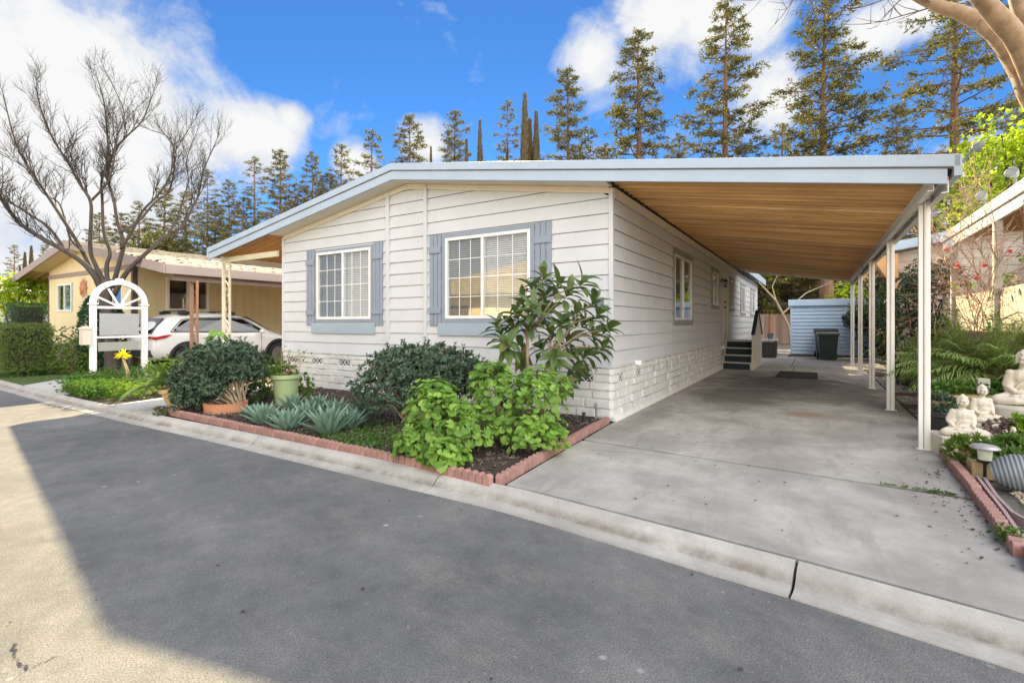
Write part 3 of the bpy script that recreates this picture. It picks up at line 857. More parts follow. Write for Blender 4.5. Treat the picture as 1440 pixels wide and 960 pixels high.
# skirting with lattice vents
VF = [-(.436 + .845 * n) for n in range(9)]; VS = [.33 + .87 * n for n in range(10)]
VZ = (.525, .635)
rows = [.02, .155, .29, .415, VZ[0], VZ[1], ZSK - .012]
b = MB(); rnd.seed(21)
ashlar(b, WX0, -.002, rows, [(x - .17, x + .17, *VZ) for x in VF], MI)
ashlar(b, .002, LEN, rows, [(y - .13, y + .13, *VZ) for y in VS], MS)
ashlar(b, -LEN, -.01, rows, [], Mat_at(MW, WX0, 0))
b.box(WX0 - .01, .0, -.03, -.001, ZSK - .011, ZSK + .006); b.box(.001, .03, 0, LEN, ZSK - .011, ZSK + .006)
b.build('skirting', M_SKIRT, home)
b = MB(); b.prism([(.0, .0), (.075, .0), (.03, .055), (.0, .06)], .0, 9.1, 'y'); b.prism([(.0, .0), (.075, .0), (.03, .055), (.0, .06)], 11.8, LEN, 'y'); b.build('base_board', M_SKIRT, home)
def vent(M, u, w):
    f = MB(); z0, z1 = VZ
    f.box(u - w, u + w, -.002, .03, z0 - .0, z1, M)
    o = f.build('vent', M_DARKROOM, home)
    l = MB(); n = 3 if w > .15 else 2; cw = 2 * w / n
    for i in range(n):
        x = u - w + cw * (i + .5)
        for sgn in (1, -1):
            ang = math.atan2((z1 - z0) * sgn, cw); ln = math.hypot(z1 - z0, cw) / 2
            T = M @ Matrix.Translation((x, -.006 if sgn > 0 else -.004, (z0 + z1) / 2)) @ Matrix.Rotation(-ang, 4, 'Y')
            l.box(-ln, ln, -.008, .005, -.006, .006, T)
    frame_boxes(l, u - w - .012, u + w + .012, z0 - .012, z1 + .012, .013, -.016, .006, M)
    l.build('lattice', M_SKIRT, o)
for x in VF: vent(MI, x, .165)
for y in VS: vent(MS, y, .115)
# windows, shutters and boards of the front
win1 = window(home, MI, *W1, split=.5, grid=(3, 4), trim=M_TRIM, tw=.055)
win2 = window(home, MI, *W2, split=.46, grid=(3, 4), trim=M_TRIM, tw=.075)
for (pa, pb, w_) in ((432.5, 446, W1), (523.5, 540.5, W1), (605, 624.5, W2), (750, 775.5, W2)):
    ua, ub = front(pa, 400)[0], front(pb, 400)[0]
    if w_ is W1: ua, ub = (w_[0] - .06 - .27, w_[0] - .062) if pa < 500 else (w_[1] + .062, w_[1] + .06 + .27)
    else: ua, ub = (w_[0] - .08 - .27, w_[0] - .082) if pa < 700 else (w_[1] + .082, w_[1] + .08 + .29)
    shutter(home, MI, ua, ub, w_[2] - .12, w_[3] + .08)
for w_ in (W1, W2):
    b = MB(); b.box(w_[0] - .16, w_[1] + .12, -.040, -.016, w_[2] - .285, w_[2] - .075); b.build('sill_board', M_TRIM2, home, bevel=.004)
for i, s in enumerate(SW):
    window(home, MS, *s, split=.5 if i in (0, 3, 4) else None, grid=(2, 3), blind=(i != 0), trim=M_GREYTRIM, tw=.11, frame=M_WHITE, fw=.04, grids=False, curtain=(i == 0))
# door
b = MB(); b.box(DOOR[0] + .04, DOOR[1] - .04, .0, .05, DOOR[2], DOOR[3] - .04, MS)
for (za, zb) in ((.98, 1.75), (1.9, 2.66)):
    for (ua, ub) in ((9.66, 9.98), (10.07, 10.39)):
        frame_boxes(b, ua, ub, za, zb, .03, -.012, -.0005, MS)
door = b.build('door', mat('cream_door', (.72, .66, .50), .5, .04, 3), home, bevel=.004)
b = MB(); frame_boxes(b, DOOR[0] - .03, DOOR[1] + .03, DOOR[2] - .05, DOOR[3] + .03, .07, -.03, .02, MS); b.build('door_frame', mat('cream_door_frame', (.74, .68, .54), .5, .04, 3), home, bevel=.004)
b = MB()
for z, r in ((1.84, .03), (2.0, .026)):
    b.lathe([(r, 0), (r, .02), (r * .5, .022), (r * .5, .05), (r, .055), (r * .9, .085)], 12, M=MS @ Matrix.Translation((DOOR[0] + .11, 0, z)) @ Matrix.Rotation(R(90), 4, 'X'))
b.build('door_handle', M_BLACK, door)
# porch lantern
pl = MB(); T = MS @ Matrix.Translation((9.22, 0, 2.62))
pl.box(-.05, .05, -.035, -.012, -.06, .06, T); pl.tube([T @ V((0, -.03, .02)), T @ V((0, -.09, .06)), T @ V((0, -.13, .03))], .012)
pl.lathe([(.02, .03), (.075, -.0), (.08, -.02), (.06, -.03)], 10, M=T @ Matrix.Translation((0, -.13, .0)))
for k in range(4): pl.tube([T @ V((.05 * math.cos(k * PI / 2), -.13 + .05 * math.sin(k * PI / 2), -.03)), T @ V((.04 * math.cos(k * PI / 2), -.13 + .04 * math.sin(k * PI / 2), -.17))], .006, 5)
pl.lathe([(.05, -.17), (.045, -.19), (.01, -.2)], 10, M=T @ Matrix.Translation((0, -.13, 0)))
lan = pl.build('porch_lantern', M_BLACK, home)
pl = MB(); pl.lathe([(.03, -.03), (.042, -.06), (.04, -.14), (.03, -.165)], 10, M=T @ Matrix.Translation((0, -.13, 0))); pl.build('lamp_glass', M_GLASS, lan)
# little fittings on the skirting and the corner
b = MB(); T = MS @ Matrix.Translation((1.02, 0, .73)); b.prism([(-.05, -.02), (.05, -.02), (.03, .05), (-.03, .05)], -.11, -.012, 'y', T); b.build('drain_spout', M_WHITE, home, bevel=.006)
b = MB(); T = MS @ Matrix.Translation((8.95, 0, .62)); b.box(-.03, .03, -.04, -.012, -.03, .03, T); b.lathe([(.03, 0), (.045, .05), (.06, .11), (.055, .112)], 12, M=T @ Matrix.Translation((0, -.05, 0)) @ Matrix.Rotation(R(70), 4, 'X')); b.build('flood_lamp', M_WHITE, home)
b = MB(); xx, zz = front(847, 424); T = Matrix.Translation((xx, 0, zz)); b.box(-.035, .035, -.05, -.012, -.05, .06, T); b.tube([T @ V((-.02, -.04, .03)), T @ V((-.05, -.11, .05)), T @ V((-.02, -.13, -.02))], .012); b.box(-.03, .01, -.15, -.09, -.07, -.02, T); b.build('hose_bracket', M_GREYPL, home, bevel=.004)
# roof
y0 = -.36
b = MB()
def slope(xa, xb, ya, yb, top, bot): b.prism([(xa, zr(xa) + bot), (xb, zr(xb) + bot), (xb, zr(xb) + top), (xa, zr(xa) + top)], ya, yb, 'y')
slope(-9.83, RX, y0, 12.62, -.012, -.10); slope(RX, 3.50, y0, 12.62, -.012, -.10)
slope(-7.95, RX, 12.62, LEN + .3, -.012, -.10); slope(RX, .32, 12.62, LEN + .3, -.012, -.10)
b.box(RX - .12, RX + .12, y0 + .02, LEN + .3, RZ - .02, RZ + .012)
for yy, xx in ((3.0, RX + .4), (7.5, RX - .7)): b.lathe([(.07, 0), (.07, .30), (.11, .31), (.11, .37), (.02, .40)], 12, (xx, yy, zr(xx) - .03))
roof = b.build('roof', M_ROOFW, home)
# front fascia: a gutter band over a deeper board
def band(ya, yb, top, bot, name, m, xa=-9.87, xb=3.55, parent=home):
    global b
    b = MB()
    b.prism([(xa, zr(xa) + bot), (RX, RZ + bot), (xb, zr(xb) + bot), (xb, zr(xb) + top), (RX, RZ + top), (xa, zr(xa) + top)], ya, yb, 'y')
    return b.build(name, m, parent, bevel=.006)
band(-.43, -.375, .0, -.118, 'roof_edge', M_FASCIA)
b = MB(); b.prism([(-9.86, zr(-9.86) - .128), (RX, RZ - .128), (3.50, zr(3.50) - .128), (3.50, zr(3.50) - .119), (RX, RZ - .119), (-9.86, zr(-9.86) - .119)], -.40, -.37, 'y'); b.build('edge_gap', M_BROWN, home)
fa = band(-.405, -.37, -.129, -.275, 'fascia', M_FASCIA, xb=3.46)
b = MB(); b.box(3.50, 3.56, -.43, 12.66, zr(3.55) - .20, zr(3.55) + .0); b.box(-9.90, -9.84, -.43, 12.66, zr(-9.87) - .22, zr(-9.87) + .0); b.build('side_fascia', M_FASCIA, home, bevel=.005)
b = MB()
b.prism([(0.32, zr(.3) - .27), (.35, zr(.3) - .27), (.35, zr(.3)), (.32, zr(.3))], 12.7, LEN + .34, 'y'); b.build('rear_fascia', M_FASCIA, home, bevel=.004)
b = MB()
b.prism([(.3, zr(.3) - .30), (3.5, zr(3.5) - .28), (3.5, zr(3.5) - .02), (.3, zr(.3) - .02)], 12.63, 12.68, 'y'); b.build('fascia', M_WHITEPAINT, home, bevel=.004); b = MB()
b.prism([(-9.8, zr(-9.8) - .28), (-7.9, zr(-7.9) - .28), (-7.9, zr(-7.9) - .02), (-9.8, zr(-9.8) - .02)], 12.63, 12.68, 'y'); b.build('fascia', M_WHITEPAINT, home, bevel=.004)
# soffit of the front overhang
b = MB()
for (xa, xb) in ((WX0 - .02, RX), (RX, .02)): b.prism([(xa, zs(xa) - .010), (xb, zs(xb) - .010), (xb, zs(xb) + .02), (xa, zs(xa) + .02)], -.369, -.036, 'y')
b.build('soffit', M_SOFFIT, home)
# ribbed ceilings
def ribbed(parent, xa, xb, ya, yb, dz, pitch, m, name):
    c = MB(); y = ya; k = 0
    while y < yb - .01:
        e = min(yb, y + pitch); h = .034
        pts = [(y, 0), (y + pitch * .10, 0), (y + pitch * .16, h), (y + pitch * .84, h), (y + pitch * .90, 0), (e, 0)]
        for (p, q), (p2, q2) in zip(pts, pts[1:]):
            p = min(p, yb); p2 = min(p2, yb)
            c.face([(xa, p, zr(xa) + dz + q), (xa, p2, zr(xa) + dz + q2), (xb, p2, zr(xb) + dz + q2), (xb, p, zr(xb) + dz + q)])
        y = e
    return c.build(name, m, parent)
carport = ribbed(home, .035, 3.48, -.36, 12.62, -.215, .20, M_CEIL, 'carport_ceiling')
def post(parent, x, y, ztop, w=.05, double=True):
    p = MB()
    if double:
        p.box(x - .052, x - .012, y - .026, y + .026, .0, ztop); p.box(x - .006, x + .046, y - .036, y + .036, .0, ztop + .03)
        p.box(x + .006, x + .034, y - .0395, y - .036, .02, ztop); p.box(x - .075, x + .075, y - .055, y + .055, .0, .008)
    else:
        p.box(x - w / 2, x + w / 2, y - w / 2, y + w / 2, 0, ztop)
        p.box(x - w * .8, x + w * .8, y - w * .8, y + w * .8, 0, .01)
    return p.build('post', M_WHITEPAINT, parent, bevel=.004)
for k in (.34, 3.12, 6.08, 9.15, 12.3): post(carport, 3.40, k, 2.63)
def channel(parent, x, ya, yb, z0, z1, name='beam'):
    p = MB(); p.box(x - .006, x + .006, ya, yb, z0, z1); p.box(x - .05, x - .0065, ya, yb, z0, z0 + .012); p.box(x - .05, x - .0065, ya, yb, z1 - .012, z1)
    return p.build(name, M_WHITEPAINT, parent, bevel=.003)
channel(carport, 3.375, -.30, 12.6, 2.64, 2.755); channel(carport, 3.475, -.34, 12.6, 2.60, 2.735)
b = MB()
for k in range(14): b.box(3.385, 3.42, .1 + k * .92, .2 + k * .92, 2.66, 2.74)
b.build('bracket', M_WHITEPAINT, carport, bevel=.003)
# left awning
aw = ribbed(home, -9.82, WX0 - .03, -.36, 12.62, -.20, .21, M_ORANGEWOOD, 'awning_ceiling')
channel(aw, -9.62, -.25, 12.6, 2.80, 2.94)
b = MB(); b.box(-9.62, WX0 - .02, -.15, -.10, 2.805, 2.93); b.build('beam', mat('cream_beam', (.62, .58, .42), .6, .05, 3), aw, bevel=.004)
# pairs of slim posts with scrollwork
def scroll_pair(parent, x, y, ztop, gap, m, scroll=True, w=.062, name='post', axis='x'):
    dx, dy = (gap / 2, 0) if axis == 'x' else (0, gap / 2)
    for sg in (-1, 1):
        p = MB(); ww = w if sg < 0 else w * .72
        p.box(x + sg * dx - ww / 2, x + sg * dx + ww / 2, y + sg * dy - ww / 2, y + sg * dy + ww / 2, 0, ztop); o = p.build(name, m, parent, bevel=.004)
    if scroll:
        s = MB(); n = 5; T = Matrix.Translation((x, y, 0)) @ (MI if axis == 'x' else Matrix.Rotation(R(90), 4, 'Z'))
        for i in range(n):
            z = .25 + (ztop - .5) * (i + .5) / n; h = (ztop - .5) / n * .48; pts = []
            for k in range(17):
                t = -1 + 2 * k / 16
                pts.append(T @ V((gap * .30 * math.sin(t * PI) * (1 if i % 2 else -1), 0, z + t * h)))
            s.tube(pts, .007, 5)
            for sg in (-1, 1):
                s.tube([T @ V((gap * .16 * math.cos(a * .7) * (1 - a / 14) + gap * .1 * sg, 0, z + sg * h * .7 + gap * .16 * math.sin(a * .7) * (1 - a / 14))) for a in range(11)], .005, 5)
        s.box(-gap / 2, gap / 2, -.012, .012, ztop - .05, ztop - .02, T)
        s.build('scrollwork', m, parent)
M_CREAMPOST = mat('cream_post_paint', (.74, .70, .56), .5, .05, 4, dirt=.15)
scroll_pair(aw, -9.60, -.12, 2.80, .27, M_CREAMPOST)
scroll_pair(aw, -9.60, 4.2, 2.80, .27, M_CREAMPOST); scroll_pair(aw, -9.60, 8.4, 2.80, .27, M_CREAMPOST)
# flood lamp at the carport corner
b = MB(); T = Matrix.Translation((3.58, -.2, 3.0))
b.tube([T @ V((0, 0, -.12)), T @ V((.06, -.02, -.04)), T @ V((.10, -.04, .02))], .014, 6)
b.lathe([(.02, -.04), (.05, .0), (.056, .03), (.05, .032)], 14, M=T @ Matrix.Translation((.12, -.06, .02)) @ Matrix.Rotation(R(105), 4, 'Y'))
b.build('flood_lamp', M_GREYPL, home, smooth=False)

# entry steps
st = thing('entry_steps', 'beige entry steps with dark treads and a pointed side panel under the carport', 'steps', H(.04, 9.2), ROT)
RI, TD, WD = .205, .235, .78
for k in range(4):
    b = MB(); b.box(.0, WD, TD * k, TD * (k + 1), RI * k if k else 0, RI * (k + 1) - .03)
    b.build('riser', M_STEPDK, st)
    b = MB(); b.box(-.01, WD + .02, TD * k - .03, TD * (k + 1) - .031 if k < 3 else TD * 3 + 1.0, RI * (k + 1) - .029, RI * (k + 1)); 
    b.box(-.008, .03, TD * k - .012, TD * k - .001, RI * k, RI * (k + 1) - .03); b.box(WD - .03, WD + .018, TD * k - .012, TD * k - .001, RI * k, RI * (k + 1) - .03)
    b.build('tread', M_BEIGE, st, bevel=.003)
b = MB(); b.box(0, WD, TD * 3 + .25, TD * 3 + 1.0, 0, .78); b.build('landing', M_BEIGE, st)
for k in range(3):
    b = MB(); b.box(0, WD, 1.71 + TD * k, 1.71 + TD * (k + 1), 0, .82 - RI * (k + 1)); b.build('tread', M_BEIGE, st, bevel=.003)
b = MB()
b.prism([(.02, 0), (2.42, 0), (2.42, .95), (1.32, 1.66), (1.12, 1.66), (.02, .98)], WD + .021, WD + .075, 'x'); b.build('side_panel', M_BEIGE, st, bevel=.004)
b = MB(); b.box(WD + .015, WD + .085, .0, .07, 0, 1.05); b.box(WD + .012, WD + .085, 1.15, 1.29, 0, 1.74); b.build('newel_post', M_BEIGE, st, bevel=.004)
b = MB()
for (ya, za, yb, zb) in ((.0, 1.0, 1.17, 1.70), (2.46, .97, 1.27, 1.70)):
    b.prism([(ya, za), (yb, zb), (yb, zb + .06), (ya, za + .06)], WD - .0, WD + .1, 'x')
b.build('handrail', M_STEPDK, st, bevel=.004)
# ================================================================== THE YELLOW HOME ON THE LEFT
YC = V((-11.6, 15.0, 0))
yh = thing('neighbour_home', 'cream yellow home with brown trim, shake roof and a car awning beside the bare tree', 'house', YC, ROT)
yRX, yRZ, ySL, yX0, yLEN = -3.75, 4.14, .175, -7.35, 17.0
def yr(x): return yRZ - ySL * abs(x - yRX)
def yfr(z):
    zt = yRZ - .20
    k = (zt - z) / ySL
    return (max(yX0, yRX - k), min(0, yRX + k))
YW1 = (-6.45, -5.0, 1.78, 2.80); YW2 = (-1.55, -.75, 1.78, 2.80)
b = MB(); boards(b, yfr, .62, 3.93, .31, [YW1, YW2], MI); b.build('front_wall', M_YELLOW, yh)
YS = (.88, 2.2, 1.74, 2.84)
b = MB(); boards(b, rect_range(0, yLEN), .62, yr(0) - .12, .31, [YS], MS); b.build('side_wall', M_YELLOW, yh)
b = MB(); boards(b, rect_range(-yLEN, 0), .62, yr(yX0) - .12, .31, [], Mat_at(MW, yX0, 0)); b.box(yX0, 0, yLEN - .06, yLEN, 0, 3.2); b.build('side_wall', M_YELLOW, yh)
b = MB(); b.box(yX0 + .02, -.02, .0, .05, 0, .64); b.box(-.05, .0, .05, yLEN, 0, .64); b.box(yX0, yX0 + .05, .05, yLEN, 0, .64); b.build('skirting', mat('brown_skirting', (.27, .21, .18), .8, .15, 5, .3, 30), yh)
for q in ((-.10, .02, -.035, .10), (yX0 - .02, yX0 + .05, -.03, .06)):
    b = MB(); b.box(*q, 0, yr(0) - .2); b.build('corner_trim', M_DKBROWN, yh)
b = MB(); b.box(yX0 + .05, -.1, -.035, -.013, 3.02, 3.17); b.build('trim_board', mat('mauve_brown_trim', (.33, .25, .21), .6, .08, 4), yh)
window(yh, MI, *YW1, blind=False, curtain=True, fw=.07, grids=False, dark_left=True); window(yh, MI, *YW2, split=None, blind=False, fw=.07, grids=False)
window(yh, MS, *YS, blind=False, curtain=False, fw=.09, grids=False, dark_left=True, frame=mat('cream_window', (.90, .86, .75), .5, .03, 4))
# shake roof: overlapping courses with ragged butts
b = MB(); rnd.seed(31)
def courses(xa, xb, ya, yb, n, z_of, mb, thick=.03, w=.28):
    for i in range(n):
        t0 = i / n; t1 = (i + 1) / n
        p = xa + (xb - xa) * t0; q = xa + (xb - xa) * t1
        y = ya
        while y < yb - .01:
            e = min(yb, y + rnd.uniform(w * .6, w * 1.4)); lift = rnd.uniform(.6, 1.4) * thick; qq = q + (xb - xa) / n * rnd.uniform(.0, .12)
            zp = z_of(p) + .004; zq = z_of(qq) + lift
            mb.face([(p, y, zp), (p, e, zp), (qq, e, zq), (qq, y, zq)])
            mb.face([(qq, y, zq), (qq, e, zq), (qq, e, zq - lift - .01), (qq, y, zq - lift - .01)])
            y = e
courses(yRX, -.1, -.55, yLEN + .4, 13, lambda x: yr(x), b); courses(yRX, yX0 - .3, -.55, yLEN + .4, 13, lambda x: yr(x), b)
courses(yX0 - .3, -9.75, -.55, 12, 7, lambda x: yr(x), b)
rf = b.build('roof', M_TILE, yh)
b = MB()
for xa, xb in ((-9.75, yRX), (yRX, 3.3)): b.prism([(xa, yr(xa) - .07), (xb, yr(xb) - .07), (xb, yr(xb) - .005), (xa, yr(xa) - .005)], -.5, 12.0, 'y')
for xa, xb in ((yX0 - .3, yRX), (yRX, .2)): b.prism([(xa, yr(xa) - .07), (xb, yr(xb) - .07), (xb, yr(xb) - .005), (xa, yr(xa) - .005)], 12.0, yLEN + .4, 'y')
b.build('roof_deck', M_BROWN, yh)
b = MB(); courses(-.1, 3.32, -.55, 12, 9, lambda x: yr(x) + .005, b, .045, .2); b.build('awning_tiles', M_CREAMTILE, yh)
b = MB()
b.prism([(-9.8, yr(-9.8) - .24), (yRX, yRZ - .24), (3.36, yr(3.36) - .24), (3.36, yr(3.36) + .02), (yRX, yRZ + .02), (-9.8, yr(-9.8) + .02)], -.60, -.555, 'y')
b.box(3.33, 3.375, -.552, 12.0, yr(3.36) - .24, yr(3.36) - .0)
b.box(-9.82, -9.78, -.552, 12.0, yr(-9.8) - .22, yr(-9.8) - .0)
b.build('fascia', mat('mauve_brown_fascia', (.34, .27, .25), .6, .06, 4), yh, bevel=.006)
b = MB()
for (xa, xb) in ((yX0 - .02, yRX), (yRX, .0)): b.prism([(xa, yr(xa) - .20), (xb, yr(xb) - .20), (xb, yr(xb) - .16), (xa, yr(xa) - .16)], -.55, -.013, 'y')
b.build('soffit', mat('yellow_soffit', (.66, .52, .28), .6, .05, 3), yh)
def yrib(xa, xb, m):
    c = MB(); y = -.5
    while y < 12:
        for (p, q, h) in ((0, .3, 0), (.3, .5, .06), (.5, .8, .06), (.8, 1, 0)):
            pass
        c.prism([(xa, yr(xa) - .14), (xb, yr(xb) - .14), (xb, yr(xb) - .10), (xa, yr(xa) - .10)], y, y + .26, 'y')
        c.prism([(xa, yr(xa) - .20), (xb, yr(xb) - .20), (xb, yr(xb) - .141), (xa, yr(xa) - .141)], y + .11, y + .15, 'y'); y += .262
    return c
yrib(.02, 3.3, None).build('awning_ceiling', mat('tan_awning_ceiling', (.50, .38, .20), .6, .08, 3), yh)
yrib(-9.75, yX0 - .02, None).build('awning_ceiling', mat('tan_awning_ceiling_left', (.52, .37, .20), .6, .08, 3), yh)
ya_ = MB(); ya_.box(3.12, 3.2, -.3, 11.9, 2.50, 2.66); ybm = ya_.build('awning_beam', M_BROWN, yh)
for y in (.24, 3.3, 7.4): scroll_pair(yh, 3.16, y, 2.52, .30, M_RUST, w=.075)
for y in (.1, 3.5): scroll_pair(yh, -9.5, y, 2.75, .30, M_DKBROWN, scroll=False, w=.07)
ya_ = MB(); ya_.box(-9.56, -9.46, -.3, 11.9, 2.72, 2.88); ya_.build('awning_beam', M_DKBROWN, yh)
# terracotta sun on the wall
xx, zz = front(119, 405, YC)
sn = thing('sun_ornament', 'terracotta sun face ornament hung on the yellow gable wall', 'ornament', YC + EX * xx - EY * .02 + V((0, 0, zz)), ROT)
b = MB(); T = Matrix.Rotation(R(90), 4, 'X')
b.lathe([(.0, .0), (.20, .0), (.21, .03), (.16, .07), (.08, .09), (.0, .095)], 24, M=T); b.build('face', M_TERRA, sn, smooth=True)
b = MB()
for k in range(20):
    a = 2 * PI * k / 20; r = .42 if k % 2 == 0 else .33; w = .045
    c, s = math.cos(a), math.sin(a)
    q = [V((c * .18 - s * w, -.02, s * .18 + c * w)), V((c * .18 + s * w, -.02, s * .18 - c * w)), V((c * r, -.012, s * r)), V((c * .2, -.055, s * .2)), ]
    b.face([q[0], q[3], q[2]]); b.face([q[3], q[1], q[2]]); b.face([q[1], q[0], q[2]])
b.build('ray', M_TERRA, sn)
b = MB()
for sx in (-.07, .07): b.ell((sx, -.085, .05), (.028, .014, .018)); 
b.ell((0, -.095, -.01), (.022, .03, .05)); b.ell((0, -.085, -.085), (.06, .014, .014)); b.build('features', M_TERRA, sn, smooth=True)

# white house behind the lemon tree, far left
wh = thing('white_house', 'white house half hidden behind the lemon tree at the far left', 'house', V((-29.5, 25.5, 0)), ROT)
b = MB(); siding(b, rect_range(0, 8.6), .3, 2.6, .2, [(3, 4.4, 1.2, 2.3), (6.4, 7.6, 1.2, 2.3)], MI); b.box(.02, 8.58, .02, 9, 0, .3); b.box(8.5, 8.58, .02, 9, .3, 2.6); b.box(.02, .1, .02, 9, .3, 2.6); b.build('wall', M_SIDING, wh)
window(wh, MI, 3, 4.4, 1.2, 2.3, grids=False, fw=.07); window(wh, MI, 6.4, 7.6, 1.2, 2.3, grids=False, fw=.07)
b = MB(); b.prism([(-.4, 2.62), (9.0, 2.62), (9.0, 2.75), (4.3, 3.6), (-.4, 2.75)], -.4, 9.4, 'y'); b.build('roof', M_PINKW, wh, bevel=.02)
b = MB(); 
for x in (.3, 2.7, 5.4, 8.3): b.box(x, x + .1, -.34, -.24, 0, 2.62)
b.build('post', M_WHITEPAINT, wh)

# ================================================================== THE HOME ON THE RIGHT
NC = V((7.33, 7.0, 0)) 
nh = thing('tan_home', 'tan neighbouring home with white carport beam and picket railing at the right edge', 'house', NC, ROT)
def nz(x): return 3.37 + .11 * x
b = MB(); b.prism([(-.0, nz(0) - .02), (4.2, nz(4.2) - .02), (4.2, nz(4.2) - .10), (0.0, nz(0) - .10)], -1.6, 5.1, 'y'); b.build('carport_roof', M_ROOFW, nh)
b = MB(); y = -1.6
while y < 5.08:
    b.prism([(.02, nz(0) - .13), (3.9, nz(3.9) - .13), (3.9, nz(3.9) - .101), (.02, nz(0) - .101)], y, y + .17, 'y'); y += .2
b.build('carport_ceiling', M_ORANGEWOOD, nh)
b = MB(); b.box(-.06, .0, -1.62, 5.12, nz(0) - .15, nz(0) + .02); b.build('roof_edge', M_WHITEPAINT, nh, bevel=.006)
b = MB(); b.box(-.03, .02, -1.6, 5.1, nz(0) - .34, nz(0) - .17); b.box(.02, .08, -1.6, 5.1, nz(0) - .30, nz(0) - .2); b.build('beam', M_WHITEPAINT, nh, bevel=.006)
b = MB(); b.prism([(.0, nz(0) - .28), (4.0, nz(4) - .28), (4.0, nz(4)), (0, nz(0))], -1.68, -1.625, 'y'); b.build('fascia', M_WHITEPAINT, nh, bevel=.005)
for y in (-1.4, 1.2, 4.16):
    b = MB(); b.box(-.055, .055, y - .055, y + .055, 0, nz(0) - .34)
    rnd.seed(int(y * 10) + 40)
    b.build('post', mat('flaking_white_post', (.74, .72, .66), .7, .1, 6, .3, 40, dirt=.55), nh, bevel=.004)
b = MB(); siding_x = 2.9
boards(b, rect_range(-9.2, 2.0), .0, nz(2.9) - .1, .2, [(-5.6, -4.2, 1.5, 2.6)], Mat_at(MW, siding_x, 0)); b.box(siding_x + .02, siding_x + 5, -1.95, 9.15, 0, nz(2.9) - .1); b.build('wall', M_TAN, nh)
window(nh, Mat_at(MW, siding_x, 0), -5.6, -4.2, 1.5, 2.6, grids=False, fw=.06)
b = MB()
rnd.seed(4)
y = -1.3
while y < 4.1:
    if not (1.12 < y < 1.22): b.box(.0, .022, y, y + .128, .55 + rnd.uniform(-.01, .01), 1.92 + rnd.uniform(-.006, .006))
    y += .14
b.box(.024, .06, -1.3, 4.1, 1.70, 1.79); b.box(.024, .06, -1.3, 4.1, .62, .71); b.build('picket_railing', mat('pale_vertical_boards', (.66, .60, .54), .7, .1, 3, .2, 30, dirt=.3), nh)
b = MB()
for k in range(4): b.box(.0, .06, -1.3, 4.1, .02 + .135 * k, .145 + .135 * k)
b.build('skirting', mat('tan_stone_skirting', (.50, .40, .28), .85, .25, 7, .5, 25), nh)
# wing further back with its own gable roof
def nfr(z):
    k = (4.05 - z) / .17; return (max(-.4, 2.6 - k), min(6, 2.6 + k))
b = MB(); siding(b, nfr, .0, 4.0, .25, [], Mat_at(MI, 0, 9.4)); b.box(-.38, -.30, 9.45, 15, 0, 3.4); b.build('wing_wall', M_PINKW, nh)
b = MB()
for xa, xb in ((-1.1, 2.6), (2.6, 6.5)):
    z = lambda x: 4.30 - .17 * abs(x - 2.6)
    b.prism([(xa, z(xa) - .20), (xb, z(xb) - .20), (xb, z(xb)), (xa, z(xa))], 8.8, 15, 'y')
b.build('wing_roof', M_ROOFW, nh, bevel=.01)
b = MB(); b.prism([(-1.15, 3.42), (2.6, 4.06), (6.5, 3.40), (6.5, 3.67), (2.6, 4.33), (-1.15, 3.69)], 8.74, 8.798, 'y'); b.build('wing_fascia', M_FASCIA, nh, bevel=.005)
b = MB(); b.prism([(-1.05, 3.38), (-.41, 3.48), (-.41, 3.42), (-.41, 2.4), (-.52, 2.4)], 8.9, 14.8, 'y'); b.build('wing_eave', M_ORANGEWOOD, nh)
for px, py, dy in ((1432, 245, .0), (1388, 282, 0)):
    y_, z_ = side(px, py, NC); b = MB(); T = Matrix.Translation((-.02, y_, nz(0) + .02))
    b.tube([T @ V((0, 0, 0)), T @ V((-.02, -.02, .12))], .014, 6); b.lathe([(.03, -.09), (.06, -.03), (.085, .04), (.075, .042)], 12, M=T @ Matrix.Translation((-.06, -.08, .17)) @ Matrix.Rotation(R(60), 4, 'X') @ Matrix.Rotation(R(-40), 4, 'Y')); b.build('flood_lamp', M_GREYPL, nh)

# ================================================================== BACK YARD
sh = thing('garden_shed', 'pale blue lap-sided shed with a flat fascia roof at the end of the driveway', 'shed', H(1.55, 16.8), ROT)
b = MB(); siding(b, rect_range(0, 2.9), .08, 2.05, .145, [], MI, .03, .026); siding(b, rect_range(0, 2.4), .08, 2.05, .145, [], Mat_at(MS, 2.9, 0), .03, .026)
siding(b, rect_range(-2.4, 0), .08, 2.05, .145, [], MW, .03, .026); b.box(.02, 2.88, .02, 2.38, .08, 2.05); b.build('wall', M_SHED, sh)
for xa in (-.025, 2.85):
    b = MB(); b.box(xa, xa + .075, -.028, .0, .06, 2.05); b.build('corner_trim', M_SHED, sh)
b = MB(); b.box(-.10, 3.02, -.14, 2.5, 2.055, 2.31); b.build('roof', M_SHED, sh, bevel=.012)
b = MB(); b.box(-.06, 2.95, -.06, 2.4, 0, .07); b.build('base', M_DKBROWN, sh)
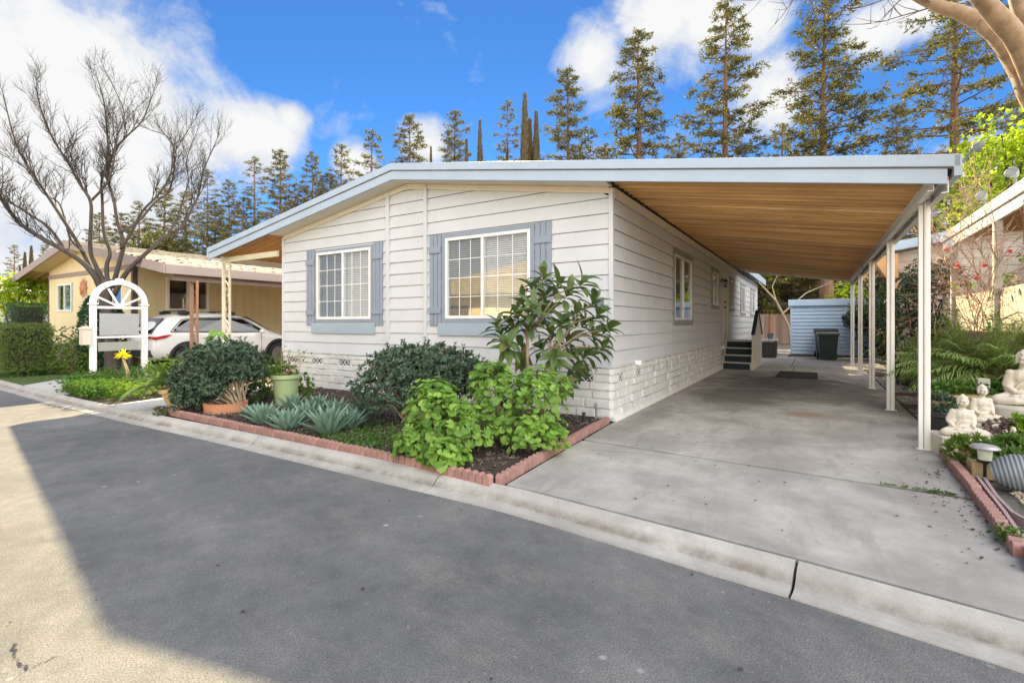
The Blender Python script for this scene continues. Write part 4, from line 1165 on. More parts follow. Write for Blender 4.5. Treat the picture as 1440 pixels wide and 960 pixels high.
def bin_(name, label, x, y, s, mat_):
    t = thing(name, label, 'bin', H(x, y), ROT + R(4), None)
    b = MB(); n = 8
    def ring(w, d, z): return [V((-w, -d, z)), V((w, -d, z)), V((w, d, z)), V((-w, d, z))]
    R0 = ring(.24 * s, .27 * s, .06); R1 = ring(.31 * s, .36 * s, .92 * s)
    b.face(R0[::-1]); b.face(R1)
    for k in range(4): b.face([R0[k], R0[(k + 1) % 4], R1[(k + 1) % 4], R1[k]])
    for zz in (.34, .62): b.box(-.285 * s, .285 * s, -.338 * s, -.30 * s, zz * s, (zz + .03) * s)
    b.box(-.335 * s, .335 * s, -.39 * s, .39 * s, .885 * s, .935 * s)
    b.build('body', mat_, t, bevel=.02)
    b = MB(); b.prism([(-.41 * s, .94 * s), (.40 * s, .94 * s), (.42 * s, .99 * s), (.1 * s, 1.03 * s), (-.38 * s, .985 * s)], -.345 * s, .345 * s, 'x'); b.build('lid', mat_, t, bevel=.015)
    b = MB(); b.tube([(-.3 * s, .47 * s, .95 * s), (.3 * s, .47 * s, .95 * s)], .018, 8)
    for sx in (-.28, .28): b.tube([(sx * s, .36 * s, .90 * s), (sx * s, .47 * s, .95 * s)], .016, 6)
    b.build('handle', M_BLACKPL, t)
    for sx in (-1, 1):
        b = MB(); b.lathe([(.03, -.03), (.11, -.03), (.125, -.015), (.125, .015), (.11, .03), (.03, .03)], 18, M=Matrix.Translation((sx * .29 * s, .28 * s, .125)) @ Matrix.Rotation(R(90), 4, 'Y')); b.build('wheel', M_BLACKPL, t)
    return t
bin_('wheelie_bin', 'black wheelie bin standing in front of the larger bin by the blue shed', 2.78, 15.0, 1.0, M_DKGREEN)
bin_('wheelie_bin', 'larger dark bin half hidden behind the front bin against the blue shed', 2.74, 16.05, 1.12, M_BLACKPL)
ac = thing('air_conditioner', 'dark slatted outdoor air conditioner unit standing behind the entry steps', 'air conditioner', H(.72, 15.4), ROT)
b = MB()
for x in (-.38, .32):
    for y in (-.38, .32): b.box(x, x + .06, y, y + .06, 0, .66)
b.box(-.33, .33, -.33, .33, .02, .6); b.build('casing', M_BLACK, ac)
b = MB()
for k in range(13):
    z = .05 + k * .045
    b.box(-.39, .39, -.39, -.375, z, z + .012); b.box(-.39, -.375, -.37, .39, z, z + .012); b.box(.375, .39, -.37, .39, z, z + .012)
for k in range(6): b.box(-.32 + k * .13, -.31 + k * .13, -.374, -.364, .04, .62)
b.build('grille', mat('grille_brown', (.12, .10, .09), .5, .1, 5), ac)
b = MB(); b.box(-.42, .42, -.42, .42, .655, .72); b.build('top', mat('grey_unit_top', (.45, .46, .46), .6, .1, 5), ac, bevel=.015)
bk = thing('bucket', 'small dark bucket left on top of the air conditioner', 'bucket', H(.88, 15.4, .72), ROT)
b = MB(); b.lathe([(.08, 0), (.115, .2), (.125, .21), (.118, .21), (.105, .19), (.075, .02)], 16); b.build('pail', mat('slate_bucket', (.10, .14, .17), .5, .1, 5), bk, smooth=False)
b = MB(); b.tube([(.12 * math.cos(a * PI / 8), .0, .19 + .03 * math.sin(a * PI / 8)) for a in range(9)], .005, 5); b.build('handle', M_BLACK, bk)
rg = MB(); rg.box(0, .9, 0, 1.75, .0, .012); tr = MB(); frame_boxes(tr, -.03, .93, -.03, 1.78, .03, 0, .016, Matrix.Rotation(R(0), 4, 'X'))
rug = rg.build('door_mat', mat('black_rubber_mat', (.012, .012, .013), .95, .3, 30, .6, 150), None, bevel=.003, loc=H(1.55, 7.42, .004), rz=ROT)
setp(rug, 'black rubber mat lying on the driveway in front of the steps', 'mat')
fe = thing('wood_fence', 'weathered brown board fence behind the air conditioner', 'fence', H(-4.5, 30), ROT)
b = MB(); rnd.seed(12); x = 0
while x < 9:
    w = rnd.uniform(.13, .15); b.box(x, x + w - .006, -.012 + rnd.uniform(-.006, .006), .01, .0, 1.93 + rnd.uniform(-.03, .03)); x += w
b.build('boards', M_FENCE, fe)
for k in range(5):
    b = MB(); b.box(k * 2.2 - .05, k * 2.2 + .06, -.11, -.02, 0, 1.9); b.build('post', M_WOODPOST, fe)
flat('back_yard', [H(-8.5, 20.2), H(9, 20.2), H(9, 60), H(-8.5, 60)], -.02, M_GROUND)
# building with a timber stair beyond the fence
ap = thing('timber_house', 'orange-tan house with brown shingle roof and a timber stair beyond the fence', 'house', H(-2.5, 36), ROT)
b = MB(); boards(b, rect_range(-3, 2.6), 0, 6.2, .4, [(-1.2, 0, 3.2, 4.6)], MI); b.box(-2.95, 2.55, .03, 8, 0, 6.2); b.box(2.6, 15.0, .6, 8, 0, 2.55); b.build('wall', mat('orange_tan_siding', (.60, .40, .19), .7, .1, 3, .2, 20), ap)
window(ap, MI, -1.2, 0, 3.2, 4.6, grids=False, fw=.08, blind=False)
b = MB(); rnd.seed(6)
def zz_(y): return 2.6 + (y + .2) * .62
for i in range(13):
    y = -.2 + i * .38; x = 2.7
    while x < 15.2:
        e = x + rnd.uniform(.2, .5); l = rnd.uniform(.02, .05)
        b.face([(x, y, zz_(y) + l), (e, y, zz_(y) + l), (e, y + .4, zz_(y + .4)), (x, y + .4, zz_(y + .4))]); b.face([(x, y, zz_(y) - .04), (e, y, zz_(y) - .04), (e, y, zz_(y) + l), (x, y, zz_(y) + l)]); x = e
b.build('roof', mat('brown_shingle', (.20, .16, .12), .9, .35, 4, .5, 20), ap)
b = MB(); b.box(2.5, 15.2, -.28, -.22, 2.35, 2.62); b.build('fascia', mat('tan_fascia', (.60, .47, .26), .6, .1, 4), ap)
b = MB(); b.box(1.45, 1.95, -1.6, -1.2, 0, 6.0); b.build('post', M_WOODPOST, ap)
b = MB()
for k in range(12): b.box(-2.6 + k * .27, -2.3 + k * .27, -1.9, -.7, .9 + k * .18, .95 + k * .18)
b.box(.6, 1.5, -1.9, -.02, 3.02, 3.1)
b.build('stair', M_FENCE, ap)
b = MB()
for k in range(12): b.box(-2.5 + k * .27, -2.45 + k * .27, -1.92, -1.87, .95 + k * .18, 1.95 + k * .18)
b.prism([(-2.6, 1.9), (.75, 4.13), (.75, 4.22), (-2.6, 2.0)], -1.94, -1.86, 'y')
for k in range(7): b.box(.62 + k * .13, .66 + k * .13, -1.92, -1.88, 3.1, 4.1)
b.box(.6, 1.5, -1.94, -1.86, 4.1, 4.2); b.build('railing', M_WOODPOST, ap)

# home across the street: seen only as the bright reflection in the front windows
OC = V((-8.5, -5.2, 0))
oh = thing('street_home', 'sunlit yellow home across the street mirrored in the front windows', 'house', OC, ROT + PI)
b = MB(); b.box(-4, 16, 0, 8, .0, 2.9); b.build('wall', M_YELLOW, oh)
b = MB(); b.prism([(-4.5, 2.9), (16.5, 2.9), (16.5, 3.08), (6, 4.7), (-4.5, 3.08)], -.9, 8.5, 'y'); b.build('roof', M_TILE, oh)
for x in (-2.5, 2.5, 7.5, 12):
    b = MB(); b.box(x, x + 1.6, -.03, .0, 1.2, 2.3); b.build('window', M_DKBROWN, oh)
# ================================================================== PLANT HELPERS
def lump(d, seed, a=.20, b=.10):
    return 1 + a * noise.noise(d * 1.9 + V((seed, 0, 0))) * 1.4 + b * noise.noise(d * 5.3 + V((0, seed, 0))) * 1.4
def whorl(mb, p, d, k, l, w, tilt=.9, jit=.25, fold=.22):
    a = d.cross(V((.31, .17, .93)));  a = a.normalized() if a.length > .01 else V((1, 0, 0)); c = d.cross(a)
    t0 = rnd.uniform(0, 6.28)
    for i in range(k):
        t = t0 + i * 2.4
        e = (a * math.cos(t) + c * math.sin(t))
        tl = tilt * rnd.uniform(.55, 1.25)
        dr = (d * math.cos(tl) + e * math.sin(tl) + u3() * jit * .5).normalized()
        s = rnd.uniform(.7, 1.2)
        mb.leaf(p + u3() * l * .15, dr, (d + u3() * .3).normalized(), l * s, w * s, fold)
def dome(mb, c, r, n, k, l, w, seed=0, zmin=-.6, inner=.35, up=.25, tilt=.9, a=.20, b=.10):
    c = V(c)
    for i in range(n):
        d = u3()
        if d.z < zmin: continue
        q = lump(d, seed, a, b)
        depth = 1.0 if rnd.random() > inner else rnd.uniform(.45, .95)
        p = c + V((d.x * r[0], d.y * r[1], d.z * r[2])) * q * depth
        nd_ = (V((d.x / r[0], d.y / r[1], d.z / r[2])).normalized() + V((0, 0, up)) + u3() * .35).normalized()
        whorl(mb, p, nd_, k, l, w, tilt)
def stems(mb, base, c, r, n, r0, seed=0, seg=5):
    base = V(base); c = V(c)
    for i in range(n):
        d = u3(); d.z = abs(d.z) * .8
        t = c + V((d.x * r[0], d.y * r[1], d.z * r[2])) * .75
        pts = []; b0 = base + V((rnd.uniform(-.04, .04), rnd.uniform(-.04, .04), 0))
        for j in range(seg + 1):
            f = j / seg
            pts.append(b0.lerp(t, f) + V((noise.noise(V((i, f * 3, seed))), noise.noise(V((i + 9, f * 3, seed))), .3 * noise.noise(V((i + 5, f * 3, seed))))) * .10 * math.sin(f * PI))
        mb.tube(pts, [r0 * (1 - .75 * j / seg) for j in range(seg + 1)], 6)
def round_leaf(mb, p, nrm, fwd, r, lobes=7, cup=.25):
    nrm = nrm.normalized(); a = (fwd - nrm * fwd.dot(nrm))
    a = a.normalized() if a.length > .01 else nrm.cross(V((1, 0, 0))).normalized()
    c = nrm.cross(a); b = len(mb.v); m = lobes * 2
    mb.v.append(tuple(p))
    for i in range(m + 1):
        t = -PI * .90 + PI * 1.80 * i / m
        q = r * (1.0 if i % 2 else .87) * (1 + .06 * math.sin(t * 3 + r * 90))
        mb.v.append(tuple(p + (a * math.cos(t) + c * math.sin(t)) * q + nrm * (cup * r * (.6 + .4 * math.cos(t * 3)))))
    for i in range(m): mb.addf((b, b + 1 + i, b + 2 + i))
def plant(name, label, cat, loc, fol, mat_, stem=None, smat=None, group=None, part='foliage', rz=0):
    t = thing(name, label, cat, loc, rz, group)
    fol.build(part, mat_, t)
    if stem is not None and stem.f: stem.build('stem', smat or M_STEM, t)
    return t

# ------------------------------------------------------------------ front bed
rnd.seed(101)
# dark mounded shrub above the terracotta ring
def dark_bush(name, label, loc, cs, leafm, n=560, l=.052, w=.019, trunk=None, k=8):
    f = MB(); s = MB()
    for i, (c, r, fr_) in enumerate(cs):
        dome(f, c, r, int(n * fr_), k, l, w, seed=i * 3.7 + n, zmin=-.75, inner=.28, up=.1, tilt=1.0, a=.30, b=.24)
        for q in range(int(26 * fr_)):        # young shoots breaking the outline
            d = u3(); d.z = abs(d.z); p = V(c) + V((d.x * r[0], d.y * r[1], d.z * r[2])) * .98; e = (d + V((0, 0, .8))).normalized(); hh = rnd.uniform(.06, .15); s.tube([p - e * .1, p + e * hh], [.004, .002], 4)
            for z_ in (.4, .7, 1.0): whorl(f, p + e * hh * z_, e, 4, l * .9, w, .8)
        stems(s, trunk or (0, 0, 0), c, r, 4, .022, seed=i)
    return plant(name, label, 'shrub', loc, f, leafm, s, M_TRUNKLT)
b1 = V(((308 - 720) / F * 7.55, 7.55, .02))
dark_bush('rounded_shrub', 'dark glossy rounded shrub with bare twisted stem above the terracotta ring', b1,
          [((-.22, 0, .52), (.36, .44, .34), 1.0), ((.20, .05, .70), (.34, .42, .32), 1.0), ((-.02, -.1, .78), (.32, .38, .23), .6), ((-.32, -.10, .32), (.27, .32, .27), .8), ((.38, -.05, .68), (.2, .28, .26), .5), ((-.05, -.2, .45), (.25, .25, .3), .5)], LF_DARK, 780, l=.06, w=.024, trunk=(.36, -.05, 0))
b2 = V(((590 - 720) / F * 6.5, 6.5, .02))
dark_bush('rounded_shrub', 'grey-green rounded shrub between the agaves and the bright geranium', b2,
          [((-.30, -.05, .50), (.46, .45, .36), 1.0), ((.10, .05, .68), (.50, .46, .32), 1.0), ((.45, .08, .58), (.40, .42, .36), .8), ((-.30, .12, .80), (.28, .28, .20), .45)], LF_DARK, 900, l=.062, w=.024, trunk=(-.1, 0, 0))
# bright geraniums
def geranium(name, label, loc, cs, n, r=.052):
    f = MB(); s = MB()
    for i, (c, rr) in enumerate(cs):
        c = V(c)
        for j in range(n):
            d = u3()
            if d.z < -.55: continue
            q = lump(d, i * 2.2 + n, .25, .16) * (1.0 if rnd.random() > .3 else rnd.uniform(.5, .95))
            p = c + V((d.x * rr[0], d.y * rr[1], d.z * rr[2])) * q
            if p.z < .02: continue
            nr = (d * .7 + V((0, -.15, .75)) + u3() * .45).normalized()
            round_leaf(f, p, nr, d + u3() * .5, r * rnd.uniform(.55, 1.25), 7, rnd.uniform(.05, .4))
            if j % 3 == 0: s.tube([p - nr * .002, p - nr * .05 - d * .03, c.lerp(p, .6)], .0025, 4, cap=False)
        stems(s, (c.x * .5, c.y * .5, 0), c, rr, 8, .012, seed=i)
    return plant(name, label, 'geranium', loc, f, LF_GERAN, s)
gl = V(((622 - 720) / F * 4.85, 4.85, .0))
geranium('geranium', 'bright green geranium spilling over the brick edging onto the curb', gl,
         [((.0, .0, .36), (.34, .30, .34)), ((-.10, .06, .56), (.24, .22, .24)), ((.22, .06, .28), (.28, .26, .24)), ((-.22, -.05, .20), (.22, .22, .2)), ((.05, -.28, .12), (.22, .2, .14))], 270, .046)
gr_ = V(((735 - 720) / F * 5.25, 5.25, .0))
geranium('geranium', 'bright green geranium at the corner of the bed beside the driveway', gr_,
         [((.05, .0, .40), (.36, .34, .36)), ((-.28, .12, .50), (.30, .26, .34)), ((.22, .10, .62), (.28, .28, .24)), ((.10, -.22, .22), (.32, .24, .24)), ((-.36, .2, .72), (.20, .2, .22))], 265, .046)
# tall large-leaved tree by the house corner
lt = V(((738 - 720) / F * 6.05, 6.05, .02))
f = MB(); s = MB()
tips = [(765, 390), (750, 405), (785, 402), (735, 425), (800, 412), (820, 398), (835, 425), (722, 462), (705, 470), (745, 455), (770, 440), (790, 455), (812, 440), (838, 470), (848, 490), (828, 500), (800, 478), (760, 490), (735, 505), (780, 505), (715, 485), (855, 465), (812, 520), (795, 540), (700, 455), (750, 432), (822, 455), (775, 470), (728, 445), (806, 500), (768, 415), (842, 445)]
bases = [V((-.30, .0, 0)), V((.05, .0, 0)), V((.2, .05, 0))]
forks = [V((-.28, .0, 1.0)), V((.03, .02, 1.15)), V((.32, .05, .95))]
for i in range(3): s.tube([bases[i], bases[i].lerp(forks[i], .5) + V((.03 * (i - 1), 0, 0)), forks[i]], [.026, .022, .018], 7)
for i, (px, py) in enumerate(tips):
    Y = 6.05 + rnd.uniform(-.42, .40)
    p = P(px, py, Y) - lt; p.z += .02
    fk = min(forks, key=lambda q: (q - p).length); fk2 = fk + V((0, 0, rnd.uniform(-.1, .2)))
    mid = fk2.lerp(p, .55) + V((rnd.uniform(-.05, .05), rnd.uniform(-.05, .05), .06))
    s.tube([fk, mid, p], [.013, .009, .005], 5)
    d = ((p - fk).normalized() + V((0, 0, .6))).normalized()
    a = d.cross(V((1, .2, .1))).normalized(); c = d.cross(a)
    for j in range(rnd.randint(9, 12)):
        t = j * 2.4 + i; e = a * math.cos(t) + c * math.sin(t)
        tl = .55 + .09 * j * rnd.uniform(.8, 1.2)
        dr = (d * math.cos(tl) + e * math.sin(tl)).normalized()
        f.blade(p - d * .012 * j, dr, (d + V((0, 0, .3))).normalized(), rnd.uniform(.18, .30), rnd.uniform(.075, .115), [.12, .62, .92, 1, .82, .45, .03], droop=rnd.uniform(.5, 1.3), fold=.35)
plant('broadleaf_tree', 'young tree with long drooping leaves in front of the house corner', 'tree', lt, f, LF_LOQUAT, s, M_TRUNKLT, part='crown')
# blue agaves
ag = MB(); rnd.seed(77)
for i in range(30):
    t = i * 2.39996; f_ = i / 29
    el = R(86 - 62 * f_ ** .95)
    d = V((math.cos(t) * math.cos(el), math.sin(t) * math.cos(el), math.sin(el)))
    up = V((-math.cos(t) * math.sin(el), -math.sin(t) * math.sin(el), math.cos(el)))
    ag.blade(V((0, 0, .02)) + d * .03, d, up, .34 + .15 * math.sin(f_ * PI * .8) + rnd.uniform(-.03, .03), .105, [.62, .86, 1.0, .95, .72, .40, .02], droop=rnd.uniform(-.35, .1), fold=.5, thick=.012)
agp = [(372, 597, .80, 'leftmost blue agave, behind the brick edging near the terracotta ring'), (405, 606, .80, 'blue agave second from the left, close to the brick edging'), (462, 611, .95, 'largest blue agave at the front of the clump by the edging'),
       (432, 594, .8, 'blue agave tucked behind between the two front agaves'), (492, 603, .72, 'blue agave at the right end next to the grey-green shrub'), (472, 589, .78, 'blue agave in the back row near the white skirting'),
       (507, 590, .7, 'small blue agave in the back row touching the grey-green shrub'), (412, 578, .75, 'blue agave in front of the sage green pot'), (358, 590, .65, 'small blue agave beside the end of the terracotta ring'), (446, 577, .7, 'farthest blue agave right of the sage green pot')]
a0_ = None
for px, py, sc, lb in agp:
    p = G(px, py, .03) - V((0, 0, .035))
    if a0_ is None:
        a0_ = thing('agave', lb, 'agave', p, 0, 'blue agaves in the front bed'); ag.build('leaves', LF_AGAVE, a0_, smooth=False)
        c_ = MB(); c_.lathe([(.05, -.02), (.06, .03), (.03, .07), (.0, .09)], 10); c_.build('heart', LF_AGAVE, a0_); a0_.scale = (sc * .9, sc * .9, sc * .9)
    else: dup(a0_, lb, p, rnd.uniform(0, 6.28), sc * .9)
# pots
def pot(name, label, loc, r0, r1, h, m, cat='pot', rim=.02, soil=True, rz=0, tilt=None):
    t = thing(name, label, cat, loc, rz)
    if tilt: t.rotation_euler = tilt
    b = MB(); b.lathe([(r0 * .9, 0), (r0, .01), (r1 * .97, h - .07), (r1 * .97 + rim * .6, h - .068), (r1 + rim, h - .06), (r1 + rim, h - .008), (r1 + rim * .7, h), (r1 - .015, h - .004), (r1 - .025, h - .05), (r0 * .8, h - .09)], 28)
    b.build('body', m, t, smooth=False, bevel=.002)
    if soil:
        b = MB(); b.lathe([(r1 * .3, h - .08), (r1 - .022, h - .062), (r1 * .7, h - .045), (.01, h - .035)], 20); b.build('soil', M_SOIL, t)
    return t
gp = V(((402 - 720) / F * 8.0, 8.0, .02))
pot('plant_pot', 'sage green plastic pot behind the blue agaves', gp, .155, .215, .50, M_POTGREEN)
f = MB(); s = MB(); rnd.seed(55)
dome(f, (-.06, 0, .05), (.20, .18, .16), 130, 6, .055, .03, seed=4, zmin=-.2)
for i in range(13):
    d = V((rnd.uniform(-.6, .9), rnd.uniform(-.4, .4), rnd.uniform(.5, 1.1))).normalized(); p = V((rnd.uniform(-.08, .08), rnd.uniform(-.06, .06), 0)); pts = [p]
    for k in range(5):
        d = (d + u3() * .35 + V((.08, 0, -.05))).normalized(); p = p + d * rnd.uniform(.07, .11); pts.append(p)
        if k > 1:
            e = (d + u3()).normalized(); s.tube([p, p + e * .09], [.003, .0015], 4)
            for _ in range(2): f.leaf(p + e * .09, (e + u3() * .6).normalized(), V((0, 0, 1)), .045, .022)
    s.tube(pts, [.006, .005, .004, .0035, .003, .002], 5)
plant('twiggy_plant', 'half bare twiggy plant growing out of the sage green pot', 'plant', gp + V((0, 0, .46)), f, LF_BUSH, s, M_TWIGPINK)
tr_ = V(((322 - 720) / F * 7.5, 7.42, .02))
t = thing('planter_ring', 'low terracotta planter ring around the stem of the dark shrub', 'planter', tr_)
b = MB(); b.lathe([(.27, 0), (.285, .0), (.30, .14), (.305, .15), (.27, .15), (.262, .14), (.25, .06)], 30); b.build('ring', M_TERRA, t, bevel=.003)
b = MB(); b.lathe([(.1, .06), (.26, .07), (.2, .105), (.01, .12)], 20); b.build('soil', M_SOIL, t)
bp = V(((257 - 720) / F * 7.75, 7.75, .02))
pot('plant_pot', 'yellowish beige pot leaning at the left end of the front bed', bp, .17, .235, .36, M_POTBEIGE, tilt=(R(6), R(-10), 0))
# strap-leaved plant leaning out over the curb
f = MB(); rnd.seed(66)
for i in range(22):
    t_ = rnd.uniform(PI * .55, PI * 1.75) if i < 15 else rnd.uniform(0, 6.28)
    el = R(rnd.uniform(5, 70)); d = V((math.cos(t_) * math.cos(el), math.sin(t_) * math.cos(el), math.sin(el)))
    up = V((-math.cos(t_) * math.sin(el), -math.sin(t_) * math.sin(el), math.cos(el)))
    f.blade(V((0, 0, 0)), d, up, rnd.uniform(.45, .78), rnd.uniform(.085, .12), [.75, .95, 1, 1, .95, .9, .8, .6, .3, .03], droop=rnd.uniform(.8, 1.7), fold=.45, thick=.008)
plant('strap_leaf_plant', 'pale green plant with long drooping serrated leaves at the left end of the bed', 'plant', V(((232 - 720) / F * 7.62, 7.62, .40)), f, LF_STRAP, part='leaves')
# broad leaf plant, low green bushes in the back of the bed
rnd.seed(71)
f = MB(); s = MB(); s.tube([(0, 0, 0), (.02, 0, .5), (0, 0, 1.0)], [.014, .011, .007], 6)
for i in range(26):
    z = rnd.uniform(.72, 1.22); a = rnd.uniform(0, 6.28); r = rnd.uniform(.06, .22) * (1.35 - z * .6)
    p = V((math.cos(a) * r, math.sin(a) * r, z)); round_leaf(f, p, (V((math.cos(a) * .4, math.sin(a) * .4 - .3, .6)) + u3() * .3), V((math.cos(a), math.sin(a), -.2)), rnd.uniform(.06, .10), 5, .15); s.tube([(0, 0, z - .12), p], .003, 4)
plant('broad_leaf_plant', 'upright plant with large lobed light green leaves behind the dark shrub', 'plant', V(((303 - 720) / F * 8.9, 8.9, 0)), f, LF_GERAN, s)
def small_bush(name, label, loc, r, n, m, k=6, l=.06, w=.03, c=None, cat='bush', **kw):
    f = MB(); s = MB(); c = c or (0, 0, r[2] * .9)
    dome(f, c, r, n, k, l, w, seed=n * .31, zmin=-.85, **kw); stems(s, (0, 0, 0), c, r, 8, .010)
    return plant(name, label, cat, loc, f, m, s)
small_bush('leafy_bush', 'mid green leafy bush between the dark shrub and the sage green pot', V(((378 - 720) / F * 8.7, 8.7, 0)), (.30, .28, .40), 240, LF_BUSH)
small_bush('leafy_bush', 'low green bush at the right side of the sage green pot', V(((424 - 720) / F * 8.5, 8.5, 0)), (.18, .18, .26), 110, LF_BUSH)
small_bush('leafy_bush', 'green bush in front of the rear wheel of the white car', V(((232 - 720) / F * 9.6, 9.6, 0)), (.36, .3, .34), 240, LF_BUSH, l=.07, w=.035)
small_bush('leafy_bush', 'yellow-green bush behind the dark rounded shrub below the brown post', V(((276 - 720) / F * 9.2, 9.2, 0)), (.30, .28, .40), 220, LF_COVERY, l=.06, w=.028)
small_bush('leafy_bush', 'dark leafy sprawl under the twisted stem left of the sage pot', V(((352 - 720) / F * 8.1, 8.1, 0)), (.22, .2, .2), 130, LF_DARK2)
# spindly dry twigs by the window batten
b = MB(); rnd.seed(9)
tw0 = V(((612 - 720) / F * 7.3, 7.3, .7))
for i in range(9):
    d = V((rnd.uniform(-.5, .5), rnd.uniform(-.2, .2), 1)).normalized(); p = V((0, 0, -.7)); pts = [p]
    p = V((rnd.uniform(-.05, .05), 0, .1)); pts.append(p)
    for k in range(3): d = (d + u3() * .3).normalized(); p = p + d * .09; pts.append(p)
    b.tube(pts, [.005, .004, .003, .0025, .0015], 4)
setp(b.build('dry_twigs', M_TWIGPINK, loc=tw0), 'bare reddish twigs poking up behind the grey-green shrub', 'twigs')
# weeds in the bed
f = MB(); rnd.seed(14)
for i in range(1300):
    px = rnd.gauss(525, 45); py = rnd.gauss(616, 15)
    if py < 590: continue
    p = G(px, py, .05); q = toH(p)
    if q.y < bedfront(max(x0, min(-.1, q.x))) + .08: continue
    whorl(f, p, (V((0, 0, 1)) + u3() * .4).normalized(), 4, rnd.uniform(.02, .045), .012, 1.1)
setp(f.build('weeds', LF_COVER), 'low green weeds sprouting in the mulch in front of the grey-green shrub', 'weeds', kind='stuff')
# garden stake light and tap by the corner
b = MB(); b.lathe([(.022, 0), (.026, .02), (.026, .085), (.02, .09), (.02, .14), (.028, .145), (.024, .165), (.0, .17)], 12)
setp(b.build('stake_light', M_BLACK, loc=G(821, 597, .02)), 'short black and white stake light standing in the mulch by the corner', 'light')
b = MB(); b.tube([(0, 0, 0), (0, 0, .20)], .012, 8); b.box(-.02, .02, -.02, .02, .18, .24); b.tube([(0, 0, .2), (.0, -.05, .2), (0, -.06, .17)], .01, 6)
setp(b.build('garden_tap', M_GREYPL, loc=V(((838 - 720) / F * 6.72, 6.72, .02))), 'grey garden tap on a pipe at the foot of the house corner', 'tap')

# scalloped edging blocks
def edging(pts, label, group, first=None, z=0.0, sc=1.0):
    LB = .405
    if first is None:
        b = MB(); n = 5; w = .4 / n
        b.box(-.2, .2, -.02, .024, -.02, .052)
        for k in range(n):
            xc = -.2 + w * (k + .5)
            out = [(xc - w * .455, -.02)] + [(xc - math.cos(PI * j / 8) * w * .455, .060 + math.sin(PI * j / 8) * .044) for j in range(9)] + [(xc + w * .455, -.02)]
            b.prism([(x, z_ * .80) for x, z_ in out], -.036, .03, 'y')
        first = b.build('edging_block', M_BRICK, bevel=.005); lead = True
    else: lead = False
    cum_ = [0]
    for a, c in zip(pts, pts[1:]): cum_.append(cum_[-1] + (c - a).length)
    n = max(1, int(round(cum_[-1] / (LB * sc))))
    for i in range(n):
        s_ = cum_[-1] * (i + .5) / n
        for k in range(len(pts) - 1):
            if s_ <= cum_[k + 1]:
                t = (s_ - cum_[k]) / (cum_[k + 1] - cum_[k]); p = pts[k].lerp(pts[k + 1], t); d = (pts[k + 1] - pts[k]).normalized(); break
        o = first if lead else first.copy()
        if not lead: COL.objects.link(o)
        lead = False
        o.location = p + V((0, 0, z + rnd.uniform(-.006, .004))); o.rotation_euler = (rnd.uniform(-.05, .05), rnd.uniform(-.015, .015), math.atan2(d.y, d.x) + rnd.uniform(-.02, .02)); o.scale = (cum_[-1] / n / LB, 1, 1)
        setp(o, label, 'edging', group)
    return first
rnd.seed(19)
E1 = [G(222, 578) , G(350, 605), G(480, 633), G(553, 648), G(692, 680)]
e0 = edging(E1, 'pink scalloped brick edging block lying along the top of the curb', 'edging blocks along the curb')
edging([H(.12, -3.04), H(-.03, -.07)], 'pink scalloped brick edging block along the left side of the driveway', 'edging blocks along the driveway', e0)
edging([G(1322, 634), G(1375, 700), G(1436, 785)], 'pink scalloped brick edging block along the right side of the driveway', 'edging blocks along the right bed', e0)

# ================================================================== LEFT SIDE
# ground cover patches
def cover(name, label, mat_, spots, n, l=.05, w=.016, h=.10):
    f = MB()
    for i in range(n):
        px, py, sx, sy = rnd.choice(spots)
        p = G(rnd.gauss(px, sx), min(562, rnd.gauss(py, sy)), .0)
        if toH(p).x < -30: continue
        c_, nn = curb_at(min(cum[-1], max(0, s_of_fast(p))))
        if (p - c_).dot(nn) < .02: continue
        p.z = rnd.uniform(.0, h)
        whorl(f, p, (V((0, 0, 1)) + u3() * .6).normalized(), 6, l * rnd.uniform(.7, 1.3), w, .8)
    return setp(f.build(name, mat_), label, 'ground cover', kind='stuff')
_tab = [(curb_at(k * .15)[0], k * .15) for k in range(int(cum[-1] / .15))]
def s_of_fast(p): return min(_tab, key=lambda q: (q[0] - p).length_squared)[1]
rnd.seed(33)
cover('ground_cover', 'dark green spreading ground cover at the foot of the white arch', LF_COVER, [(110, 548, 14, 4), (140, 545, 14, 5), (165, 540, 16, 6), (130, 553, 12, 4), (190, 535, 12, 6), (105, 557, 16, 3), (150, 559, 16, 3)], 2600, l=.06, w=.02, h=.24)
cover('ground_cover', 'lime green patch of ground cover beside the pale walkway', LF_COVERY, [(170, 552, 12, 3), (200, 548, 9, 4), (185, 545, 10, 4), (195, 557, 10, 3)], 420, h=.18)
cover('grass_tufts', 'bright green grass and low plants in front of the clipped hedges', LF_COVER, [(15, 525, 22, 3), (60, 522, 20, 3), (110, 523, 14, 3), (-30, 522, 30, 4)], 800, l=.07, h=.05)
# white arch sign stand
A1 = V((-9.85, 11.5, -.01)); A2 = V((-9.28, 12.35, -.01)); ad = (A2 - A1).normalized(); aw_ = (A2 - A1).length
ar = thing('arch_sign', 'white arched wooden sign stand with two blank grey boards and a small mailbox', 'sign', A1, math.atan2(ad.y, ad.x))
ZT = 1.78
for i, x in enumerate((0, aw_)):
    b = MB(); b.box(x - .06, x + .06, -.05, .05, 0, ZT + .02); b.box(x - .085, x + .085, -.075, .075, ZT + .02, ZT + .06); b.build('post', M_WHITEWOOD, ar, bevel=.005)
b = MB(); n = 28; ro = aw_ / 2 + .06; ri = aw_ / 2 - .055; cx = aw_ / 2; zc = ZT + .06
for i in range(n):
    a1 = PI * i / n; a2 = PI * (i + 1) / n
    q = [(cx + math.cos(a) * r, zc + math.sin(a) * r) for a, r in ((a1, ri), (a1, ro), (a2, ro), (a2, ri))]
    b.prism(q, -.045, .045, 'y')
b.box(cx - .07, cx + .07, -.055, .055, zc + ro - .10, zc + ro + .035)
b.build('arch', M_WHITEWOOD, ar)
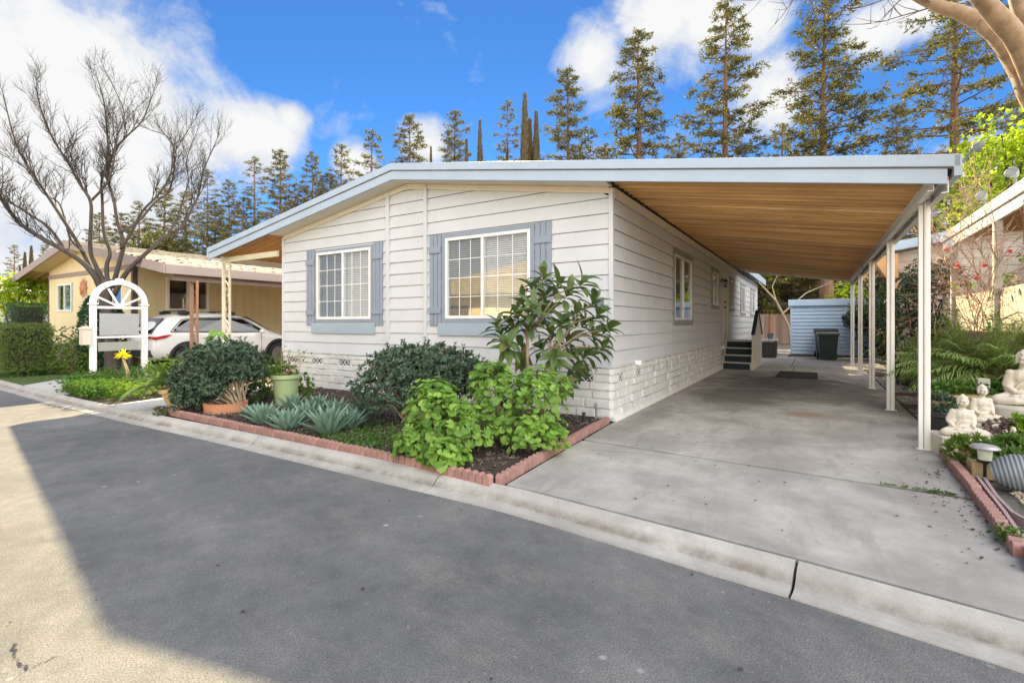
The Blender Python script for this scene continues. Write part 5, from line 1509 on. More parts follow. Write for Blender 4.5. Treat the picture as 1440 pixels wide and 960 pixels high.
for a in (28, 63, 117, 152):
    b = MB(); T = Matrix.Translation((cx, 0, ZT - .02)) @ Matrix.Rotation(-R(a), 4, 'Y'); b.box(.07, ri + .03, -.018, .018, -.022, .022, T); b.build('spoke', M_WHITEWOOD, ar, bevel=.003)
b = MB(); b.box(.055, aw_ - .055, -.03, .03, ZT - .07, ZT - .01); b.box(cx - .09, cx + .09, -.035, .035, ZT - .005, ZT + .07); b.build('rail', M_WHITEWOOD, ar, bevel=.003)
b = MB(); b.box(.055, aw_ - .055, -.03, .03, 1.005, 1.055); b.build('rail', M_WHITEWOOD, ar, bevel=.003)
b = MB(); b.box(.12, aw_ - .12, -.015, .015, 1.075, 1.60); b.build('sign_board', M_SIGNGREY, ar, bevel=.003)
b = MB(); b.box(.09, aw_ - .13, -.02, .0, .70, .91); b.build('sign_board', M_SIGNGREY2, ar, bevel=.003)
b = MB()
for x in (.25, aw_ - .3): b.tube([(x, -.01, .9), (x, -.005, 1.02)], .004, 5)
b.build('chain', M_GREYPL, ar)
b = MB(); b.box(-.21, -.06, -.13, .17, .86, 1.22); b.prism([(-.225, 1.22), (-.05, 1.22), (-.05, 1.26), (-.13, 1.30), (-.225, 1.25)], -.15, .19, 'y'); b.build('mailbox', mat('cream_mailbox', (.70, .62, .52), .6, .06, 4), ar, bevel=.008)
# flowering aloe
rnd.seed(44)
al = V(((182 - 720) / F * 10.6, 10.6, 0)); f = MB()
for i in range(46):
    t_ = i * 2.4; el = R(rnd.uniform(20, 75)); d = V((math.cos(t_) * math.cos(el), math.sin(t_) * math.cos(el), math.sin(el)))
    f.blade(V((rnd.uniform(-.15, .15), rnd.uniform(-.15, .15), .05)), d, V((-d.x, -d.y, .4)), rnd.uniform(.3, .6), .028, [1, .9, .7, .45, .03], droop=rnd.uniform(0, .5), fold=.4)
t = plant('flowering_plant', 'spiky grey-green plant with one big yellow star flower beside the arch', 'plant', al, f, leafmat('grey_green_spike', (.10, .14, .09), (.19, .23, .15), .15), part='leaves')
b = MB(); b.tube([(.05, -.05, 0), (.02, -.08, .35), (-.06, -.10, .62)], [.035, .03, .028], 8); b.build('stalk', mat('tan_stalk', (.55, .42, .22), .7, .2, 8), t)
b = MB()
for i in range(150):
    d = u3(); d.z = abs(d.z) * .75 - .12; d.normalize(); b.blade(V((-.06, -.10, .66)), d, V((0, 0, 1)), rnd.uniform(.10, .19), .034, [.5, 1, .9, .6, .05], droop=.55, fold=.3)
b.build('flower', LF_FLOWER, t)
# clipped hedges
def box_hedge(name, label, loc, sx, sy, sz, m, n, l=.045, rz=ROT, z0=.12):
    t = thing(name, label, 'hedge', loc, rz); f = MB()
    for i in range(n):
        k = rnd.choices('xyzXY', [sy * sz, sx * sz, sx * sy, sy * sz, sx * sz])[0]
        x = rnd.uniform(-sx, sx); y = rnd.uniform(-sy, sy); z = rnd.uniform(z0, sz)
        w_ = rnd.gauss(0, .018) - (rnd.random() < .3) * rnd.uniform(0, .12)
        nb = .03 * noise.noise(V((x * 3, y * 3, z * 3)))
        if k == 'x': p, d = V((sx + w_ + nb, y, z)), V((1, 0, 0))
        elif k == 'X': p, d = V((-sx - w_ + nb, y, z)), V((-1, 0, 0))
        elif k == 'y': p, d = V((x, sy + w_ + nb, z)), V((0, 1, 0))
        elif k == 'Y': p, d = V((x, -sy - w_ + nb, z)), V((0, -1, 0))
        else: p, d = V((x, y, sz + w_ * .6)), V((0, 0, 1))
        whorl(f, p, (d + u3() * .5 + V((0, 0, .3))).normalized(), 5, l * rnd.uniform(.7, 1.3), l * .33, .9)
    f.build('foliage', m, t)
    b = MB(); b.box(-sx + .10, sx - .10, -sy + .10, sy - .10, z0 + .08, sz - .1)
    for k in range(4): b.tube([(rnd.uniform(-.1, .1), rnd.uniform(-.1, .1), -.02), (rnd.uniform(-sx, sx) * .6, rnd.uniform(-sy, sy) * .6, z0 + .2)], .03, 6)
    b.build('branches', mat('dark_twigs', (.03, .026, .015), .9, .3, 6), t)
    return t
rnd.seed(88)
hx = (33 - 720) / F
box_hedge('box_hedge', 'clipped square hedge with olive and brown sides at the left edge', V((hx * 12.7, 12.7, 0)), .44, .46, 1.32, LF_HEDGE, 3600)
box_hedge('box_hedge', 'dark green clipped block hedge rising behind the square hedge', V(((38 - 720) / F * 15.2, 15.2, 0)), .40, .38, 1.95, LF_HEDGEDK, 3000, l=.04)
def bushy(name, label, px, Y, r, n, m, **kw): return small_bush(name, label, V(((px - 720) / F * Y, Y, 0)), r, n, m, **kw)
bushy('round_bush', 'low clipped round bush right of the square hedge', 101, 13.2, (.52, .5, .42), 620, LF_BUSH, l=.05, w=.026, k=6, inner=.25)
bushy('round_bush', 'looser green bush under the window of the yellow home', 99, 14.6, (.5, .45, .62), 560, LF_HEDGE, l=.06, w=.03)
bushy('round_bush', 'dark bush at the left edge beside the dark block hedge', 6, 15.8, (.6, .6, .75), 420, LF_DARK2)
f = MB(); rnd.seed(90)
def column(name, label, loc, r, h, m, n, cat='tree'):
    t = thing(name, label, cat, loc); f = MB()
    for i in range(n):
        z = rnd.random() ** .85; rr = r * min(1, (1 - z) * 4.5 + .10) * (1 + .16 * noise.noise(V((z * 9, i * .0, r)))) * (.9 if z < .06 else 1)
        a = rnd.uniform(0, 6.28); q = rr * (1 + .14 * noise.noise(V((math.cos(a) * 2, math.sin(a) * 2, z * 12)))) * (1 if rnd.random() > .25 else rnd.uniform(.5, 1))
        p = V((math.cos(a) * q, math.sin(a) * q, z * h + .1))
        whorl(f, p, (V((math.cos(a) * .5, math.sin(a) * .5, 1)) + u3() * .3).normalized(), 4, h * .028 + .035, .016 + h * .005, .5)
    f.build('crown', m, t)
    b = MB(); b.tube([(0, 0, 0), (0, 0, h * .9)], [r * .22, .01], 6); b.build('trunk', M_BARK, t)
    return t
column('clipped_column', 'narrow dark green clipped column standing behind the left leg of the arch', V(((128 - 720) / F * 13.6, 13.6, 0)), .24, 1.95, LF_HEDGEDK, 1500, 'hedge')
column('clipped_column', 'dark green column half hidden behind the bare tree trunk and the arch', V(((163 - 720) / F * 14.3, 14.3, 0)), .22, 1.75, LF_HEDGEDK, 1100, 'hedge')
# lemon tree
f = MB(); s = MB(); rnd.seed(95)
for (c, r, n) in (((-.6, 0, 2.2), (.95, .8, .75), 300), ((.5, .1, 2.35), (.9, .8, .7), 300), ((0, 0, 2.8), (.7, .7, .5), 160), ((1.3, 0, 1.9), (.5, .5, .5), 110)): dome(f, c, r, n, 6, .14, .065, seed=n * .17, zmin=-.8, inner=.5, a=.3)
stems(s, (0, 0, 0), (0, 0, 2.3), (.9, .7, .6), 10, .05)
plant('lemon_tree', 'bright lime green tree in front of the white house at the far left', 'tree', V(((26 - 720) / F * 19.5, 19.5, 0)), f, LF_LIME, s, M_BARK, part='crown')
# ================================================================== BARE TREE
rnd.seed(201)
bt = thing('bare_tree', 'large leafless grey-barked tree in front of the yellow home', 'tree', V((-10.85, 13.3, 0)))
BO = V((-10.85, 13.3, 0))
def Q(px, py, dy=0):
    if py < 390: py = 390 - (390 - py) * .88
    return P(px, py, 13.3 + dy) - BO
tk = MB()
def limb(pts, r, n=9):
    # resample as a smooth curve
    out = []
    for i in range(len(pts) - 1):
        p0 = pts[max(0, i - 1)]; p1 = pts[i]; p2 = pts[i + 1]; p3 = pts[min(len(pts) - 1, i + 2)]
        for k in range(4):
            t = k / 4; out.append(.5 * ((2 * p1) + (p2 - p0) * t + (2 * p0 - 5 * p1 + 4 * p2 - p3) * t * t + (3 * p1 - p0 - 3 * p2 + p3) * t ** 3))
    out.append(pts[-1]); m = len(out) - 1
    rad = [r[0] + (r[1] - r[0]) * (i / m) ** .8 for i in range(m + 1)]
    tk.tube(out, [q * (1 + .07 * noise.noise(V((i * .7, r[0] * 50, 2)))) for i, q in enumerate(rad)], n)
    return out, rad
tk.tube([Q(161, 535), Q(158, 515), Q(154, 480), Q(150, 445), Q(148, 415), Q(150, 392)], [.22, .16, .135, .13, .145, .12], 14)
limbs = [
    ([(145, 425), (137, 395), (118, 368), (88, 345), (55, 325), (25, 300), (0, 262), (-14, 240)], (0.085, .035), -.5),
    ([(92, 348), (70, 312), (45, 292), (10, 268), (-25, 258)], (0.041, .025), .3),
    ([(140, 405), (126, 372), (112, 340), (90, 300), (68, 262), (48, 228), (30, 195), (18, 160), (5, 100)], (0.066, .014), .4),
    ([(148, 400), (135, 372), (127, 345), (128, 300), (127, 268), (112, 240), (95, 205), (75, 170), (60, 130), (52, 95)], (0.066, .012), -.6),
    ([(128, 268), (150, 240), (160, 205), (163, 170), (175, 130), (158, 82)], (0.033, .010), -.3),
    ([(152, 405), (150, 372), (155, 350), (146, 318), (144, 270), (143, 235), (152, 195), (150, 150), (146, 110), (138, 75)], (0.060, .012), .5),
    ([(158, 405), (168, 365), (174, 335), (165, 300), (160, 265), (152, 230), (160, 190), (178, 165), (200, 140), (214, 100)], (0.064, .012), .1),
    ([(170, 345), (185, 318), (200, 285), (225, 255), (240, 225), (244, 195), (262, 160)], (0.046, .010), -.4),
    ([(170, 318), (195, 300), (218, 270), (236, 255), (245, 215), (240, 170), (212, 155)], (0.039, .010), .6),
    ([(160, 415), (178, 382), (205, 352), (232, 325), (255, 310), (270, 280), (280, 255), (286, 220), (302, 178)], (0.071, .012), .2),
    ([(238, 318), (250, 295), (258, 265), (265, 235), (262, 205), (272, 170)], (0.030, .010), .9),
    ([(118, 350), (100, 330), (92, 300), (82, 270), (60, 255), (35, 215), (-5, 190)], (0.033, .012), 1.0),
]
tw = MB()
def twig(p, d, l, r, lev):
    n = 4; pts = [p]; dirs = [d]; q = p
    for k in range(n):
        d = (d + u3() * .15 + V((0, 0, .09))).normalized(); q = q + d * (l / n); pts.append(q); dirs.append(d)
    tw.tube(pts, [r * (1 - .7 * k / n) for k in range(n + 1)], 4 if r < .012 else 5, cap=False)
    if lev > 0:
        for k in range(1, n + 1):
            for _ in range(2 if lev > 1 else rnd.choice((1, 2))):
                if rnd.random() < .12: continue
                e = (dirs[k] * .75 + u3() * .75 + V((0, 0, .28))).normalized()
                twig(pts[k], e, l * rnd.uniform(.42, .68), r * .55, lev - 1)
for pts, r, dy in limbs:
    pp = [Q(x, y, dy * (i / (len(pts) - 1)) ** 1.0 * 1.6) for i, (x, y) in enumerate(pts)]
    out, rad = limb(pp, r)
    m = len(out)
    for i in range(m):
        f = i / (m - 1)
        if f < .38: continue
        if rnd.random() < .92 * min(1, (f + .2)):
            d = (out[min(m - 1, i + 1)] - out[max(0, i - 1)]).normalized()
            e = (d * .75 + u3() * .6 + V((0, 0, .6))).normalized()
            twig(out[i], e, rnd.uniform(.40, .85) * (1.25 - .4 * f), min(.016, rad[i] * .5), 2)
    d = (out[-1] - out[-3]).normalized(); twig(out[-1], d, .6, .010, 2)
tk.build('trunk', M_BARK, bt, smooth=True)
tw.build('crown', mat('dark_twig_bark', (.032, .026, .022), .9, .25, 6), bt)

# ================================================================== BACKGROUND CONIFERS
def conifer_mesh(seed, nb, spread, dens, droop, start=.2, sparse=0.0, leafk=10):
    rnd.seed(seed); t = MB(); f = MB()
    t.tube([(0, 0, -.01), (.004, 0, .25), (.0, .004, .55), (.0, 0, .98)], [.0145, .0115, .0075, .0012], 8)
    for i in range(nb):
        h = start + (1 - start) * (i + rnd.random()) / nb
        if rnd.random() < sparse * (1 - h): continue
        a = i * 2.39996 + rnd.uniform(-.5, .5)
        fr_ = (1 - h) / (1 - start)
        Lb = spread * (fr_ ** .75 * .92 + .07) * rnd.uniform(.55, 1.22) * (1 + .25 * noise.noise(V((math.cos(a), math.sin(a), h * 5 + seed))))
        e = V((math.cos(a), math.sin(a), 0)); n = 6; pts = []
        z0 = h
        up = rnd.uniform(.05, .35) * (1 - .4 * fr_)
        for k in range(n + 1):
            s = k / n
            pts.append(V((0, 0, z0)) + e * Lb * s + V((0, 0, Lb * (up * s - droop * s * s + .18 * s ** 3))) + u3() * Lb * .03 * s)
        t.tube(pts, [.0024 * (1 - .8 * k / n) * (.5 + fr_) for k in range(n + 1)], 4, cap=False)
        side_ = e.cross(V((0, 0, 1)))
        nc = int(dens * 7 * (Lb / spread) ** .7) + 4
        for c in range(nc):
            s = rnd.uniform(.12, 1.0) ** .75
            if rnd.random() < .16: continue
            k = min(n - 1, int(s * n)); p = pts[k].lerp(pts[k + 1], s * n - k)
            sg = -1 if c % 2 else 1
            bd = (e * rnd.uniform(.35, .9) + side_ * sg * rnd.uniform(.3, 1.0) + V((0, 0, rnd.uniform(-.5, .3)))).normalized()
            bl_ = Lb * rnd.uniform(.20, .42) * (1 - .55 * s) + .010
            m_ = max(3, int(bl_ / .0042))
            t.tube([p, p + bd * bl_], [.0007, .0003], 3, cap=False)
            for j in range(m_):
                q = p + bd * (bl_ * (j + rnd.random()) / m_) + u3() * .0035
                for _ in range(leafk):
                    dd = (bd * .7 + u3() * .9 + V((0, 0, -.12))).normalized()
                    f.leaf(q + u3() * .003, dd, u3(), rnd.uniform(.0065, .0125), rnd.uniform(.0023, .0042), .15)
    for j in range(60):
        q = V((rnd.gauss(0, .004), rnd.gauss(0, .004), rnd.uniform(.955, 1.0))); f.leaf(q, (V((0, 0, 1)) + u3() * .9).normalized(), u3(), .012, .004, .1)
    return t, f
protos = []
for sd, nb, sp, de, dr, st_, spa, lk in ((1, 120, .19, 2.3, .14, .12, .08, 3), (2, 112, .23, 2.1, .08, .09, .15, 3), (3, 80, .17, 1.3, .12, .18, .3, 3), (4, 140, .215, 2.6, .2, .07, .06, 3)):
    protos.append(conifer_mesh(sd, nb, sp, de, dr, st_, spa, lk))
proto_m = {}
def conifer(px, top, Y, kind, label, wscale=1.0, rz=0.0):
    h = CAMZ + (HZ - top) / F * Y + .2
    loc = V(((px - 720) / F * Y, Y, -.15))
    if kind not in proto_m:
        t = thing('redwood_tree', label, 'tree', loc, rz, 'tall conifers behind the homes')
        a = protos[kind][0].build('trunk', M_BARKRED, t); b_ = protos[kind][1].build('crown', LF_CONIFER, t)
        proto_m[kind] = t
    else:
        t = copy_tree(proto_m[kind]); t['label'] = label; t.location = loc; t.rotation_euler = (0, 0, rz)
    if px < 700: wscale *= 1.18
    t.scale = (h * wscale, h * wscale, h)
    return t
conifer(1345, -75, 33, 1, 'massive redwood with bare branches at the top right behind the sycamore limb', 1.24, .4)
conifer(1160, -20, 34, 3, 'broad dense redwood rising above the right half of the carport roof', 1.18, 1.2)
conifer(1021, 3, 36, 0, 'slender tall redwood above the middle of the carport roof', 1.12, 2.2)
conifer(897, 45, 39, 0, 'full conical redwood above the corner of the white house', 1.24, 4.0)
conifer(798, 97, 42, 0, 'redwood just right of the pair of dark cypresses', 1.12, 5.1)
conifer(714, 143, 46, 2, 'thin sparse conifer just left of the pair of dark cypresses', .9, .3)
conifer(640, 157, 50, 3, 'short conifer right of the small cloud above the roof peak', .8, 1.9)
conifer(576, 163, 52, 0, 'conifer in front of the small cloud above the roof peak', 1.0, 3.3)
conifer(523, 184, 54, 2, 'open conifer just left of the roof peak', 1.1, 2.5)
conifer(480, 204, 56, 1, 'olive conifer above the sloping left roof edge', .85, .9)
conifer(439, 216, 56, 3, 'dense conifer low above the left roof edge', .8, 4.4)
conifer(394, 211, 57, 0, 'tallest conifer over the left awning', .95, 5.5)
conifer(358, 222, 58, 2, 'narrow conifer left of the tallest one over the awning', 1.0, .6)
conifer(322, 255, 60, 3, 'low olive conifer right of the bare tree crown', .9, 3.9)
conifer(292, 240, 60, 2, 'spindly conifer with a bare top at the right edge of the bare tree crown', .9, 1.1)
conifer(262, 270, 62, 3, 'conifer seen through the right branches of the bare tree', 1.0, 2.0)
conifer(196, 285, 62, 1, 'conifer behind the right side of the forked bare trunk', 1.0, 2.8)
conifer(140, 300, 64, 3, 'low conifer directly behind the fork of the bare tree', 1.0, 1.6)
conifer(20, 345, 66, 2, 'small faint conifer above the lemon tree at the far left', 1.0, .2)
conifer(66, 338, 66, 3, 'small dark conifer beside the roof peak of the yellow home', .8, 2.9)
conifer(1262, 150, 30, 1, 'leaning lower redwood filling the gap left of the massive one', .9, 5.0)
conifer(1100, 175, 40, 1, 'short redwood low between the slender and the broad redwoods', 1.1, .1)
conifer(955, 190, 44, 3, 'short dense conifer low right of the full conical redwood', .9, 3.1)
conifer(850, 205, 46, 1, 'short ochre conifer peeking over the roof near the house corner', .9, 4.6)
conifer(232, 262, 63, 0, 'conifer behind the middle of the yellow home roof', 1.1, 2.4)
conifer(342, 278, 50, 1, 'bushy conifer close behind the tip of the left awning', 1.1, .7)
conifer(302, 285, 52, 3, 'bushy conifer low behind the shake roof of the yellow home', 1.2, 5.2)
conifer(415, 262, 52, 1, 'short bushy conifer between the two tall ones over the awning', 1.1, 3.6)
conifer(460, 245, 52, 3, 'short bushy conifer pressed against the left roof edge', 1.1, 1.4)
conifer(170, 300, 60, 1, 'faint conifer seen between the middle limbs of the bare tree', 1.2, 1.4)
conifer(1430, 130, 34, 3, 'dark conifer at the right edge behind the lime green tree', .8, 4.6)
# Italian cypresses
rnd.seed(61); cyp = None
for px, top, Y, w_, lb in ((738, 134, 44, .62, 'tallest dark Italian cypress above the roof'), (754, 159, 44.6, .60, 'shorter dark Italian cypress touching the tallest one on its right'), (675, 171, 46, .5, 'Italian cypress standing alone between the short conifer and the pair'),
                           (656, 198, 46, .5, 'small Italian cypress tip in front of the short conifer'), (606, 208, 50, .36, 'tiny cypress tip right above the roof peak'), (713, 214, 46, .42, 'tiny cypress tip under the thin sparse conifer'), (745, 170, 45.2, .62, 'Italian cypress wedged behind the tall pair'),
                           (44, 346, 60, .8, 'tallest of the three far left Italian cypresses'), (35, 355, 61, .8, 'middle Italian cypress of the three at the far left'), (28, 374, 61, .7, 'shortest of the three far left Italian cypresses')):
    h = CAMZ + (HZ - top) / F * Y; loc = V(((px - 720) / F * Y, Y, -.1))
    if cyp is None:
        cyp = thing('cypress_tree', lb, 'tree', loc, 0, 'Italian cypresses behind the homes')
        f = MB()
        for i in range(5200):
            z = rnd.random() ** .7; r_ = .036 * min(1, ((1 - z) * 1.55) ** .75 + .015) * (1 + .2 * noise.noise(V((z * 14, 0, 0))))
            a = rnd.uniform(0, 6.28); q = r_ * (1 + .22 * noise.noise(V((math.cos(a) * 2, math.sin(a) * 2, z * 22)))) * (1 if rnd.random() > .3 else rnd.uniform(.4, 1))
            f.leaf(V((math.cos(a) * q, math.sin(a) * q, z)), (V((math.cos(a) * .35, math.sin(a) * .35, 1)) + u3() * .3).normalized(), V((math.cos(a), math.sin(a), .2)), rnd.uniform(.014, .026), .006, .1)
        f.build('crown', LF_CYPRESS, cyp); b = MB(); b.tube([(0, 0, 0), (0, 0, .95)], [.012, .001], 6); b.build('trunk', M_BARK, cyp); t = cyp
    else: t = copy_tree(cyp); t['label'] = lb; t.location = loc; t.rotation_euler = (0, 0, rnd.uniform(0, 6))
    t.scale = (h * w_ * 1.25, h * w_ * 1.25, h)
# broad trees: lime green at the right edge, others filling the skyline
def broad(name, label, loc, h, rr, n, m, l=.16, w=.085, seed=1, trunk_r=.16, k=6):
    rnd.seed(seed); t = thing(name, label, 'tree', loc); f = MB(); s = MB()
    s.tube([(0, 0, 0), (.05, 0, h * .3), (0, .06, h * .55)], [trunk_r, trunk_r * .75, trunk_r * .5], 9)
    for i in range(26):
        a = i * 2.4; z = h * (.35 + .6 * (i / 26)); q = rr * math.sin(PI * (.2 + .75 * i / 26)) * rnd.uniform(.45, .85)
        c = V((math.cos(a) * q, math.sin(a) * q, z)); s.tube([(0, 0, h * rnd.uniform(.25, .5)), c * .6 + V((0, 0, z * .3)), c], [trunk_r * .3, trunk_r * .2, .01], 5)
        r_ = rr * rnd.uniform(.26, .42); dome(f, c, (r_, r_, r_ * .7), n // 26, k, l, w, seed=i + seed, zmin=-.9, inner=.5, a=.4, b=.25)
    f.build('crown', m, t); s.build('trunk', M_BARK, t); return t
broad('leafy_tree', 'bright lime green tree at the right edge behind the tan home', V((1420 - 720) / F * 19 * V((1, 0, 0)) + V((0, 19, 0))), 9.3, 2.6, 2900, LF_LIME, .17, .08, 3)
broad('leafy_tree', 'olive green tree behind the yellow home roof seen through the bare branches', V(((228 - 720) / F * 46, 46, 0)), 9.5, 4.2, 1500, LF_CONIFER, .4, .2, 4, .25)
broad('leafy_tree', 'yellow-green tree in the back yard between the shed and the dark hedge', V(((1196 - 720) / F * 26, 26, 0)), 3.6, 1.3, 900, LF_LIME, .10, .05, 6, .1)
broad('leafy_tree', 'golden backlit tree beyond the fence beside the timber stair', V(((1072 - 720) / F * 34.5, 34.5, 0)), 5.5, 1.2, 260, LF_LIME, .14, .07, 9, .14)
b = MB(); b.tube([(0, 0, 0), (.03, .0, 2.4), (.0, .0, 5.0), (.1, 0, 9)], [.40, .37, .34, .26], 16)
setp(b.build('broken_conifer', M_BARKRED, loc=V(((1162 - 720) / F * 29, 29, 0)), smooth=True), 'dark red-brown trunk standing behind the blue shed', 'tree trunk')
b = MB(); b.tube([(0, 0, 0), (-.2, 0, 1.2), (-.9, 0, 2.6), (-2.0, .2, 3.9)], [.09, .08, .06, .03], 8); b.tube([(-.5, 0, 1.9), (.8, .1, 3.0), (2.2, .2, 3.6)], [.05, .035, .015], 6); b.tube([(-.9, 0, 2.6), (-1.0, .2, 3.4), (-.6, .2, 4.2)], [.04, .03, .012], 6)
setp(b.build('bare_sapling', M_TRUNKLT, loc=V(((1114 - 720) / F * 27, 27, 0))), 'crooked pale bare sapling leaning left behind the blue shed', 'tree')

# ================================================================== SYCAMORE LIMB AT THE TOP RIGHT
sy = thing('sycamore_tree', 'pale mottled sycamore whose thick limbs cross the top right corner', 'tree', V((5.6, 2.7, -.12)))
SO = V((5.6, 2.7, -.12))
tk = MB(); rnd.seed(300)
limb([V((0, 0, 0)), V((-.05, .1, 1.2)), P(1560, 260, 3.55) - SO, P(1466, 150, 3.75) - SO, P(1436, 96, 3.85) - SO, P(1402, 48, 3.95) - SO, P(1360, 22, 4.05) - SO, P(1318, 8, 4.15) - SO, P(1270, -18, 4.25) - SO, P(1180, -90, 4.4) - SO], (.14, .026), 16)
limb([P(1478, 170, 3.75) - SO, P(1436, 66, 3.7) - SO, P(1396, 16, 3.65) - SO, P(1366, -22, 3.6) - SO, P(1300, -130, 3.5) - SO], (.085, .045), 14)
limb([P(1500, 200, 3.8) - SO, P(1456, 60, 4.0) - SO, P(1432, 5, 4.1) - SO, P(1415, -60, 4.2) - SO], (.075, .045), 12)
tk.build('trunk', M_BARKSYC, sy, smooth=True)
tw = MB()
for (px, py) in ((1318, 8), (1280, -15), (1366, 22), (1230, -40), (1200, -70), (1402, 48)):
    for _ in range(3): twig(P(px, py, 4.15) - SO, (V((-.6, .2, .1)) + u3() * .8).normalized(), rnd.uniform(.3, .6), .007, 1)
for px0, py0, px1, py1 in ((1110, -20, 1062, 8), (1120, -10, 1085, 55), (1150, -15, 1100, 40)):
    twig(P(px0, py0, 4.3) - SO, (P(px1, py1, 4.3) - P(px0, py0, 4.3)).normalized(), .32, .005, 1)
limb_pts = [P(1180, -90, 4.4) - SO, P(1140, -45, 4.35) - SO, P(1110, -20, 4.3) - SO]; tw.tube(limb_pts, [.02, .012, .006], 6)
tw.build('twigs', mat('sycamore_twig', (.12, .09, .06), .9, .25, 6), sy)
# ================================================================== RIGHT-HAND GARDEN
rnd.seed(400)
def tall_shrub(name, label, x, y, cs, n, m, l=.085, w=.03, k=7):
    f = MB(); s = MB()
    for i, (c, r) in enumerate(cs):
        dome(f, c, r, n, k, l, w, seed=i * 2.3 + x, zmin=-.9, inner=.4, up=.1, a=.3, b=.2); stems(s, (0, 0, 0), c, r, 5, .035, seed=i)
    return plant(name, label, 'shrub', H(x, y), f, m, s, M_BARK)
tall_shrub('tall_shrub', 'tall dark green shrub behind the second carport post', 4.75, 10.4, [((0, 0, 1.0), (.75, .8, .9)), ((-.1, .1, 1.9), (.75, .8, .7)), ((.1, -.3, 2.5), (.55, .6, .45)), ((.15, -.7, .7), (.5, .5, .65))], 560, LF_DARK2)
tall_shrub('tall_shrub', 'dark blue-green shrub between the third and fourth carport posts', 4.65, 13.0, [((0, 0, .9), (.8, .9, .9)), ((0, 0, 1.9), (.8, .85, .75)), ((-.2, .2, 2.6), (.55, .6, .45))], 540, LF_DARK)
tall_shrub('tall_shrub', 'shaggy shrub at the far carport post leaning over the blue shed', 4.55, 16.1, [((-.1, 0, .9), (.7, .9, .9)), ((-.3, 0, 1.9), (.75, .85, .65)), ((-.6, .3, 1.5), (.5, .5, .4))], 560, LF_DARK2)
# black pots with bamboo-like plants
def cane_plant(name, label, loc, n, h, m=LF_PALM):
    f = MB(); s = MB()
    for i in range(n):
        d = V((rnd.uniform(-.3, .3), rnd.uniform(-.3, .3), 1)).normalized(); hh = h * rnd.uniform(.5, 1); p = V((rnd.uniform(-.1, .1), rnd.uniform(-.1, .1), 0)); s.tube([p, p + d * hh], [.008, .004], 5)
        for j in range(9):
            q = p + d * hh * rnd.uniform(.4, 1); e = (u3() + V((0, 0, .2))).normalized(); f.blade(q, e, V((0, 0, 1)), rnd.uniform(.18, .34), .035, [.3, 1, .9, .6, .05], droop=.9, fold=.3)
    return plant(name, label, 'plant', loc, f, m, s, part='leaves')
pA = H(4.25, 6.35, -.02); pB = H(4.15, 7.35, -.02)
pot('plant_pot', 'large black pot in front, half hidden by the nearest carport post', pA, .20, .29, .47, M_BLACKPL)
pot('plant_pot', 'large black pot behind the other, near the dark shrub', pB, .20, .28, .50, M_BLACKPL)
cane_plant('cane_plant', 'leafy cane plant growing in the front black pot', pA + V((0, 0, .42)), 8, .75)
cane_plant('cane_plant', 'leafy cane plant growing in the rear black pot', pB + V((0, 0, .45)), 8, .8)
# stepping logs in the gravel
for i, (x, y) in enumerate(((3.95, 3.6), (4.0, 5.3), (3.9, 9.1))):
    b = MB(); b.box(-.32, .32, -.06, .06, -.02, .07)
    setp(b.build('timber_edging', M_DKBROWN, loc=H(x, y, -.02), rz=ROT + .05 * i, bevel=.01), ('nearest dark timber strip across the gravel bed', 'middle dark timber strip across the gravel near the black pots', 'farthest dark timber strip across the gravel')[i], 'timber')
# fine-leaved palms
def palm(name, label, loc, nf, lf, up=.6, seed=1, stem_h=.3):
    rnd.seed(seed); f = MB(); s = MB()
    for i in range(nf):
        a = i * 2.39996 + rnd.uniform(-.2, .2); el = R(rnd.uniform(15, 85)) * (1 - .2 * up) + .25; d = V((math.cos(a) * math.cos(el), math.sin(a) * math.cos(el), math.sin(el)))
        p = V((0, 0, stem_h)); pts = [p]; L_ = lf * rnd.uniform(.75, 1.15); n = 14
        for k in range(n):
            d = (d + V((0, 0, -.095))).normalized(); p = p + d * L_ / n; pts.append(p)
        s.tube(pts[::2], [.007 - .0008 * k for k in range(len(pts[::2]))], 4, cap=False)
        for k in range(3, n + 1):
            q = pts[k]; dd = (pts[k] - pts[k - 1]).normalized(); sd = dd.cross(V((0, 0, 1))).normalized()
            for sg in (-1, 1):
                for h_ in (0, .5):
                    e = (dd * .75 + sd * sg * .8 + u3() * .18 + V((0, 0, .12))).normalized()
                    f.blade(q - dd * L_ / n * h_, e, V((0, 0, 1)), lf * .26 * math.sin(PI * (.16 + .8 * k / n)) + .03, .015, [.7, 1, .7, .08], droop=.9, fold=.3)
    s.tube([(0, 0, 0), (0, 0, stem_h)], .035, 8)
    return plant(name, label, 'palm', loc, f, LF_PALM, s, part='fronds')
palm('feathery_palm', 'feathery fine-leaved palm arching behind the statues on the left', V((1352 - 720) / F * 7.2 * V((1, 0, 0)) + V((0, 7.2, 0))), 46, 1.0, seed=5, stem_h=.55)
palm('feathery_palm', 'feathery fine-leaved palm behind the largest statue', V((1405 - 720) / F * 6.5 * V((1, 0, 0)) + V((0, 6.5, 0))), 46, .95, seed=6, stem_h=.6)
palm('feathery_palm', 'feathery palm cut off by the right edge of the picture', V((1452 - 720) / F * 6.9 * V((1, 0, 0)) + V((0, 6.9, 0))), 40, .95, seed=7, stem_h=.65)
palm('feathery_palm', 'small feathery palm close behind the nearest carport post', V((1318 - 720) / F * 7.6 * V((1, 0, 0)) + V((0, 7.6, 0))), 30, .75, seed=8, stem_h=.5)
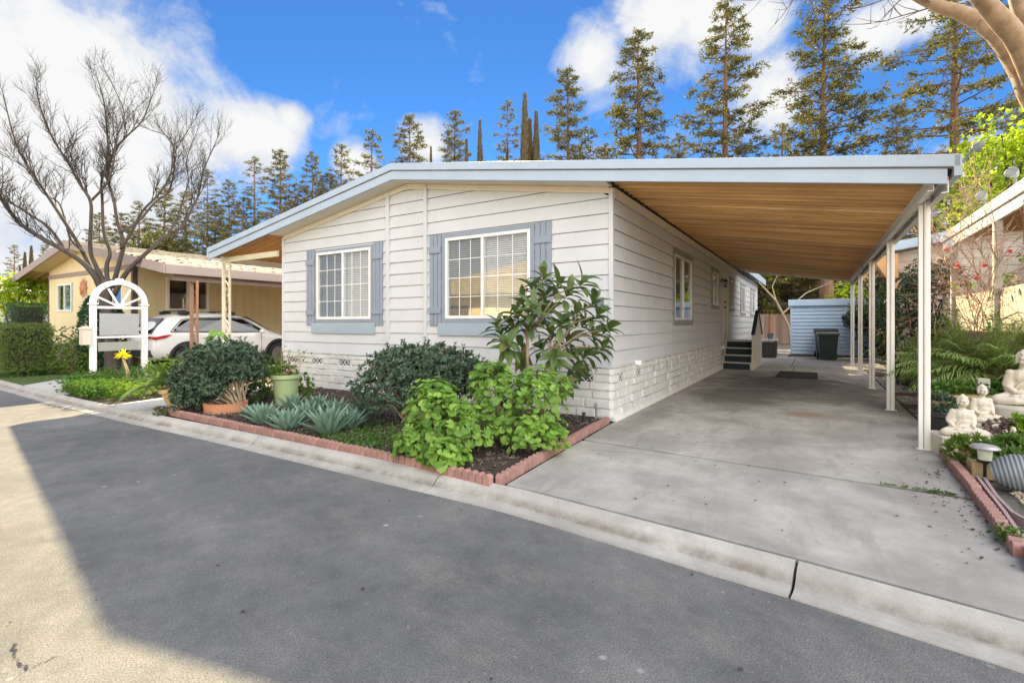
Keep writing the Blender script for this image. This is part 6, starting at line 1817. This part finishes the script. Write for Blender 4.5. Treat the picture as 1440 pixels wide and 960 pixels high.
# climbing rose: bare pinkish canes with a few flowers
rnd.seed(410); tw = MB()
def cane(p, d, l, r, lev):
    n = 5; pts = [p]; dd = d
    for k in range(n):
        dd = (dd + u3() * .3 + V((0, 0, -.02 if lev < 2 else .04))).normalized(); p = p + dd * l / n; pts.append(p)
        if lev > 0 and k > 0:
            for _ in range(2): cane(p, (dd + u3() * .9).normalized(), l * rnd.uniform(.35, .55), r * .6, lev - 1)
    tw.tube(pts, [r * (1 - .6 * k / n) for k in range(n + 1)], 4, cap=False)
RO = V(((1362 - 720) / F * 8.6, 8.6, 0))
for i, (px, py) in enumerate(((1330, 350), (1350, 330), (1372, 345), (1395, 330), (1418, 320), (1340, 390), (1380, 385), (1410, 380), (1432, 350), (1358, 360))):
    e = P(px, py, 8.6 + rnd.uniform(-.5, .5)) - RO; b0 = V((rnd.uniform(-.3, .8), rnd.uniform(-.2, .2), .2)); d = (e - b0).normalized(); cane(b0, d, (e - b0).length * 1.02, .011, 2)
rs = thing('climbing_rose', 'tangle of bare pinkish rose canes climbing the tan home posts', 'rose', RO)
tw.build('canes', M_TWIGPINK, rs)
for px, py in ((1347, 373), (1373, 391), (1384, 373), (1420, 353), (1332, 350), (1402, 394)):
    f = MB(); c = P(px, py, 8.3) - RO
    for j in range(22): d = u3(); round_leaf(f, c + d * .016, d + V((0, 0, .4)), u3(), .024, 4, .5)
    f.build('flower', LF_PINK, rs)
f = MB()
for px, py in ((1418, 390), (1424, 396), (1412, 398), (1370, 402), (1345, 402), (1438, 360), (1430, 425), (1436, 440), (1420, 418)):
    for j in range(5): f.leaf(P(px, py, 8.3) - RO + u3() * .05, u3(), V((0, -.5, 1)), .09, .06)
f.build('leaves', LF_GERAN, rs)
bigv = small_bush('leafy_bush', 'green climbing bush at the right edge above the palms', V(((1436 - 720) / F * 7.9, 7.9, 0)), (.35, .3, .45), 150, LF_BUSH, c=(0, 0, 1.25), l=.09, w=.05)
# planter trough with greens
tp = V(((1370 - 720) / F * 6.15, 6.15, 0)); t = thing('planter_trough', 'tan woven planter trough behind the seated statues', 'planter', tp, R(-8))
b = MB(); R0 = [(-.36, -.12), (.36, -.12), (.36, .12), (-.36, .12)]
b.prism([(-.34, 0), (.34, 0), (.40, .44), (-.40, .44)], -.14, .14, 'y'); b.build('body', M_POTBEIGE, t, bevel=.01)
b = MB(); b.box(-.43, .43, -.17, .17, .42, .465); b.build('rim', mat('tan_wood_rim', (.48, .34, .16), .7, .15, 5), t, bevel=.008)
f = MB()
for i in range(260):
    p = V((rnd.uniform(-.52, .42), rnd.uniform(-.16, .2), .46 + rnd.uniform(0, .14))); whorl(f, p, (V((0, -.2, 1)) + u3() * .5).normalized(), 5, .055, .035, 1.0)
plant('trough_greens', 'bright green leafy plants filling the tan trough', 'plant', tp, f, LF_COVER, rz=R(-8))
# statues
def remesh(mb, name, m, vox, smooth_it=2):
    o = mb.build(name, m, None)
    r = o.modifiers.new('r', 'REMESH'); r.mode = 'VOXEL'; r.voxel_size = vox
    sm = o.modifiers.new('s', 'SMOOTH'); sm.iterations = smooth_it; sm.factor = .5
    bpy.context.view_layer.update()
    dg = bpy.context.evaluated_depsgraph_get(); me = bpy.data.meshes.new_from_object(o.evaluated_get(dg)); o.modifiers.clear(); o.data = me; me.name = name
    for p in me.polygons: p.use_smooth = True
    return o
def seated(pose):
    """seated cross-legged figure about 1 unit high, facing -y"""
    b = MB()
    # pelvis, torso, chest, shoulders
    b.ell((0, .02, .17), (.20, .16, .13)); b.ell((0, .02, .33), (.155, .12, .17)); b.ell((0, .015, .47), (.185, .125, .14)); b.ell((0, .02, .545), (.175, .095, .06))
    b.tube([(0, .015, .56), (0, .0, .68)], [.07, .055], 12)
    hd = V((0, -.015 if pose != 1 else -.04, .775))
    # head: cranium, jaw, face
    b.ell(hd + V((0, .012, .02)), (.095, .105, .105), 16, 12); b.ell(hd + V((0, -.025, -.055)), (.072, .075, .075)); b.ell(hd + V((0, -.058, -.098)), (.035, .03, .025))
    b.prism([(-.011, hd.z + .015), (.011, hd.z + .015), (.022, hd.z - .04), (-.022, hd.z - .04)], hd.y - .122, hd.y - .07, 'y')
    for sx in (-1, 1):
        b.ell(hd + V((sx * .038, -.086, .005)), (.026, .016, .011)); b.ell(hd + V((sx * .038, -.092, .026)), (.032, .012, .006)); b.ell(hd + V((sx * .042, -.07, -.05)), (.03, .03, .03))
        b.ell(hd + V((sx * .097, .0, -.015)), (.014, .026, .05)); b.ell(hd + V((sx * .095, -.004, -.062)), (.012, .016, .03))
    b.ell(hd + V((0, -.098, -.062)), (.028, .012, .008)); b.ell(hd + V((0, -.094, -.078)), (.024, .012, .008))
    # tight curls and topknot
    for i in range(90):
        t = i * 2.39996; z = 1 - (i + .5) / 90 * 1.35
        q = math.sqrt(max(0, 1 - z * z)); d = V((math.cos(t) * q, math.sin(t) * q, z))
        if d.y < -.25 and d.z < .52: continue
        b.ell(hd + V((d.x * .099, d.y * .108 + .012, d.z * .108 + .022)), .0155, 8, 6)
    b.ell(hd + V((0, .02, .125)), (.045, .045, .04))
    # legs crossed: thighs out to the knees, shins back across
    for sx in (-1, 1):
        b.tube([(sx * .09, .02, .12), (sx * .22, -.06, .115), (sx * .355, -.13, .085)], [.105, .098, .085], 12)
        b.ell((sx * .355, -.135, .085), (.09, .085, .078))
        b.tube([(sx * .35, -.15, .075), (sx * .15, -.225, .085 + (.03 if sx > 0 else 0)), (-sx * .10, -.215, .10 + (.045 if sx > 0 else .0))], [.078, .066, .05], 12)
        b.ell((-sx * .14, -.205, .125 + (.04 if sx > 0 else 0)), (.07, .045, .03))
    b.ell((0, -.1, .075), (.26, .17, .075)); b.ell((0, .0, .045), (.36, .22, .05))
    # arms
    for sx in (-1, 1):
        sh_ = V((sx * .165, .02, .54)); b.ell(sh_, (.062, .065, .055))
        if pose == 1 and sx < 0: el = V((sx * .25, .03, .335)); wr = V((sx * .19, -.13, .20)); ha = V((sx * .13, -.19, .175))
        else: el = V((sx * .225, .02, .325)); wr = V((sx * .13, -.155, .215)); ha = V((sx * .045, -.19, .20))
        b.tube([sh_, sh_.lerp(el, .55), el], [.054, .052, .046], 12); b.tube([el, el.lerp(wr, .5), wr], [.046, .042, .034], 12)
        b.tube([(sx * .12, .03, .50), (sx * .17, .03, .36), (sx * .15, .0, .22)], [.09, .085, .09], 10)
        b.ell(ha, (.06, .035, .024))
        for k in range(4): b.tube([ha + V((-sx * .02, -.02 + .014 * k, .006)), ha + V((-sx * .085, -.026 + .014 * k, .010 - .004 * k))], [.0105, .0085], 6)
        b.tube([ha + V((-sx * .01, -.01, .015)), ha + V((-sx * .04, -.018, .05))], [.011, .008], 6)
    # robe: diagonal fold across the chest and hem folds
    for k in range(4):
        b.tube([(.15 - .015 * k, -.05, .575 - .02 * k), (.06 - .03 * k, -.112, .47 - .03 * k), (-.08 - .02 * k, -.112, .36 - .035 * k), (-.16, -.06, .28 - .03 * k)], .011, 6)
    for k in range(5): b.tube([(-.22 + .02 * k, -.215 + .004 * k, .055 + .012 * k), (0, -.262 + .01 * k, .04 + .012 * k), (.22 - .02 * k, -.215 + .004 * k, .055 + .012 * k)], .010, 6)
    return b
sA = remesh(seated(0), 'meditating_statue', M_STATUE, .0095, 1); sB = remesh(seated(1), 'meditating_statue', M_STATUE, .0095, 1)
face_dir = R(-30)
def statue(o, first, label, px, Y, z, h, rz):
    o2 = o if first else o.copy()
    if not first: COL.objects.link(o2)
    o2.location = V(((px - 720) / F * Y, Y, z)); s = h / .94; o2.scale = (s, s, s); o2.rotation_euler = (0, 0, rz)
    return setp(o2, label, 'statue', 'white seated statues in the right bed')
statue(sB, True, 'white seated statue nearest the carport post, one arm bent, lower and in front', 1353, 5.05, .20, .43, R(-22))
statue(sA, True, 'white seated statue in the middle, behind and right of the front one', 1381, 5.55, .24, .43, R(-14))
statue(sA, False, 'largest white seated statue, cut off by the right edge', 1440, 5.6, .42, .64, R(-34))
statue(sA, False, 'tiny white figurine on a grey block below the largest statue', 1425, 4.75, .165, .19, R(-15))
def pedestal(label, px, Y, r, h, square=False):
    b = MB()
    if square: b.prism([(-r, -r * .8), (r, -r * .8), (r, r * .8), (-r, r * .8)], -.03, h, 'z')
    else: b.lathe([(r * .95, -.03), (r, .02), (r, h - .03), (r * .96, h - .006), (r * .9, h)], 56)
    return setp(b.build('pedestal', M_PEDESTAL, loc=V(((px - 720) / F * Y, Y, 0)), rz=R(-20), bevel=.01), label, 'pedestal', 'stone pedestals under the statues')
pedestal('low square stone pedestal under the front statue', 1352, 5.08, .235, .20, True)
pedestal('round stone pedestal under the middle statue', 1381, 5.57, .24, .245)
pedestal('tall round stone pedestal under the largest statue', 1440, 5.62, .36, .425)
pedestal('small grey block under the tiny figurine', 1422, 4.78, .10, .168, True)
# low plants around the statues
rnd.seed(420)
small_bush('leafy_bush', 'fern-like green plant hiding the foot of the front statue', V(((1362 - 720) / F * 4.62, 4.62, 0)), (.17, .15, .15), 150, LF_BUSH, c=(0, 0, .14), l=.06, w=.025)
small_bush('leafy_bush', 'broad-leaved green plant behind the solar lamp at the right edge', V(((1424 - 720) / F * 4.4, 4.4, 0)), (.22, .18, .15), 150, LF_COVER, c=(0, 0, .15), l=.10, w=.035)
small_bush('succulent', 'purple-grey succulent between the pedestals', V(((1412 - 720) / F * 5.05, 5.05, 0)), (.20, .12, .10), 90, LF_SUCC, c=(0, 0, .24), l=.05, w=.03, cat='succulent')
small_bush('succulent', 'yellow-green succulent at the right edge in front of the tall pedestal', V(((1436 - 720) / F * 5.0, 5.0, 0)), (.09, .08, .08), 60, LF_COVERY, c=(0, 0, .34), l=.05, w=.03, cat='succulent')
small_bush('succulent', 'dark grey rosette plant beside the nearest carport post', V(((1322 - 720) / F * 5.6, 5.6, 0)), (.14, .12, .12), 80, LF_DARK, c=(0, 0, .42), l=.07, w=.035, cat='succulent')
small_bush('weed_clump', 'small green weed growing by the driveway edging at the right edge', V(((1424 - 720) / F * 3.0, 3.0, 0)), (.07, .09, .05), 60, LF_COVER, c=(0, 0, .05), l=.03, w=.015, cat='weed')
b = MB()
f = MB()
for i in range(120):
    t_ = rnd.random(); p = G(1340, 697).lerp(G(1240, 682), t_ * t_) + V((rnd.gauss(0, .01), rnd.gauss(0, .015), .01)); whorl(f, p, (V((0, 0, 1)) + u3() * .7).normalized(), 4, .02, .007, 1.0)
setp(f.build('joint_weeds', LF_COVER), 'tiny weeds growing in the driveway joint near the right bed', 'weeds', kind='stuff')
small_bush('weed_clump', 'tuft of weeds at the left end of the brick edging on the curb', G(229, 583), (.10, .08, .07), 60, LF_DARK2, c=(0, 0, .05), l=.04, w=.015, cat='weed')
pot('plant_pot', 'small black pot of succulents beside the nearest carport post', V(((1322 - 720) / F * 5.6, 5.6, -.02)), .11, .15, .38, M_BLACKPL)
# solar lamp
so_ = thing('solar_lamp', 'mushroom shaped grey solar lamp on a black stake beside the driveway edging', 'lamp', V(((1385 - 720) / F * 4.28, 4.28, 0)))
b = MB(); b.tube([(0, 0, -.02), (0, 0, .16)], .012, 8); b.lathe([(.02, .13), (.055, .145), (.058, .16), (.05, .165)], 18); b.build('stake', M_BLACK, so_)
b = MB(); b.lathe([(.046, .165), (.052, .25), (.05, .262)], 18); b.build('glass', mat('frosted_lamp_glass', (.62, .66, .55), .3, .05, 5), so_, smooth=False)
b = MB(); b.lathe([(.04, .255), (.098, .262), (.105, .272), (.085, .29), (.045, .30), (.0, .302)], 40); b.build('cap', mat('brushed_grey_cap', (.42, .43, .45), .4, .05, 5, metal=.4), so_, smooth=False)
# ribbed jar lying on its side
jr = thing('ribbed_jar', 'grey ribbed jar with a handle lying on its side on the tan pebbles', 'jar', V(((1434 - 720) / F * 3.98, 3.98, .145)))
jr.rotation_euler = (R(78), 0, R(48)); jr.scale = (.84, .84, .84)
b = MB(); prof = []
for i in range(67):
    u = i / 66; z = -.20 + .36 * u; r = .17 * math.sin(PI * (.10 + .74 * u)) ** .6 + .006 * math.cos(i * PI / 3); prof.append((r, z))
prof += [(.085, .19), (.10, .20), (.105, .215), (.095, .225), (.075, .215), (.065, .17), (.05, .1)]
b.lathe(prof, 36); b.build('body', M_GREYPL, jr, smooth=True)
b = MB(); b.tube([(.09, 0, .19), (.16, 0, .20), (.20, 0, .14), (.17, 0, .06)], [.016, .018, .018, .016], 8); b.build('handle', M_GREYPL, jr, smooth=True)
# edging strip and stone block
b = MB()
for q in ([(1374, 676), (1392, 700), (1412, 726), (1436, 762), (1452, 800)], [(1384, 678), (1402, 705), (1424, 728), (1450, 742)]):
    pts = [G(x, y, .03) for x, y in q]
    for a, c in zip(pts, pts[1:]):
        d = (c - a).normalized(); s_ = V((-d.y, d.x, 0)) * .011
        b.prism([((a + s_).x, (a + s_).y), ((a - s_).x, (a - s_).y), ((c - s_).x, (c - s_).y), ((c + s_).x, (c + s_).y)], -.02, .075, 'z')
setp(b.build('edging_strip', M_MAUVE), 'mauve plastic edging strip curving beside the pink brick edging', 'edging')
b = MB(); b.box(-.03, .22, -.26, .26, -.02, .13)
setp(b.build('stone_block', M_POTBEIGE, loc=V(((1362 - 720) / F * 4.55, 4.55, 0)), rz=ROT, bevel=.01), 'yellowish stone block edging below the front statue', 'block')
b = MB(); b.box(-.06, .06, -.06, .06, 0, .20); setp(b.build('small_pot', M_PEDESTAL, loc=V(((1382 - 720) / F * 6.2, 6.2, .46)), rz=ROT, bevel=.01), 'small pale square pot standing among the greens of the trough', 'pot')

# ================================================================== WHITE CAR
cc = V((-9.6, 13.1, 0)) - EX * .92
car = thing('white_car', 'white sport utility car with roof bars parked beside the yellow home', 'car', cc, ROT)
def carmat():
    m, nt, bs, ob = start('white_car_paint'); bs.inputs['Base Color'].default_value = (.78, .78, .77, 1); bs.inputs['Roughness'].default_value = .28; bs.inputs['Coat Weight'].default_value = .7; bs.inputs['Coat Roughness'].default_value = .05
    L(nt, mixc(nt, noi(nt, ob, 2), (.76, .76, .75), (.80, .80, .79)), bs.inputs['Base Color']); return m
M_CAR = carmat(); M_CARGLASS = glassmat('dark_car_glass', (.05, .06, .07), .10)
ST = [(0.0, .70, .50, .80, .86, .62), (0.05, .85, .40, .98, 1.04, .72), (.22, .895, .32, 1.05, 1.30, .68), (.50, .91, .28, 1.07, 1.58, .62), (1.1, .912, .25, 1.06, 1.67, .61), (2.0, .912, .25, 1.03, 1.67, .61),
      (2.65, .912, .25, 1.01, 1.61, .60), (3.15, .912, .25, 1.0, 1.36, .63), (3.52, .905, .26, .99, 1.09, .72), (4.05, .89, .28, .92, .99, .66), (4.45, .82, .32, .76, .82, .6), (4.60, .66, .42, .62, .67, .5)]
b = MB(); rings = []
for (y, w_, zb, zl, zt, wr) in ST:
    half = [(0, zb), (w_ * .8, zb), (w_, zb + .16), (w_, zl - .18), (w_ - .03, zl), (wr, zt - .07), (wr * .72, zt), (0, zt + .015)]
    ring = half + [(-x, z) for x, z in half[-2:0:-1]]; base = len(b.v); b.v.extend([(x, y, z) for x, z in ring]); rings.append((base, len(ring)))
for (r0, n), (r1, _) in zip(rings, rings[1:]):
    for k in range(n): k2 = (k + 1) % n; b.addf((r0 + k, r0 + k2, r1 + k2, r1 + k))
b.addf([rings[0][0] + k for k in range(rings[0][1])][::-1]); b.addf([rings[-1][0] + k for k in range(rings[-1][1])])
body = b.build('body', M_CAR, car, smooth=True)
sd = body.modifiers.new('sub', 'SUBSURF'); sd.levels = 2; sd.render_levels = 2
cut = MB(); WH = ((.86, .36), (3.62, .36))
for y, z in WH: cut.tube([(-1.2, y, z), (1.2, y, z)], .425, 32)
ct = cut.build('wheel_cut', M_BLACK, car); bo = body.modifiers.new('cut', 'BOOLEAN'); bo.object = ct; bo.solver = 'EXACT'
bpy.context.view_layer.update()
me = bpy.data.meshes.new_from_object(body.evaluated_get(bpy.context.evaluated_depsgraph_get())); body.modifiers.clear(); body.data = me
bpy.data.objects.remove(ct)
def cx_at(y, z):
    for a, c in zip(ST, ST[1:]):
        if a[0] <= y <= c[0]:
            t = (y - a[0]) / (c[0] - a[0]); w_, zl, zt, wr = [a[i] + (c[i] - a[i]) * t for i in (1, 3, 4, 5)]
            k = max(0, min(1, (z - zl) / max(.05, zt - .07 - zl))); return (w_ - .03) + (wr - w_ + .03) * k
    return .9
for sg in (1, -1):
    for poly in ([(.50, 1.14), (.80, 1.42), (1.02, 1.46), (.98, 1.13)], [(1.08, 1.12), (1.10, 1.47), (1.95, 1.50), (1.95, 1.10)], [(2.03, 1.10), (2.03, 1.50), (2.55, 1.47), (3.08, 1.13), (3.05, 1.09)]):
        p = MB(); cyy = sum(q[0] for q in poly) / len(poly); czz = sum(q[1] for q in poly) / len(poly)
        p.face([(sg * (cx_at(y, z) + .004), y, z) for y, z in (poly if sg > 0 else poly[::-1])]); o = p.build('side_window', M_CARGLASS, car)
        s_ = o.modifiers.new('thick', 'SOLIDIFY'); s_.thickness = .015
    p = MB(); pts = [(.44, 1.12), (.78, 1.45), (1.06, 1.50), (1.95, 1.535), (2.58, 1.505), (3.16, 1.11)]
    p.tube([(sg * (cx_at(y, z) + .002), y, z) for y, z in pts], .010, 5); p.tube([(sg * (cx_at(y, z) + .002), y, z) for y, z in ((.44, 1.11), (1.5, 1.09), (2.5, 1.07), (3.16, 1.08))], .011, 5); p.build('window_trim', M_BLACK, car)
    p = MB()
    p.tube([(sg * (.80), .25, .42), (sg * .925, .44, .34), (sg * .93, .43, .3)], .02, 5)
    p.box(min(sg * .86, sg * .925), max(sg * .86, sg * .925), 1.28, 3.2, .27, .40); p.build('side_cladding', M_BLACKPL, car, bevel=.02)
    for y, z in WH:
        p = MB(); n = 20
        for i in range(n):
            a1 = -.35 + (PI + .7) * i / n; a2 = -.35 + (PI + .7) * (i + 1) / n
            q = [(y + math.cos(a) * r, z + math.sin(a) * r) for a, r in ((a1, .415), (a1, .49), (a2, .49), (a2, .415))]
            p.prism(q, sg * .85, sg * .928, 'x')
        p.build('wheel_arch', M_BLACKPL, car)
        T = Matrix.Translation((sg * .80, y, z)) @ Matrix.Rotation(R(90) * sg, 4, 'Y')
        p = MB(); p.lathe([(.22, -.10), (.33, -.10), (.355, -.07), (.36, 0), (.355, .07), (.33, .10), (.24, .10), (.235, .06)], 32, M=T); wh_ = p.build('tyre', mat('tyre_rubber', (.02, .02, .02), .8, .2, 20), car, smooth=False)
        p = MB(); p.lathe([(.05, .06), (.235, .05), (.24, .09), (.225, .095), (.21, .07)], 32, M=T)
        for k in range(5):
            t_ = T @ Matrix.Rotation(2 * PI * k / 5, 4, 'Z'); p.box(.03, .22, -.03, .03, .055, .085, t_)
        p.lathe([(.06, .05), (.06, .095), (.0, .10)], 16, M=T); p.build('rim', mat('alloy_rim', (.35, .35, .36), .35, .05, 5, metal=.8), wh_)
    p = MB(); p.prism([(.03, .98), (.34, 1.04), (.46, 1.035), (.30, .95), (.05, .90)], sg * .80, sg * .91, 'x'); p.box(min(sg * .55, sg * .84), max(sg * .55, sg * .84), -.012, .08, .93, .99)
    p.build('tail_light', mat('red_tail_lens', (.45, .015, .02), .2, .1, 5, coat=.5), car, bevel=.012)
    p = MB()
    for y in (.9, 2.2):
        p.box(min(sg * .50, sg * .62), max(sg * .50, sg * .62), y - .14, y + .14, 1.60, 1.70)
    p.build('rack_foot', M_BLACK, car, bevel=.02)
    p = MB(); p.ell((sg * 1.0, 2.98, 1.10), (.10, .07, .07)); p.tube([(sg * .88, 2.98, 1.06), (sg * .96, 2.98, 1.08)], .025, 6); p.build('mirror', M_CAR, car, smooth=True)
    p = MB()
    for y in (1.24, 2.16): p.box(min(sg * .90, sg * .925), max(sg * .90, sg * .925), y, y + .17, .93, .955)
    p.build('door_handle', M_CAR, car, bevel=.006)
    p = MB()
    for y in (1.02, 1.99, 3.02): p.box(min(sg * .898, sg * .913), max(sg * .898, sg * .913), y - .004, y + .004, .42, 1.05)
    p.build('door_gap', M_BLACK, car)
for y in (.9, 2.2):
    p = MB(); p.box(-.62, .62, y - .035, y + .035, 1.70, 1.725); p.build('roof_bar', M_BLACK, car, bevel=.008)
p = MB(); p.face([(-.60, .06, 1.07), (.60, .06, 1.07), (.52, .40, 1.50), (-.52, .40, 1.50)]); o = p.build('rear_window', M_CARGLASS, car); o.modifiers.new('t', 'SOLIDIFY').thickness = .02
p = MB(); p.box(-.70, .70, -.02, .10, .42, .62); p.build('rear_bumper', M_BLACKPL, car, bevel=.03)
p = MB(); p.box(-.26, .26, -.012, .01, .76, .88); p.build('number_plate', mat('plain_plate', (.6, .6, .58), .5, .05, 5), car)
p = MB(); p.face([(-.55, 2.74, 1.56), (.55, 2.74, 1.56), (.64, 3.46, 1.12), (-.64, 3.46, 1.12)]); o = p.build('windscreen', M_CARGLASS, car); o.modifiers.new('t', 'SOLIDIFY').thickness = .02
